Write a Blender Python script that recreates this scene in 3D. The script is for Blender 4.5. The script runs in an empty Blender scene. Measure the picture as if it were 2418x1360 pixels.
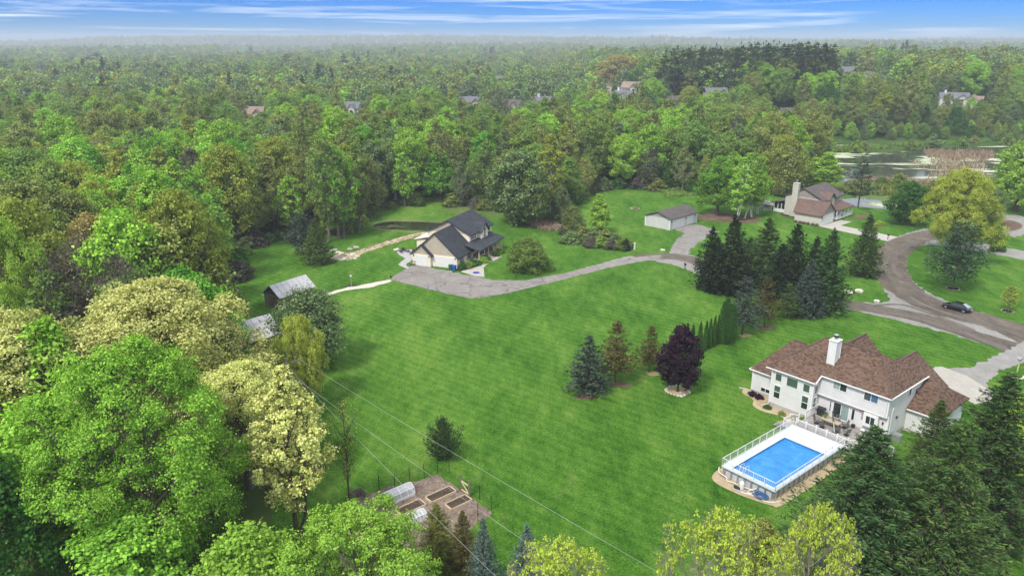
import bpy, math, random
import numpy as np
from mathutils import Vector, Matrix, noise as mnoise
from mathutils.geometry import tessellate_polygon
R_ = math.radians
random.seed(7)
SC = bpy.context.scene
COL = SC.collection

# ------------------------------------------------------------------ camera
CAM_H = 44.0
FPX, HPX = 1780.0, 582.0                      # focal length and horizon offset measured on the 2418 px photograph
PITCH = math.atan2(HPX, FPX)
SP, CP = math.sin(PITCH), math.cos(PITCH)
cam_data = bpy.data.cameras.new("camera")
cam = bpy.data.objects.new("camera", cam_data)
COL.objects.link(cam)
cam.location = (0, 0, CAM_H)
cam.rotation_euler = (math.pi / 2 - PITCH, 0, 0)
cam_data.sensor_width = 36.0
cam_data.lens = 36.0 * FPX / 2418.0
cam_data.clip_start = 0.5
cam_data.clip_end = 30000
SC.camera = cam

# ------------------------------------------------------------------ sky, sun, exposure
SUN_EL, SUN_AZ = R_(52), R_(215)              # azimuth clockwise from +Y (north)
world = bpy.data.worlds.new("World")
SC.world = world
world.use_nodes = True
nt = world.node_tree
nt.nodes.clear()
def N(nt, typ, **kw):
    n = nt.nodes.new(typ)
    for k, v in kw.items():
        if k.startswith('i_'):
            key = k[2:]
            key = int(key) if key.isdigit() else key.replace('_', ' ')
            n.inputs[key].default_value = v
        else:
            setattr(n, k, v)
    return n
def LK(nt, a, b): nt.links.new(a, b)
sky = N(nt, 'ShaderNodeTexSky', sky_type='NISHITA', sun_disc=False, sun_elevation=SUN_EL, sun_rotation=SUN_AZ,
        altitude=200, air_density=1.0, dust_density=0.3, ozone_density=3.0)
tcs = N(nt, 'ShaderNodeTexCoord'); seps = N(nt, 'ShaderNodeSeparateXYZ'); LK(nt, tcs.outputs['Generated'], seps.inputs[0])
clean = N(nt, 'ShaderNodeValToRGB'); LK(nt, seps.outputs[2], clean.inputs[0])     # clean dry spring air: deeper blue than the default atmosphere
for i, (p_, c_) in enumerate([(0.0, (0.17, 0.40, 0.78)), (0.02, (0.075, 0.30, 0.78)), (0.055, (0.02, 0.22, 0.78)), (0.25, (0.16, 0.48, 0.95)), (1.0, (0.5, 0.8, 1.0))]):
    e_ = clean.color_ramp.elements[i] if i < 2 else clean.color_ramp.elements.new(p_)
    e_.position = p_; e_.color = (*c_, 1)
tint = N(nt, 'ShaderNodeMixRGB', blend_type='MULTIPLY')
tint.inputs[0].default_value = 1.0
LK(nt, clean.outputs[0], tint.inputs[2])
LK(nt, sky.outputs[0], tint.inputs[1])
tc = N(nt, 'ShaderNodeTexCoord')
sep = N(nt, 'ShaderNodeSeparateXYZ'); LK(nt, tc.outputs['Generated'], sep.inputs[0])
# cirrus: long soft wisps, stretched along the horizon
mp = N(nt, 'ShaderNodeMapping'); mp.inputs['Rotation'].default_value = (0, R_(0.9), 0); mp.inputs['Scale'].default_value = (2.3, 2.3, 52); mp.inputs['Location'].default_value = (1.7, 0.4, 0.35)
LK(nt, tc.outputs['Generated'], mp.inputs[0])
n1 = N(nt, 'ShaderNodeTexNoise', i_Scale=1.0, i_Detail=5.0, i_Roughness=0.5, i_Distortion=0.9)
LK(nt, mp.outputs[0], n1.inputs['Vector'])
mp2 = N(nt, 'ShaderNodeMapping'); mp2.inputs['Rotation'].default_value = (0, R_(-1.2), 0); mp2.inputs['Scale'].default_value = (7, 7, 190)
LK(nt, tc.outputs['Generated'], mp2.inputs[0])
n2 = N(nt, 'ShaderNodeTexNoise', i_Scale=1.0, i_Detail=7.0, i_Roughness=0.6, i_Distortion=0.8)
LK(nt, mp2.outputs[0], n2.inputs['Vector'])
ad = N(nt, 'ShaderNodeMath', operation='MULTIPLY_ADD'); ad.inputs[1].default_value = 0.42; LK(nt, n2.outputs[0], ad.inputs[0]); LK(nt, n1.outputs[0], ad.inputs[2])
cr = N(nt, 'ShaderNodeMapRange'); cr.inputs[1].default_value = 0.735; cr.inputs[2].default_value = 1.0; cr.inputs[3].default_value = 0.0; cr.inputs[4].default_value = 0.85
LK(nt, ad.outputs[0], cr.inputs[0])
# the cirrus layer gets thicker overhead (the light of the photograph is that of a mostly veiled sky)
up = N(nt, 'ShaderNodeMapRange'); up.inputs[1].default_value = 0.045; up.inputs[2].default_value = 0.16; up.inputs[3].default_value = 0.0; up.inputs[4].default_value = 0.8
LK(nt, sep.outputs[2], up.inputs[0])
mx = N(nt, 'ShaderNodeMath', operation='MAXIMUM'); LK(nt, cr.outputs[0], mx.inputs[0]); LK(nt, up.outputs[0], mx.inputs[1])
cm = N(nt, 'ShaderNodeMixRGB'); LK(nt, mx.outputs[0], cm.inputs[0]); LK(nt, tint.outputs[0], cm.inputs[1])
cm.inputs[2].default_value = (6.9, 7.2, 7.6, 1)
bg = N(nt, 'ShaderNodeBackground'); bg.inputs[1].default_value = 0.07
LK(nt, cm.outputs[0], bg.inputs[0])
wo = N(nt, 'ShaderNodeOutputWorld'); LK(nt, bg.outputs[0], wo.inputs[0])

sun_d = bpy.data.lights.new("sun", 'SUN')
sun_d.energy = 1.5; sun_d.angle = R_(10); sun_d.color = (1.0, 0.95, 0.88)
sun = bpy.data.objects.new("sun", sun_d); COL.objects.link(sun)
sd = Vector((math.sin(SUN_AZ) * math.cos(SUN_EL), math.cos(SUN_AZ) * math.cos(SUN_EL), math.sin(SUN_EL)))
sun.rotation_euler = sd.to_track_quat('Z', 'Y').to_euler()

SC.view_settings.view_transform = 'Standard'
SC.view_settings.look = 'None'
SC.view_settings.exposure = 1.42
SC.view_settings.gamma = 1.0
SC.view_settings.use_curve_mapping = False
SC.render.engine = 'CYCLES'
SC.cycles.max_bounces = 5; SC.cycles.diffuse_bounces = 2; SC.cycles.glossy_bounces = 2
SC.cycles.transmission_bounces = 3; SC.cycles.transparent_max_bounces = 6; SC.cycles.volume_bounces = 0

# ------------------------------------------------------------------ where things stand (photo pixel -> ground)
def G(x, y, z=0.0):
    u = x - 1209.0; v = y - 680.0
    s = (CAM_H - z) / (FPX * SP + v * CP)
    return Vector((u * s, (FPX * CP - v * SP) * s))
def PX(X, Y, Z):
    dz = Z - CAM_H; dep = Y * CP - dz * SP; upv = Y * SP + dz * CP
    return 1209 + FPX * X / dep, 680 - FPX * upv / dep, dep
def ZAT(y, Y):
    v = y - 680.0; t = Y / (FPX * CP - v * SP); return CAM_H - t * (FPX * SP + v * CP)
def smooth(a, b, x):
    t = min(1, max(0, (x - a) / (b - a))); return t * t * (3 - 2 * t)
def terrain(x, y):
    h = 0.0
    if y > 345: h += 13 * smooth(345, 425, y) * smooth(45, 105, x) * (1 - 0.8*smooth(900, 1500, y))
    if y > 380:
        h += 5 * smooth(380, 700, y) * (mnoise.noise(Vector((x / 220, y / 220, 3.1))))
        h += 14 * smooth(1500, 2100, y) * (1 - smooth(2300, 3000, y)) * (0.5 + mnoise.noise(Vector((x / 700, 0.3, 11.0))))
        h += 54 * smooth(2400, 4300, y) * (0.55 + 0.7 * mnoise.noise(Vector((x / 1300, y / 900, 7.7))))
        h += 8 * smooth(900, 1600, y) * mnoise.noise(Vector((x / 420, y / 380, 1.7)))
    return h

# ------------------------------------------------------------------ object helpers
def tag(o, label=None, cat=None, group=None, kind=None):
    if label: o['label'] = label
    if cat: o['category'] = cat
    if group: o['group'] = group
    if kind: o['kind'] = kind
    return o
def empty(name, loc=(0, 0, 0), rz=0.0, label=None, cat=None, group=None, parent=None):
    o = bpy.data.objects.new(name, None); COL.objects.link(o)
    o.location = loc; o.rotation_euler = (0, 0, rz); o.empty_display_size = 0.3
    if parent: o.parent = parent
    return tag(o, label, cat, group)
def copy_tree(o, parent=None):
    c = o.copy(); COL.objects.link(c); c.parent = parent
    for ch in list(o.children):
        copy_tree(ch, c)
    return c
def link_mesh(name, me, parent=None, mat=None, shared=False):
    o = bpy.data.objects.new(name, me); COL.objects.link(o)
    if parent: o.parent = parent
    if mat is not None:
        if shared:
            if not me.materials: me.materials.append(mat)
            o.material_slots[0].link = 'OBJECT'; o.material_slots[0].material = mat
        else:
            me.materials.clear()
            for m in (mat if isinstance(mat, (list, tuple)) else [mat]): me.materials.append(m)
    return o

class MB:
    """collects faces and builds ONE mesh object; UVs are metres along (u) and up (v) each face"""
    def __init__(s): s.v = []; s.f = []; s.m = []; s.sm = []
    def face(s, pts, mi=0, smooth=False):
        b = len(s.v); s.v += [tuple(p) for p in pts]; s.f.append(tuple(range(b, b + len(pts)))); s.m.append(mi); s.sm.append(smooth)
    def box(s, x0, x1, y0, y1, z0, z1, mi=0, skip=''):
        p = [(x0,y0,z0),(x1,y0,z0),(x1,y1,z0),(x0,y1,z0),(x0,y0,z1),(x1,y0,z1),(x1,y1,z1),(x0,y1,z1)]
        for k, q in dict(b=(0,3,2,1), t=(4,5,6,7), f=(0,1,5,4), r=(1,2,6,5), k=(2,3,7,6), l=(3,0,4,7)).items():
            if k not in skip: s.face([p[i] for i in q], mi)
    def prism(s, pts, h0, h1, mi=0):
        """vertical prism over a 2-D outline"""
        a = sum(pts[i][0]*pts[(i+1)%len(pts)][1]-pts[(i+1)%len(pts)][0]*pts[i][1] for i in range(len(pts)))
        if a < 0: pts = pts[::-1]
        s.face([(p[0],p[1],h1) for p in pts], mi); s.face([(p[0],p[1],h0) for p in pts[::-1]], mi)
        for i in range(len(pts)):
            a_, b_ = pts[i], pts[(i+1)%len(pts)]
            s.face([(a_[0],a_[1],h0),(b_[0],b_[1],h0),(b_[0],b_[1],h1),(a_[0],a_[1],h1)], mi)
    def slab(s, pts, th, top=0, side=1):
        """roof plane: polygon (counter-clockwise from above) with thickness below it"""
        P = [Vector(p) for p in pts]
        n = Vector((0,0,0))
        for i in range(1, len(P)-1): n += (P[i]-P[0]).cross(P[i+1]-P[0])
        if n.z < 0: P = P[::-1]
        s.face(P, top)
        D = Vector((0,0,-th))
        s.face([p + D for p in P[::-1]], side)
        for i in range(len(P)):
            a, b = P[i], P[(i+1)%len(P)]
            s.face([a + D, b + D, b, a], side)
    def tube(s, pts, rad, n=8, mi=0, cap=True, smooth=True):
        pts = [Vector(p) for p in pts]
        if not hasattr(rad, '__len__'): rad = [rad]*len(pts)
        rings = []
        for i, p in enumerate(pts):
            t = (pts[min(i+1,len(pts)-1)] - pts[max(i-1,0)]).normalized()
            ref = Vector((1,0,0)) if abs(t.x) < 0.8 else Vector((0,1,0))
            a = t.cross(ref).normalized(); b = t.cross(a)
            rings.append([p + (a*math.cos(2*math.pi*k/n) + b*math.sin(2*math.pi*k/n))*rad[i] for k in range(n)])
        for i in range(len(rings)-1):
            for k in range(n):
                k2 = (k+1)%n
                s.face([rings[i][k], rings[i+1][k], rings[i+1][k2], rings[i][k2]], mi, smooth)
        if cap:
            s.face(rings[0], mi); s.face(rings[-1][::-1], mi)
    def lathe(s, prof, c=(0,0,0), n=12, mi=0, smooth=True):
        c = Vector(c)
        rings = [[c + Vector((r*math.cos(2*math.pi*k/n), r*math.sin(2*math.pi*k/n), z)) for k in range(n)] for r, z in prof]
        for i in range(len(rings)-1):
            for k in range(n):
                k2 = (k+1)%n
                s.face([rings[i][k], rings[i][k2], rings[i+1][k2], rings[i+1][k]], mi, smooth)
        s.face(rings[-1], mi); s.face(rings[0][::-1], mi)
    def bar(s, a, b, w, h=None, mi=0):
        """rectangular bar between two points"""
        a = Vector(a); b = Vector(b); h = h or w
        t = (b-a).normalized(); ref = Vector((0,0,1)) if abs(t.z) < 0.95 else Vector((1,0,0))
        x = t.cross(ref).normalized()*w/2; y = x.cross(t).normalized()*h/2
        q = [a-x-y,a+x-y,a+x+y,a-x+y]; r = [b-x-y,b+x-y,b+x+y,b-x+y]
        s.face(q, mi); s.face(r[::-1], mi)
        for i in range(4):
            j = (i+1)%4; s.face([q[i],r[i],r[j],q[j]], mi)
    def mesh(s, name, weld=False):
        me = bpy.data.meshes.new(name)
        me.from_pydata(s.v, [], s.f)
        me.polygons.foreach_set('material_index', s.m)
        me.polygons.foreach_set('use_smooth', s.sm)
        uv = me.uv_layers.new(name='UVMap')
        data = []
        for poly in s.f:
            P = [Vector(s.v[i]) for i in poly]
            n = Vector((0,0,0))
            for i in range(1, len(P)-1): n += (P[i]-P[0]).cross(P[i+1]-P[0])
            n = n.normalized() if n.length > 1e-12 else Vector((0,0,1))
            u = Vector((0,0,1)).cross(n)
            u = u.normalized() if u.length > 0.05 else Vector((1,0,0))
            w = n.cross(u)
            for p in P: data += [p.dot(u), p.dot(w)]
        uv.data.foreach_set('uv', data)
        me.update()
        if weld:
            import bmesh
            bm = bmesh.new(); bm.from_mesh(me); bmesh.ops.remove_doubles(bm, verts=bm.verts, dist=1e-5); bm.to_mesh(me); bm.free()
        return me
    def build(s, name, mat, parent=None, weld=False, loc=None, rot=None):
        o = link_mesh(name, s.mesh(name, weld), parent, mat)
        if loc: o.location = loc
        if rot: o.rotation_euler = rot
        return o

# ------------------------------------------------------------------ materials
MATS = {}
def newmat(name):
    m = bpy.data.materials.new(name); m.use_nodes = True; m.node_tree.nodes.clear(); MATS[name] = m
    return m, m.node_tree
def ramp(nt, stops, interp='LINEAR'):
    r = N(nt, 'ShaderNodeValToRGB'); r.color_ramp.interpolation = interp
    e = r.color_ramp.elements
    while len(e) < len(stops): e.new(0.5)
    for i, (p, c) in enumerate(stops):
        e[i].position = p; e[i].color = (c[0], c[1], c[2], 1)
    return r
def plain(name, col, rough=0.7, var=0.12, scale=3.0, metal=0.0, spec=0.4, bump=0.0, bscale=30.0, coat=0.0, streak=None):
    """painted / plastic / metal surface with uneven colour, grain and wear"""
    m, t = newmat(name)
    p = N(t, 'ShaderNodeBsdfPrincipled', i_Roughness=rough, i_Metallic=metal)
    p.inputs['Specular IOR Level'].default_value = spec
    p.inputs['Coat Weight'].default_value = coat
    tc = N(t, 'ShaderNodeTexCoord')
    nz = N(t, 'ShaderNodeTexNoise', i_Scale=scale, i_Detail=6.0, i_Roughness=0.65); LK(t, tc.outputs['Object'], nz.inputs['Vector'])
    if streak:
        mpp = N(t, 'ShaderNodeMapping'); mpp.inputs['Scale'].default_value = streak
        LK(t, tc.outputs['Object'], mpp.inputs[0]); LK(t, mpp.outputs[0], nz.inputs['Vector'])
    lo = [c*(1-var) for c in col]; hi = [min(1, c*(1+var)) for c in col]
    r = ramp(t, [(0.3, lo), (0.7, hi)]); LK(t, nz.outputs[0], r.inputs[0]); LK(t, r.outputs[0], p.inputs['Base Color'])
    if bump:
        n2 = N(t, 'ShaderNodeTexNoise', i_Scale=bscale, i_Detail=4.0); LK(t, tc.outputs['Object'], n2.inputs['Vector'])
        b = N(t, 'ShaderNodeBump', i_Strength=bump, i_Distance=0.05); LK(t, n2.outputs[0], b.inputs['Height']); LK(t, b.outputs[0], p.inputs['Normal'])
    o = N(t, 'ShaderNodeOutputMaterial'); LK(t, p.outputs[0], o.inputs[0])
    return m
def siding(name, col, pitch=0.2, depth=0.35, vertical=False):
    """lap siding: the course lines are fine relief and a darker tone in the colour, too narrow to be told apart one by one"""
    m, t = newmat(name)
    p = N(t, 'ShaderNodeBsdfPrincipled', i_Roughness=0.6); p.inputs['Specular IOR Level'].default_value = 0.3
    uv = N(t, 'ShaderNodeUVMap'); sp = N(t, 'ShaderNodeSeparateXYZ'); LK(t, uv.outputs[0], sp.inputs[0])
    d = N(t, 'ShaderNodeMath', operation='DIVIDE'); d.inputs[1].default_value = pitch; LK(t, sp.outputs[0 if vertical else 1], d.inputs[0])
    fr = N(t, 'ShaderNodeMath', operation='FRACT'); LK(t, d.outputs[0], fr.inputs[0])
    r1 = ramp(t, [(0.0, (0.80,)*3), (0.10, (0.97,)*3), (0.9, (1,)*3), (1.0, (0.92,)*3)]); LK(t, fr.outputs[0], r1.inputs[0])
    tc = N(t, 'ShaderNodeTexCoord')
    nz = N(t, 'ShaderNodeTexNoise', i_Scale=0.7, i_Detail=7.0, i_Roughness=0.7); LK(t, tc.outputs['Object'], nz.inputs['Vector'])
    r2 = ramp(t, [(0.3, [c*0.90 for c in col]), (0.7, [min(1, c*1.06) for c in col])]); LK(t, nz.outputs[0], r2.inputs[0])
    mx = N(t, 'ShaderNodeMixRGB', blend_type='MULTIPLY'); mx.inputs[0].default_value = 1; LK(t, r2.outputs[0], mx.inputs[1]); LK(t, r1.outputs[0], mx.inputs[2])
    LK(t, mx.outputs[0], p.inputs['Base Color'])
    b = N(t, 'ShaderNodeBump', i_Strength=depth, i_Distance=0.02); LK(t, fr.outputs[0], b.inputs['Height']); LK(t, b.outputs[0], p.inputs['Normal'])
    o = N(t, 'ShaderNodeOutputMaterial'); LK(t, p.outputs[0], o.inputs[0])
    return m
def shingle(name, cols, w=0.33, h=0.16, rough=0.9):
    m, t = newmat(name)
    p = N(t, 'ShaderNodeBsdfPrincipled', i_Roughness=rough); p.inputs['Specular IOR Level'].default_value = 0.2
    uv = N(t, 'ShaderNodeUVMap')
    br = N(t, 'ShaderNodeTexBrick', offset=0.37, i_Scale=1.0, i_Mortar_Size=0.012, i_Bias=0.0, i_Brick_Width=w, i_Row_Height=h)
    br.inputs['Color1'].default_value = (0, 0, 0, 1); br.inputs['Color2'].default_value = (1, 1, 1, 1); br.inputs['Mortar'].default_value = (0.25, 0.25, 0.25, 1)
    LK(t, uv.outputs[0], br.inputs['Vector'])
    nz = N(t, 'ShaderNodeTexNoise', i_Scale=1.6, i_Detail=8.0, i_Roughness=0.8); LK(t, uv.outputs[0], nz.inputs['Vector'])
    nb = N(t, 'ShaderNodeTexNoise', i_Scale=0.25, i_Detail=3.0); LK(t, uv.outputs[0], nb.inputs['Vector'])
    a = N(t, 'ShaderNodeMixRGB'); a.inputs[0].default_value = 0.45; LK(t, br.outputs[0], a.inputs[1]); LK(t, nz.outputs[0], a.inputs[2])
    k = len(cols)
    r = ramp(t, [(0.18 + 0.62*i/(k-1), c) for i, c in enumerate(cols)]); LK(t, a.outputs[0], r.inputs[0])
    r2 = ramp(t, [(0.3, (0.86,)*3), (0.7, (1.1,)*3)]); LK(t, nb.outputs[0], r2.inputs[0])
    mx = N(t, 'ShaderNodeMixRGB', blend_type='MULTIPLY'); mx.inputs[0].default_value = 1; LK(t, r.outputs[0], mx.inputs[1]); LK(t, r2.outputs[0], mx.inputs[2])
    # dark line under every course
    sp = N(t, 'ShaderNodeSeparateXYZ'); LK(t, uv.outputs[0], sp.inputs[0])
    d = N(t, 'ShaderNodeMath', operation='DIVIDE'); d.inputs[1].default_value = h; LK(t, sp.outputs[1], d.inputs[0])
    fr = N(t, 'ShaderNodeMath', operation='FRACT'); LK(t, d.outputs[0], fr.inputs[0])
    b = N(t, 'ShaderNodeBump', i_Strength=0.6, i_Distance=0.03); LK(t, fr.outputs[0], b.inputs['Height'])
    LK(t, mx.outputs[0], p.inputs['Base Color']); LK(t, b.outputs[0], p.inputs['Normal'])
    o = N(t, 'ShaderNodeOutputMaterial'); LK(t, p.outputs[0], o.inputs[0])
    return m
def leafmat(name, dark, mid, light, trans=0.35, tint=(0.02, 0.05), g=(1.30, 1.20, 1.10)):
    dark, mid, light = [tuple(min(0.9, c*k) for c, k in zip(q, g)) for q in (dark, mid, light)]
    """leaves: each leaf its own tone, each tree slightly its own hue; light shines through"""
    m, t = newmat(name)
    geo = N(t, 'ShaderNodeNewGeometry'); oi = N(t, 'ShaderNodeObjectInfo')
    tc = N(t, 'ShaderNodeTexCoord')
    nz = N(t, 'ShaderNodeTexNoise', i_Scale=0.35, i_Detail=3.0); LK(t, tc.outputs['Object'], nz.inputs['Vector'])
    a = N(t, 'ShaderNodeMath', operation='MULTIPLY_ADD'); a.inputs[1].default_value = 0.62; LK(t, geo.outputs['Random Per Island'], a.inputs[0])
    nm = N(t, 'ShaderNodeMath', operation='MULTIPLY'); nm.inputs[1].default_value = 0.40; LK(t, nz.outputs[0], nm.inputs[0]); LK(t, nm.outputs[0], a.inputs[2])
    r = ramp(t, [(0.12, dark), (0.5, mid), (0.88, light)]); LK(t, a.outputs[0], r.inputs[0])
    hs = N(t, 'ShaderNodeHueSaturation')
    h = N(t, 'ShaderNodeMapRange'); h.inputs[3].default_value = 0.5 - tint[0]*0.5; h.inputs[4].default_value = 0.5 + tint[0]*0.35; LK(t, oi.outputs['Random'], h.inputs[0])
    wn = N(t, 'ShaderNodeTexWhiteNoise', noise_dimensions='1D'); LK(t, oi.outputs['Random'], wn.inputs['W'])
    v = N(t, 'ShaderNodeMapRange'); v.inputs[3].default_value = 1 - tint[1]*3; v.inputs[4].default_value = 1 + tint[1]*3; LK(t, wn.outputs[0], v.inputs[0])
    LK(t, h.outputs[0], hs.inputs['Hue']); LK(t, v.outputs[0], hs.inputs['Value']); LK(t, r.outputs[0], hs.inputs['Color'])
    df = N(t, 'ShaderNodeBsdfDiffuse'); tr = N(t, 'ShaderNodeBsdfTranslucent')
    LK(t, hs.outputs[0], df.inputs[0])
    tw = N(t, 'ShaderNodeMixRGB', blend_type='MULTIPLY'); tw.inputs[0].default_value = 1; tw.inputs[2].default_value = (1.15, 1.2, 0.6, 1)
    LK(t, hs.outputs[0], tw.inputs[1]); LK(t, tw.outputs[0], tr.inputs[0])
    mx = N(t, 'ShaderNodeMixShader'); mx.inputs[0].default_value = trans*0.8; LK(t, df.outputs[0], mx.inputs[1]); LK(t, tr.outputs[0], mx.inputs[2])
    o = N(t, 'ShaderNodeOutputMaterial'); LK(t, mx.outputs[0], o.inputs[0])
    return m
LEAF = dict(
    maple=leafmat('leaf_fresh_green', (0.075, 0.15, 0.025), (0.235, 0.44, 0.06), (0.45, 0.66, 0.13), 0.35, g=(1.15, 1.2, .95)),
    lime=leafmat('leaf_lime', (0.11, 0.24, 0.03), (0.21, 0.39, 0.055), (0.33, 0.53, 0.11), 0.4),
    cream=leafmat('leaf_cream_catkins', (0.22, 0.29, 0.07), (0.62, 0.66, 0.23), (0.86, 0.85, 0.42), 0.3, g=(1.0, 1.0, 0.9)),
    yellow=leafmat('leaf_yellow_green', (0.11, 0.17, 0.03), (0.23, 0.30, 0.05), (0.37, 0.43, 0.11), 0.4),
    yellowlime=leafmat('leaf_chartreuse', (0.16, 0.27, 0.03), (0.34, 0.48, 0.06), (0.52, 0.64, 0.15), 0.4),
    mid=leafmat('leaf_mid_green', (0.065, 0.13, 0.032), (0.145, 0.25, 0.058), (0.26, 0.38, 0.10), 0.35, (0.03, 0.06)),
    olive=leafmat('leaf_olive', (0.08, 0.12, 0.035), (0.18, 0.24, 0.07), (0.30, 0.36, 0.13), 0.35, (0.03, 0.06)),
    dark=leafmat('leaf_dark_green', (0.02, 0.075, 0.015), (0.045, 0.13, 0.025), (0.09, 0.20, 0.045), 0.3),
    greygreen=leafmat('leaf_grey_green', (0.05, 0.10, 0.04), (0.12, 0.20, 0.08), (0.23, 0.32, 0.15), 0.3),
    bright=leafmat('leaf_bright_green', (0.055, 0.17, 0.02), (0.12, 0.31, 0.04), (0.22, 0.45, 0.08), 0.4),
    bronze=leafmat('leaf_bronze', (0.12, 0.12, 0.04), (0.24, 0.23, 0.08), (0.38, 0.35, 0.14), 0.35),
    brownbud=leafmat('leaf_brown_buds', (0.07, 0.065, 0.05), (0.14, 0.13, 0.10), (0.23, 0.21, 0.16), 0.25, g=(1, 1, 1)),
    purple=leafmat('leaf_purple', (0.012, 0.008, 0.013), (0.033, 0.018, 0.030), (0.085, 0.042, 0.065), 0.2, (0.0, 0.0), (1, 1, 1)),
    spruce=leafmat('needle_spruce', (0.014, 0.040, 0.015), (0.038, 0.085, 0.030), (0.10, 0.17, 0.058), 0.12, (0.03, 0.05)),
    sprucebright=leafmat('needle_spruce_new', (0.018, 0.048, 0.015), (0.055, 0.115, 0.034), (0.15, 0.22, 0.06), 0.15, (0.03, 0.05)),  # spruces with brighter green needles of their own
    sprucedark=leafmat('needle_spruce_dark', (0.008, 0.020, 0.010), (0.020, 0.043, 0.019), (0.055, 0.085, 0.038), 0.1, (0.03, 0.05)),
    blue=leafmat('needle_blue', (0.035, 0.062, 0.055), (0.10, 0.155, 0.135), (0.22, 0.30, 0.27), 0.1, (0.02, 0.04), (1, 1, 1)),
    bluedull=leafmat('needle_blue_dull', (0.028, 0.050, 0.038), (0.070, 0.105, 0.080), (0.15, 0.19, 0.15), 0.1, (0.02, 0.04), (1, 1, 1)),
    rustneedle=leafmat('needle_rusty', (0.035, 0.045, 0.016), (0.085, 0.090, 0.030), (0.17, 0.145, 0.055), 0.12, (0.03, 0.05)),
    pine=leafmat('needle_pine', (0.020, 0.052, 0.030), (0.042, 0.095, 0.050), (0.09, 0.16, 0.075), 0.12, (0.03, 0.05)),
    arb=leafmat('leaf_arborvitae', (0.012, 0.050, 0.012), (0.030, 0.095, 0.020), (0.07, 0.16, 0.035), 0.1, (0.02, 0.04)),
    tipyellow=leafmat('needle_tip_yellow', (0.05, 0.10, 0.02), (0.14, 0.19, 0.045), (0.28, 0.30, 0.09), 0.2, (0.03, 0.05)),
    gold=leafmat('leaf_gold_green', (0.16, 0.22, 0.035), (0.29, 0.38, 0.06), (0.45, 0.55, 0.14), 0.35),
    reed=leafmat('reed_dry', (0.18, 0.13, 0.08), (0.34, 0.26, 0.17), (0.56, 0.47, 0.36), 0.2, (0.03, 0.05), (1, 1, 1)),
)
def barkmat(name, lo, hi, streaks=(6, 6, 0.7)):
    return plain(name, [(a+b)/2 for a, b in zip(lo, hi)], 0.95, 0.45, 4.0, spec=0.1, bump=0.5, bscale=18, streak=streaks)
BARK = dict(grey=barkmat('bark_grey', (0.10, 0.085, 0.07), (0.20, 0.17, 0.14)),
            brown=barkmat('bark_brown', (0.06, 0.045, 0.035), (0.13, 0.10, 0.075)),
            pale=barkmat('bark_pale', (0.24, 0.21, 0.17), (0.40, 0.36, 0.31)),
            birch=barkmat('bark_birch', (0.48, 0.45, 0.40), (0.72, 0.70, 0.65), (2, 2, 6)))
# ------------------------------------------------------------------ plants: mesh generators
def quads_mesh(name, V):
    """V: (n,4,3) array, every quad a loose leaf"""
    n = len(V); me = bpy.data.meshes.new(name)
    me.vertices.add(n*4); me.loops.add(n*4); me.polygons.add(n)
    me.vertices.foreach_set('co', V.reshape(-1).astype(np.float32))
    me.loops.foreach_set('vertex_index', np.arange(n*4, dtype=np.int32))
    me.polygons.foreach_set('loop_start', np.arange(0, n*4, 4, dtype=np.int32))
    me.update(calc_edges=True)
    return me
def unit(a): return a / (np.linalg.norm(a, axis=-1, keepdims=True) + 1e-9)
def leaves(C, Nn, size, rg, aspect=0.7, axis=None):
    """rhombic leaf faces at C facing Nn"""
    n = len(C); Nn = unit(Nn)
    ref = rg.normal(size=(n, 3)) if axis is None else axis
    t = unit(np.cross(Nn, ref)) if axis is None else unit(axis)
    b = unit(np.cross(Nn, t))
    s = (size * rg.uniform(0.6, 1.4, n))[:, None]
    w = s * aspect
    # leaf bent a little along its length
    bend = Nn * s * 0.18
    return np.stack([C - t*s*0.5 - bend, C + b*w*0.5, C + t*s*0.5 - bend, C - b*w*0.5], axis=1)
class Tubes:
    def __init__(s): s.V = []; s.F = []; s.n = 0
    def add(s, pts, rad, k=5):
        P = np.asarray(pts, float); m = len(P); rad = np.broadcast_to(np.asarray(rad, float), (m,))
        T = unit(np.gradient(P, axis=0)); ref = np.array([0.31, 0.95, 0.05])
        A = unit(np.cross(T, ref)); B = np.cross(T, A)
        th = np.arange(k) * 2*np.pi/k
        ring = P[:, None] + (A[:, None]*np.cos(th)[None, :, None] + B[:, None]*np.sin(th)[None, :, None]) * rad[:, None, None]
        i = np.arange(m-1)[:, None]; j = np.arange(k)[None]; j2 = (j+1) % k
        F = np.stack([i*k+j, i*k+j2, (i+1)*k+j2, (i+1)*k+j], -1).reshape(-1, 4) + s.n
        s.V.append(ring.reshape(-1, 3)); s.F.append(F); s.n += m*k
    def mesh(s, name):
        V = np.concatenate(s.V); F = np.concatenate(s.F); me = bpy.data.meshes.new(name)
        n = len(F)
        me.vertices.add(len(V)); me.loops.add(n*4); me.polygons.add(n)
        me.vertices.foreach_set('co', V.reshape(-1).astype(np.float32))
        me.loops.foreach_set('vertex_index', F.reshape(-1).astype(np.int32))
        me.polygons.foreach_set('loop_start', np.arange(0, n*4, 4, dtype=np.int32))
        me.polygons.foreach_set('use_smooth', np.ones(n, bool))
        me.update(calc_edges=True)
        return me
def curve3(a, b, c, m):
    t = np.linspace(0, 1, m)[:, None]
    return (1-t)**2*a + 2*t*(1-t)*b + t**2*c
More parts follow.
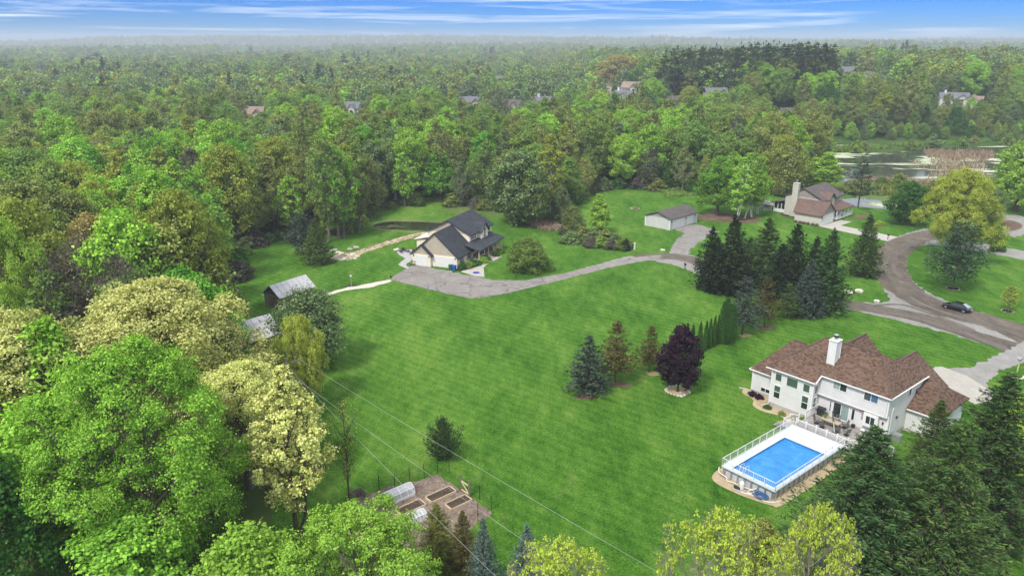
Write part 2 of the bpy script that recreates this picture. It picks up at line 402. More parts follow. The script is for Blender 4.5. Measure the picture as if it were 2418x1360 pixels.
def decid(name, seed, H=18., R=5., cb=0.3, nl=22, nleaf=7000, leaf=0.45, shape='round', lob=(0.26, 0.42), sub=14, twigs=3, stems=1, tr=None,
          spread=0.22, aspect=0.75, fill=0.6, core=0.0, bare=False, droop=0.0):
    rg = np.random.default_rng(seed); T = Tubes()
    Hc = H*(1-cb); tr = tr or H*0.017
    th0 = rg.uniform(0, 6.28); C = []; RR = []
    for i in range(nl):
        t = (i + rg.uniform(0.2, 0.8))/nl
        if shape == 'round': env = math.sqrt(max(0.02, 1-(2*t-0.92)**2/1.2)); t2 = t
        elif shape == 'tall': env = (math.sin(math.pi*min(1, 0.12+t*0.93)))**0.7
        elif shape == 'vase': env = 0.35+0.75*t if t < 0.75 else 0.92*math.sqrt(max(0.03, 1-((t-0.75)/0.27)**2))
        elif shape == 'cone': env = 1.02*(1-t)**0.75+0.08
        else: env = math.sqrt(max(0.05, 1-t**2.2))
        r = R*rg.uniform(*lob)*(0.75+0.35*env)
        az = th0 + i*2.39996 + rg.normal()*0.25
        rad = max(0, (R*env - r*0.8))*math.sqrt(rg.uniform(fill**2*0.3, 1.12))
        z = cb*H + t*(Hc - r*0.75) + r*0.2
        C.append([rad*math.cos(az), rad*math.sin(az), z]); RR.append(r)
    C.append([rg.normal()*R*0.1, rg.normal()*R*0.1, H - R*0.27]); RR.append(R*0.27)
    C = np.array(C); RR = np.array(RR)
    # trunk(s)
    tops = []
    for s in range(stems):
        off = np.array([rg.normal(), rg.normal(), 0])*(0.35 if stems > 1 else 0)
        lean = np.array([rg.normal()*R*0.10, rg.normal()*R*0.10, 0]) + (off*R*0.55 if stems > 1 else 0)
        z = np.linspace(-0.3, H*0.86, 10)
        bl = np.clip(z/2.5, 0.06, 1)
        P = np.stack([off[0]*bl+lean[0]*(z.clip(0)/H)**1.3+rg.normal(size=10)*0.06*bl, off[1]*bl+lean[1]*(z.clip(0)/H)**1.3+rg.normal(size=10)*0.06*bl, z], 1)
        r = tr*(1-0.86*(z.clip(0)/(H*0.86)))/(stems**0.35)
        r[0] *= 1.7; r[1] *= 1.08
        T.add(P, r, 8); tops.append(P)
    # limbs to every lobe, forks inside it
    for i, (c, r) in enumerate(zip(C, RR)):
        P = tops[i % stems]; hz = max(cb*H*0.75, c[2] - (np.hypot(c[0], c[1])*0.75 + H*0.10))
        k = int(np.argmin(abs(P[:, 2]-hz))); a = P[k]
        mid = (a*0.5+c*0.5) + np.array([0, 0, -0.10*np.linalg.norm(c-a)]) + rg.normal(size=3)*0.12*r
        br = max(0.05, tr*0.42*(1-0.55*k/10))
        T.add(curve3(a, mid, c, 6), np.linspace(br, br*0.35, 6), 5)
        for q in range(twigs):
            d = unit(rg.normal(size=3)+np.array([c[0], c[1], 0])/(np.hypot(c[0], c[1])+.1)*0.5+np.array([0, 0, 0.35])); e = c + d*r*rg.uniform(0.7, 1.0)
            m0 = curve3(a, mid, c, 6)[rg.integers(3, 6)]
            mm = (m0+e)/2+rg.normal(size=3)*0.1*r
            T.add(curve3(m0, mm, e, 4), np.linspace(br*0.4, br*0.1, 4), 3)
            if bare:
                for w in range(6):
                    f = e + unit(rg.normal(size=3)+d*0.9)*r*rg.uniform(0.3, 0.6)
                    s0 = curve3(m0, mm, e, 6)[rg.integers(2, 6)]
                    T.add(np.stack([s0, (s0+f)/2+rg.normal(size=3)*0.05*r, f]), [br*0.16, br*0.10, br*0.04], 3)
    trunk = T.mesh(name+'_trunk')
    # foliage
    w = RR**2; w = w/w.sum(); out = []
    for c, r, f in zip(C, RR, w):
        axis = np.array([c[0], c[1], (c[2]-(cb*H+Hc*0.45))*0.8]); axis = axis/(np.linalg.norm(axis)+1e-6)
        d = unit(rg.normal(size=(sub, 3)) + axis*0.75 + np.array([0, 0, 0.25]))
        sc = c + d*(r*rg.uniform(0.55, 1.05, (sub, 1)))
        n = max(4, int(nleaf*f)); idx = rg.integers(0, sub, n)
        L = sc[idx] + rg.normal(size=(n, 3))*r*spread*np.array([1, 1, 0.7])
        if droop: L[:, 2] -= np.abs(rg.normal(size=n))*droop
        nn = d[idx]*0.8 + rg.normal(size=(n, 3))*0.55 + np.array([0, 0, 0.45])
        out.append(leaves(L, nn, leaf, rg, aspect))
    return quads_mesh(name+'_crown', np.concatenate(out)), trunk
def conifer(name, seed, H=14., R=3.2, cb=0.03, step=0.42, per=9, ns=22, leaf=0.32, droop=0.25, up=0.15, power=0.85, irregular=0.15, gap=0.0, aspect=0.42, tr=None, flat=0.5, thick=0.10):
    """spruce/pine: whorls of branches carrying flat sprays of needles"""
    rg = np.random.default_rng(seed); T = Tubes(); tr = tr or H*0.013
    z = np.linspace(-0.3, H*0.985, 8); T.add(np.stack([rg.normal(size=8)*0.03, rg.normal(size=8)*0.03, z], 1), tr*(1-0.95*(z.clip(0)/H)), 7)
    out = []; zz = cb*H; k = 0
    while zz < H*0.985:
        f = (zz-cb*H)/(H*(1-cb)); L0 = R*(1-f)**power*(0.72+0.28*min(1, f*5+0.25)) + 0.10
        if gap and rg.random() < gap: zz += step*1.5; continue
        p = max(4, int(per*(0.55+0.45*(1-f))))
        for j in range(p):
            az = k*1.1 + j*2*math.pi/p + rg.normal()*0.18; L = L0*rg.uniform(1-irregular*1.6, 1+irregular*0.9)
            d = np.array([math.cos(az), math.sin(az), 0]); lat = np.array([-d[1], d[0], 0])
            a = np.array([0, 0, zz+rg.normal()*step*0.3]); dr = droop*(1-f*1.5)
            b = a + d*L*0.55 + np.array([0, 0, -dr*L*0.5]); c = a + d*L + np.array([0, 0, -dr*L*0.55+up*L])
            n = max(5, int(ns*(0.35+0.65*L/R)))
            if k % 2 == 0 or gap: T.add(curve3(a, b, c, 4), np.linspace(0.05*L**0.5, 0.012, 4)*tr/0.18, 3)
            t = rg.uniform(0.12, 1.0, n)**0.8; tt = t[:, None]
            P = (1-tt)**2*a + 2*tt*(1-tt)*b + tt**2*c
            tang = unit(2*(1-tt)*(b-a)+2*tt*(c-b))
            wd = L*0.235*(1-t*0.72)*rg.uniform(-1, 1, n)
            P = P + lat*wd[:, None] + np.stack([rg.normal(size=n)*0.04, rg.normal(size=n)*0.04, -np.abs(wd)*0.35 + rg.normal(size=n)*thick*L], 1)
            ax = unit(tang + lat*(np.sign(wd)*0.9)[:, None] + np.array([0, 0, -0.15]) + rg.normal(size=(n, 3))*0.25)
            nn = np.array([0, 0, 1.0])*flat + rg.normal(size=(n, 3))*0.45 + d*0.45
            nn = nn - (nn*ax).sum(-1, keepdims=True)*ax
            out.append(leaves(P, nn, leaf*(0.7+0.4*L/R), rg, aspect, ax))
        zz += step*(1-0.35*f); k += 1
    tip = leaves(np.array([[0, 0, H*0.985]])+rg.normal(size=(10, 3))*np.array([.06, .06, .25]), rg.normal(size=(10, 3)), leaf*0.8, rg, aspect)
    out.append(tip)
    return quads_mesh(name+'_crown', np.concatenate(out)), T.mesh(name+'_trunk')
def column(name, seed, H=5., R=0.8, n=3500, leaf=0.16, cols=1, pw=0.55):
    """clipped or columnar evergreen: dense upright sprays over a spindle"""
    rg = np.random.default_rng(seed); T = Tubes(); out = []
    for s in range(cols):
        o = np.array([rg.normal()*R*0.4, rg.normal()*R*0.4, 0]) if cols > 1 else np.zeros(3)
        h = H*rg.uniform(0.86, 1.0) if cols > 1 else H
        Rr = R*0.62 if cols > 1 else R
        t = rg.uniform(0, 1, n//cols)**0.85; az = rg.uniform(0, 6.283, n//cols)
        prof = np.minimum(1, (t+0.03)*7)**0.5*(1-t)**pw*1.15
        lump = 1+0.16*np.sin(az*3+t*9+s)+0.10*np.sin(az*7-t*21)
        r = Rr*prof*lump*rg.uniform(0.78, 1.05, n//cols)
        d = np.stack([np.cos(az), np.sin(az), np.zeros_like(az)], 1)
        P = o + d*r[:, None] + np.stack([0*t, 0*t, 0.05+t*h], 1)
        ax = unit(np.array([0, 0, 1.0]) + d*0.25 + rg.normal(size=P.shape)*0.3)
        out.append(leaves(P, d+rg.normal(size=P.shape)*0.4+np.array([0, 0, .25]), leaf, rg, 0.55, ax))
        T.add(np.stack([np.full(4, o[0]), np.full(4, o[1]), np.linspace(-.2, h*0.8, 4)], 1), np.linspace(0.09, 0.02, 4), 6)
    return quads_mesh(name+'_crown', np.concatenate(out)), T.mesh(name+'_trunk')
def place(name, meshes, loc, scale, rz, leafm, barkm, label, cat, group=None, tilt=0.0):
    o = empty(name, loc, rz, label, cat, group)
    o.scale = scale if hasattr(scale, '__len__') else (scale,)*3
    if tilt: o.rotation_euler = (tilt, tilt*0.5, rz)
    link_mesh('trunk', meshes[1], o, barkm, shared=True)
    link_mesh('crown', meshes[0], o, leafm, shared=True)
    return o
FORM = {}
def form(key, fn, **kw):
    H = kw['H']; R = kw['R']; FORM[key] = (fn(key, **kw), H, R)
# big trees near the camera
form('hero_maple', decid, seed=11, H=21., R=9.0, cb=0.14, nl=84, nleaf=95000, leaf=0.19, sub=30, twigs=9, lob=(0.13, 0.25), spread=0.15)
form('hero_oak', decid, seed=12, H=20., R=10.0, cb=0.30, nl=64, nleaf=80000, leaf=0.225, shape='dome', sub=30, twigs=8, lob=(0.13, 0.24), spread=0.17, tr=0.45)
form('hero_lime', decid, seed=13, H=13., R=7.5, cb=0.2, nl=60, nleaf=52000, leaf=0.19, sub=26, twigs=7, lob=(0.13, 0.25), spread=0.15)
form('hero_sparse', decid, seed=14, H=13., R=8.0, cb=0.25, nl=64, nleaf=17000, leaf=0.21, sub=34, twigs=10, lob=(0.13, 0.24), spread=0.075, bare=True)
form('hero_spruce', conifer, seed=15, H=17., R=5.2, step=0.42, per=12, ns=70, leaf=0.38, droop=0.36, up=0.20, thick=0.075, irregular=0.24, power=0.78, aspect=0.27)
form('hero_spruce_b', conifer, seed=25, H=17., R=4.6, step=0.44, per=11, ns=70, leaf=0.37, droop=0.28, up=0.24, thick=0.075, irregular=0.28, power=0.80, aspect=0.27)
form('hero_blue', conifer, seed=16, H=11., R=2.7, step=0.34, per=10, ns=30, leaf=0.26, droop=0.16, up=0.14, irregular=0.2)
form('slender_oak', decid, seed=17, H=17., R=3.9, cb=0.28, nl=40, nleaf=15000, leaf=0.23, shape='tall', sub=18, twigs=8, stems=3, lob=(0.2, 0.34), spread=0.16, bare=True, tr=0.26)
form('bare_tree', decid, seed=18, H=15., R=3.0, cb=0.35, nl=26, nleaf=900, leaf=0.18, shape='vase', sub=14, twigs=7, lob=(0.25, 0.4), bare=True, tr=0.17)
form('bare_wide', decid, seed=19, H=16., R=6.5, cb=0.25, nl=34, nleaf=2600, leaf=0.22, shape='dome', sub=14, twigs=8, bare=True)
form('open_oak', decid, seed=20, H=17., R=8.0, cb=0.25, nl=44, nleaf=17000, leaf=0.30, shape='dome', sub=16, twigs=8, bare=True, lob=(0.16, 0.28), spread=0.16)
# garden trees in the middle distance
form('spruce_a', conifer, seed=31, H=13., R=3.8, step=0.42, per=12, ns=34, leaf=0.40, droop=0.34, up=0.20, irregular=0.26, power=0.74)
form('spruce_b', conifer, seed=32, H=13., R=3.3, step=0.45, per=11, ns=32, leaf=0.40, droop=0.28, up=0.22, irregular=0.30, power=0.76)
form('spruce_thin', conifer, seed=33, H=9., R=2.5, cb=0.08, step=0.40, per=10, ns=30, leaf=0.30, droop=0.14, up=0.16, irregular=0.3, gap=0.05)
form('spruce_leggy', conifer, seed=34, H=9., R=2.7, cb=0.22, step=0.36, per=10, ns=32, leaf=0.30, droop=0.12, up=0.14, irregular=0.34, gap=0.06, power=0.7)
form('blue_dense', conifer, seed=35, H=10., R=3.0, cb=0.01, step=0.36, per=12, ns=28, leaf=0.34, droop=0.12, up=0.10, irregular=0.14)
form('pine_open', conifer, seed=36, H=15., R=4.6, cb=0.24, step=0.85, per=7, ns=46, leaf=0.50, droop=-0.05, up=0.16, power=0.5, irregular=0.42, gap=0.12, thick=0.05)
form('pine_bushy', conifer, seed=37, H=12., R=4.6, cb=0.2, step=0.5, per=9, ns=44, leaf=0.42, droop=0.1, up=0.2, power=0.45, irregular=0.3, thick=0.12)
form('juniper', conifer, seed=38, H=5.2, R=3.3, cb=0.02, step=0.28, per=12, ns=44, leaf=0.30, droop=-0.25, up=0.38, power=0.62, irregular=0.34, thick=0.08, aspect=0.28)
form('purple_maple', decid, seed=39, H=8.2, R=3.1, cb=0.16, nl=38, nleaf=15000, leaf=0.24, sub=16, twigs=3, lob=(0.24, 0.36), spread=0.24)
form('arb_small', column, seed=40, H=4.4, R=0.62, n=2600, leaf=0.17)
form('arb_large', column, seed=41, H=6.4, R=1.45, n=9000, leaf=0.18, cols=4, pw=0.35)
form('garden_maple', decid, seed=42, H=10., R=4.8, cb=0.15, nl=44, nleaf=16000, leaf=0.32, sub=16, lob=(0.2, 0.32), spread=0.24)
form('apple', decid, seed=43, H=6., R=4.2, cb=0.12, nl=36, nleaf=14000, leaf=0.24, shape='dome', sub=14, lob=(0.2, 0.32))
form('young_tree', decid, seed=44, H=8., R=2.2, cb=0.06, nl=24, nleaf=8000, leaf=0.24, shape='tall', sub=12, lob=(0.26, 0.4))
form('sapling', decid, seed=45, H=4., R=1.5, cb=0.3, nl=16, nleaf=1500, leaf=0.16, sub=10, tr=0.05, bare=True)
form('birch', decid, seed=46, H=15., R=2.6, cb=0.22, nl=34, nleaf=9000, leaf=0.30, shape='tall', sub=12, stems=2, tr=0.17, spread=0.3)
form('willow', decid, seed=47, H=15., R=6.0, cb=0.16, nl=44, nleaf=13000, leaf=0.38, sub=16, shape='round', twigs=6, stems=3, tr=0.34, droop=0.9, bare=True)
form('big_edge', decid, seed=48, H=18., R=8.0, cb=0.2, nl=46, nleaf=17000, leaf=0.42, shape='dome', sub=16, twigs=6, lob=(0.17, 0.3), tr=0.5)
form('bush', decid, seed=49, H=2.2, R=1.6, cb=0.02, nl=22, nleaf=2600, leaf=0.22, shape='dome', sub=10, lob=(0.3, 0.42), tr=0.05)
form('bush_wild', decid, seed=50, H=3.2, R=2.2, cb=0.02, nl=26, nleaf=3000, leaf=0.26, shape='dome', sub=10, lob=(0.22, 0.4), tr=0.05, bare=True)
# woodland trees
WOOD = []
specs = [('round', 6.8, 20, .26, 40, 11500, .46), ('tall', 5.6, 22, .22, 38, 10500, .45), ('dome', 7.6, 18, .24, 44, 12500, .46), ('tall', 4.6, 20, .2, 32, 8000, .43),
         ('round', 6.0, 19, .18, 38, 10500, .45), ('vase', 6.6, 21, .28, 38, 8500, .44), ('round', 7.2, 21, .24, 50, 13500, .44), ('cone', 5.0, 18, .14, 34, 8500, .43)]
for i, (sh, r_, h_, cb_, nl_, nlf, lf) in enumerate(specs):
    form('wood%d' % i, decid, seed=100+i, H=float(h_), R=r_, cb=cb_, nl=nl_, nleaf=nlf, leaf=lf, shape=sh, sub=14, twigs=3, lob=(0.22, 0.36), spread=0.22)
    WOOD.append('wood%d' % i)
for i in range(3):
    form('woodopen%d' % i, decid, seed=120+i, H=19., R=6.0, cb=.25, nl=34, nleaf=4000, leaf=.42, shape=['round', 'tall', 'dome'][i], sub=12, twigs=6, lob=(0.22, 0.34), spread=0.17, bare=True)
form('woodpine0', conifer, seed=130, H=24., R=4.6, cb=0.35, step=0.95, per=7, ns=26, leaf=0.85, droop=-0.02, up=0.12, power=0.55, irregular=0.3, gap=0.08)
form('woodpine1', conifer, seed=131, H=22., R=4.0, cb=0.25, step=0.9, per=7, ns=26, leaf=0.80, droop=0.05, up=0.10, power=0.6, irregular=0.35, gap=0.1)
form('woodspruce', conifer, seed=132, H=15., R=3.2, cb=0.04, step=0.6, per=9, ns=14, leaf=0.55, droop=0.25, up=0.12)
# low versions for the far wood
for i in range(6):
    form('far%d' % i, decid, seed=140+i, H=[16., 18., 14., 15., 17., 13.][i], R=[7.2, 6.0, 8.0, 6.6, 7.0, 7.2][i], cb=.12, nl=22, nleaf=1100, leaf=1.15, shape=['round', 'tall', 'dome', 'round', 'vase', 'dome'][i], sub=9, twigs=0, lob=(0.3, 0.44), spread=0.3)
form('farpine', conifer, seed=150, H=21., R=4.2, cb=0.15, step=1.5, per=6, ns=8, leaf=1.9, droop=0.0, up=0.1, power=0.6, irregular=0.3, aspect=0.6)
# ------------------------------------------------------------------ ground materials
def ground_mat(name, cols, scales=(0.035, 0.16, 0.9, 7.0), stretch=0.45, angle=38, bump=0.6, weights=(0.30, 0.30, 0.22, 0.30), spots=None, stripes=0.0, cracks=0.0):
    m, t = newmat(name)
    p = N(t, 'ShaderNodeBsdfPrincipled', i_Roughness=1.0); p.inputs['Specular IOR Level'].default_value = 0.05
    tc = N(t, 'ShaderNodeTexCoord'); mp = N(t, 'ShaderNodeMapping'); mp.inputs['Rotation'].default_value = (0, 0, R_(angle)); mp.inputs['Scale'].default_value = (1, stretch, 1)
    LK(t, tc.outputs['Object'], mp.inputs[0])
    acc = None
    for i, (sc, w) in enumerate(zip(scales, weights)):
        nz = N(t, 'ShaderNodeTexNoise', i_Scale=sc, i_Detail=6.0 if i < 3 else 4.0, i_Roughness=0.7, i_Distortion=0.2)
        LK(t, (mp if i < 3 else tc).outputs[0 if i < 3 else 'Object'], nz.inputs['Vector'])
        ma = N(t, 'ShaderNodeMath', operation='MULTIPLY_ADD'); ma.inputs[1].default_value = w; LK(t, nz.outputs[0], ma.inputs[0])
        if acc is None: ma.inputs[2].default_value = 0.52-0.5*sum(weights)
        else: LK(t, acc.outputs[0], ma.inputs[2])
        acc = ma
    if stripes:
        sp = N(t, 'ShaderNodeTexWave', i_Scale=0.22, i_Distortion=2.5, i_Detail=2.0); sp.inputs['Detail Scale'].default_value = 0.6
        mq = N(t, 'ShaderNodeMapping'); mq.inputs['Rotation'].default_value = (0, 0, R_(-52)); LK(t, tc.outputs['Object'], mq.inputs[0]); LK(t, mq.outputs[0], sp.inputs['Vector'])
        ma = N(t, 'ShaderNodeMath', operation='MULTIPLY_ADD'); ma.inputs[1].default_value = stripes; LK(t, sp.outputs[0], ma.inputs[0]); LK(t, acc.outputs[0], ma.inputs[2]); acc = ma
    k = len(cols); r = ramp(t, [(0.38 + 0.28*i/(k-1), c) for i, c in enumerate(cols)]); LK(t, acc.outputs[0], r.inputs[0])
    col = r.outputs[0]
    if spots:
        nz = N(t, 'ShaderNodeTexNoise', i_Scale=spots[1], i_Detail=5.0, i_Roughness=0.7); LK(t, mp.outputs[0], nz.inputs['Vector'])
        mr = N(t, 'ShaderNodeMapRange'); mr.inputs[1].default_value = spots[2]; mr.inputs[2].default_value = spots[2]+0.10; mr.inputs[4].default_value = spots[3]; LK(t, nz.outputs[0], mr.inputs[0])
        mx = N(t, 'ShaderNodeMixRGB'); mx.inputs[2].default_value = (*spots[0], 1); LK(t, mr.outputs[0], mx.inputs[0]); LK(t, col, mx.inputs[1]); col = mx.outputs[0]
    if cracks:
        nd = N(t, 'ShaderNodeTexNoise', i_Scale=0.5, i_Detail=4.0); LK(t, tc.outputs['Object'], nd.inputs['Vector'])
        va = N(t, 'ShaderNodeVectorMath', operation='MULTIPLY_ADD'); va.inputs[1].default_value = (3, 3, 0); LK(t, nd.outputs['Color'], va.inputs[0]); LK(t, tc.outputs['Object'], va.inputs[2])
        vo = N(t, 'ShaderNodeTexVoronoi', feature='DISTANCE_TO_EDGE', i_Scale=0.20); LK(t, va.outputs[0], vo.inputs['Vector'])
        mr = N(t, 'ShaderNodeMapRange'); mr.inputs[1].default_value = 0.0; mr.inputs[2].default_value = 0.028; mr.inputs[3].default_value = cracks; mr.inputs[4].default_value = 0.0; LK(t, vo.outputs['Distance'], mr.inputs[0])
        mx = N(t, 'ShaderNodeMixRGB'); mx.inputs[2].default_value = (0.05, 0.045, 0.04, 1); LK(t, mr.outputs[0], mx.inputs[0]); LK(t, col, mx.inputs[1]); col = mx.outputs[0]
    LK(t, col, p.inputs['Base Color'])
    nb = N(t, 'ShaderNodeTexNoise', i_Scale=9.0, i_Detail=5.0, i_Roughness=0.8); LK(t, tc.outputs['Object'], nb.inputs['Vector'])
    b = N(t, 'ShaderNodeBump', i_Strength=bump, i_Distance=0.12); LK(t, nb.outputs[0], b.inputs['Height']); LK(t, b.outputs[0], p.inputs['Normal'])
    o = N(t, 'ShaderNodeOutputMaterial'); LK(t, p.outputs[0], o.inputs[0])
    return m
M = {}
GD, GM_, GL, GY = (0.016, 0.060, 0.006), (0.042, 0.122, 0.011), (0.082, 0.19, 0.022), (0.16, 0.26, 0.045)
M['lawn'] = ground_mat('lawn_grass', [GD, GM_, GL, GY], spots=((0.22, 0.25, 0.08), 0.30, 0.60, 0.3), stripes=0.036, bump=0.9, weights=(0.34, 0.38, 0.30, 0.50), scales=(0.03, 0.15, 0.8, 4.0))
M['floor'] = ground_mat('forest_floor', [(0.018, 0.045, 0.010), (0.035, 0.085, 0.014), (0.07, 0.105, 0.025), (0.12, 0.11, 0.05)], scales=(0.02, 0.1, 0.7, 4.0))
M['gravel'] = ground_mat('road_gravel', [(0.052, 0.043, 0.034), (0.105, 0.088, 0.070), (0.17, 0.144, 0.116), (0.26, 0.225, 0.185)], scales=(0.07, 0.35, 1.3, 5.0), stretch=0.5, bump=0.5)
M['shoulder'] = ground_mat('pale_gravel', [(0.17, 0.165, 0.155), (0.235, 0.225, 0.205), (0.30, 0.29, 0.27), (0.39, 0.38, 0.36)], scales=(0.07, 0.5, 2.2, 16.0), stretch=0.8, bump=0.5, spots=((0.20, 0.22, 0.10), 0.5, 0.62, 0.5))
M['track'] = ground_mat('wet_wheel_tracks', [(0.075, 0.064, 0.056), (0.12, 0.104, 0.09), (0.17, 0.15, 0.13), (0.23, 0.205, 0.18)], scales=(0.08, 0.5, 2.2, 14.0), stretch=0.35, bump=0.6)
M['asphalt'] = ground_mat('old_asphalt', [(0.15, 0.135, 0.125), (0.22, 0.20, 0.185), (0.27, 0.25, 0.228), (0.35, 0.325, 0.295)], scales=(0.09, 0.45, 1.4, 6.0), stretch=0.5, bump=0.25, cracks=0.6)
M['concrete'] = ground_mat('concrete', [(0.30, 0.28, 0.24), (0.38, 0.355, 0.31), (0.44, 0.415, 0.365), (0.50, 0.475, 0.43)], scales=(0.06, 0.3, 1.6, 14.0), stretch=0.8, bump=0.15)
M['mulch'] = ground_mat('bark_mulch', [(0.05, 0.035, 0.025), (0.11, 0.075, 0.05), (0.19, 0.135, 0.095), (0.28, 0.21, 0.15)], scales=(0.2, 0.9, 4.0, 16.0), stretch=1, bump=0.9)
M['darkmulch'] = ground_mat('dark_mulch', [(0.018, 0.014, 0.012), (0.035, 0.026, 0.021), (0.06, 0.045, 0.036), (0.09, 0.07, 0.055)], scales=(0.2, 0.9, 4.0, 16.0), stretch=1, bump=0.9)
M['woodchip'] = ground_mat('wood_chips', [(0.07, 0.048, 0.036), (0.16, 0.118, 0.09), (0.29, 0.225, 0.18), (0.46, 0.38, 0.32)], scales=(0.25, 0.9, 3.0, 7.0), stretch=1, bump=1.0, weights=(0.2, 0.25, 0.3, 0.42))
M['pebble'] = ground_mat('tan_pebbles', [(0.26, 0.19, 0.11), (0.38, 0.29, 0.17), (0.50, 0.40, 0.26), (0.60, 0.51, 0.37)], scales=(0.2, 0.9, 5.0, 18.0), stretch=1, bump=0.8)
M['soil'] = ground_mat('garden_soil', [(0.045, 0.032, 0.024), (0.08, 0.06, 0.045), (0.12, 0.09, 0.07), (0.17, 0.13, 0.10)], scales=(0.3, 1.2, 5.0, 15.0), stretch=1, bump=1.0)
M['bank'] = ground_mat('rough_grass', [(0.035, 0.085, 0.015), (0.075, 0.14, 0.03), (0.15, 0.19, 0.06), (0.27, 0.24, 0.12)], scales=(0.03, 0.15, 0.9, 5.0))
M['drygrass'] = ground_mat('dry_grass', [(0.10, 0.13, 0.035), (0.20, 0.19, 0.08), (0.30, 0.25, 0.12), (0.40, 0.33, 0.18)], scales=(0.05, 0.3, 1.5, 6.0))

def water_mat(name, col, rough=0.04, ripple=0.12, rs=2.0, algae=None):
    m, t = newmat(name)
    p = N(t, 'ShaderNodeBsdfPrincipled', i_Roughness=rough); p.inputs['Base Color'].default_value = (*col, 1); p.inputs['IOR'].default_value = 1.33
    p.inputs['Specular IOR Level'].default_value = 0.7
    tc = N(t, 'ShaderNodeTexCoord')
    nz = N(t, 'ShaderNodeTexNoise', i_Scale=rs, i_Detail=3.0); LK(t, tc.outputs['Object'], nz.inputs['Vector'])
    b = N(t, 'ShaderNodeBump', i_Strength=ripple, i_Distance=0.05); LK(t, nz.outputs[0], b.inputs['Height']); LK(t, b.outputs[0], p.inputs['Normal'])
    o = N(t, 'ShaderNodeOutputMaterial')
    if algae:
        d = N(t, 'ShaderNodeBsdfDiffuse')
        mp = N(t, 'ShaderNodeMapping'); mp.inputs['Scale'].default_value = (0.028, 0.075, 1); mp.inputs['Rotation'].default_value = (0, 0, R_(-12)); mp.inputs['Location'].default_value = algae[2]
        LK(t, tc.outputs['Object'], mp.inputs[0])
        na = N(t, 'ShaderNodeTexNoise', i_Scale=1.0, i_Detail=9.0, i_Roughness=0.66, i_Distortion=0.4); LK(t, mp.outputs[0], na.inputs['Vector'])
        nc = N(t, 'ShaderNodeTexNoise', i_Scale=0.5, i_Detail=6.0); LK(t, tc.outputs['Object'], nc.inputs['Vector'])
        rc = ramp(t, [(0.3, algae[0]), (0.7, algae[1])]); LK(t, nc.outputs[0], rc.inputs[0]); LK(t, rc.outputs[0], d.inputs[0])
        mr = N(t, 'ShaderNodeMapRange'); mr.inputs[1].default_value = algae[3]; mr.inputs[2].default_value = algae[3]+0.05; LK(t, na.outputs[0], mr.inputs[0])
        mx = N(t, 'ShaderNodeMixShader'); LK(t, mr.outputs[0], mx.inputs[0]); LK(t, p.outputs[0], mx.inputs[1]); LK(t, d.outputs[0], mx.inputs[2]); LK(t, mx.outputs[0], o.inputs[0])
    else: LK(t, p.outputs[0], o.inputs[0])
    return m
M['marsh'] = water_mat('marsh_water', (0.045, 0.055, 0.045), algae=((0.36, 0.42, 0.24), (0.60, 0.63, 0.46), (0, 0, 0), 0.525))  # duckweed patches, toned paler in place of bright sky reflection on the water
M['pond'] = water_mat('pond_water', (0.03, 0.03, 0.02), algae=((0.10, 0.12, 0.05), (0.18, 0.2, 0.1), (3, 1, 0), 0.62))

def catmull(P, k=6, closed=True):
    out = []; n = len(P)
    for i in range(n if closed else n-1):
        p0, p1, p2, p3 = [Vector(P[(i+j-1) % n] if closed else P[min(max(i+j-1, 0), n-1)]) for j in range(4)]
        for q in range(k):
            t = q/k
            out.append(0.5*((2*p1)+(-p0+p2)*t+(2*p0-5*p1+4*p2-p3)*t*t+(-p0+3*p1-3*p2+p3)*t**3))
    if not closed: out.append(Vector(P[-1]))
    return out
def sheet(name, pts, z, mat, smooth=True, jitter=0.0, kind='structure', parent=None, photo=True, k=6):
    """flat sheet on the ground over an outline"""
    P = [G(*p) for p in pts] if photo else [Vector(p) for p in pts]
    if smooth: P = catmull(P, k)
    elif jitter:
        Q = []
        for i in range(len(P)):
            a, b = P[i], P[(i+1) % len(P)]; n_ = max(1, int((b-a).length/0.45))
            Q += [a.lerp(b, q/n_) for q in range(n_)]
        P = Q
    if jitter:
        P = [p + Vector((mnoise.noise(Vector((p.x*0.9, p.y*0.9, 0))), mnoise.noise(Vector((p.x*0.9, p.y*0.9, 5)))))*jitter + Vector((mnoise.noise(Vector((p.x*3.1, p.y*3.1, 1))), mnoise.noise(Vector((p.x*3.1, p.y*3.1, 6)))))*jitter*.6 for p in P]
    tri = tessellate_polygon([[Vector((p.x, p.y, 0)) for p in P]])
    me = bpy.data.meshes.new(name)
    V = [(p.x, p.y, z) for p in P]; F = []
    for a, b, c in tri:
        A, B, C_ = (Vector(V[i]) for i in (a, b, c))
        F.append((a, b, c) if (B-A).cross(C_-A).z > 0 else (a, c, b))
    me.from_pydata(V, [], F); me.update()
    o = link_mesh(name, me, parent, mat)
    if kind: o['kind'] = kind
    return o
def ribbon(name, pts, w, z, mat, photo=True, kind='structure', k=20, parent=None):
    P = catmull([G(*p) for p in pts] if photo else [Vector(p) for p in pts], k, closed=False)
    L = []; Rr = []
    for i, p in enumerate(P):
        t = (P[min(i+1, len(P)-1)] - P[max(i-1, 0)]).normalized(); n = Vector((-t.y, t.x))
        ww = w*(1+0.16*mnoise.noise(Vector((p.x*0.3, p.y*0.3, 2.0)))+0.10*mnoise.noise(Vector((p.x*1.3, p.y*1.3, w))))
        L.append(p + n*ww/2); Rr.append(p - n*ww/2)
    me = bpy.data.meshes.new(name); n = len(P)
    me.from_pydata([(p.x, p.y, z) for p in L+Rr], [], [(i, i+n, i+n+1, i+1) for i in range(n-1)]); me.update()
    if me.polygons and me.polygons[0].normal.z < 0: me.flip_normals()
    o = link_mesh(name, me, parent, mat)
    if kind: o['kind'] = kind
    return o

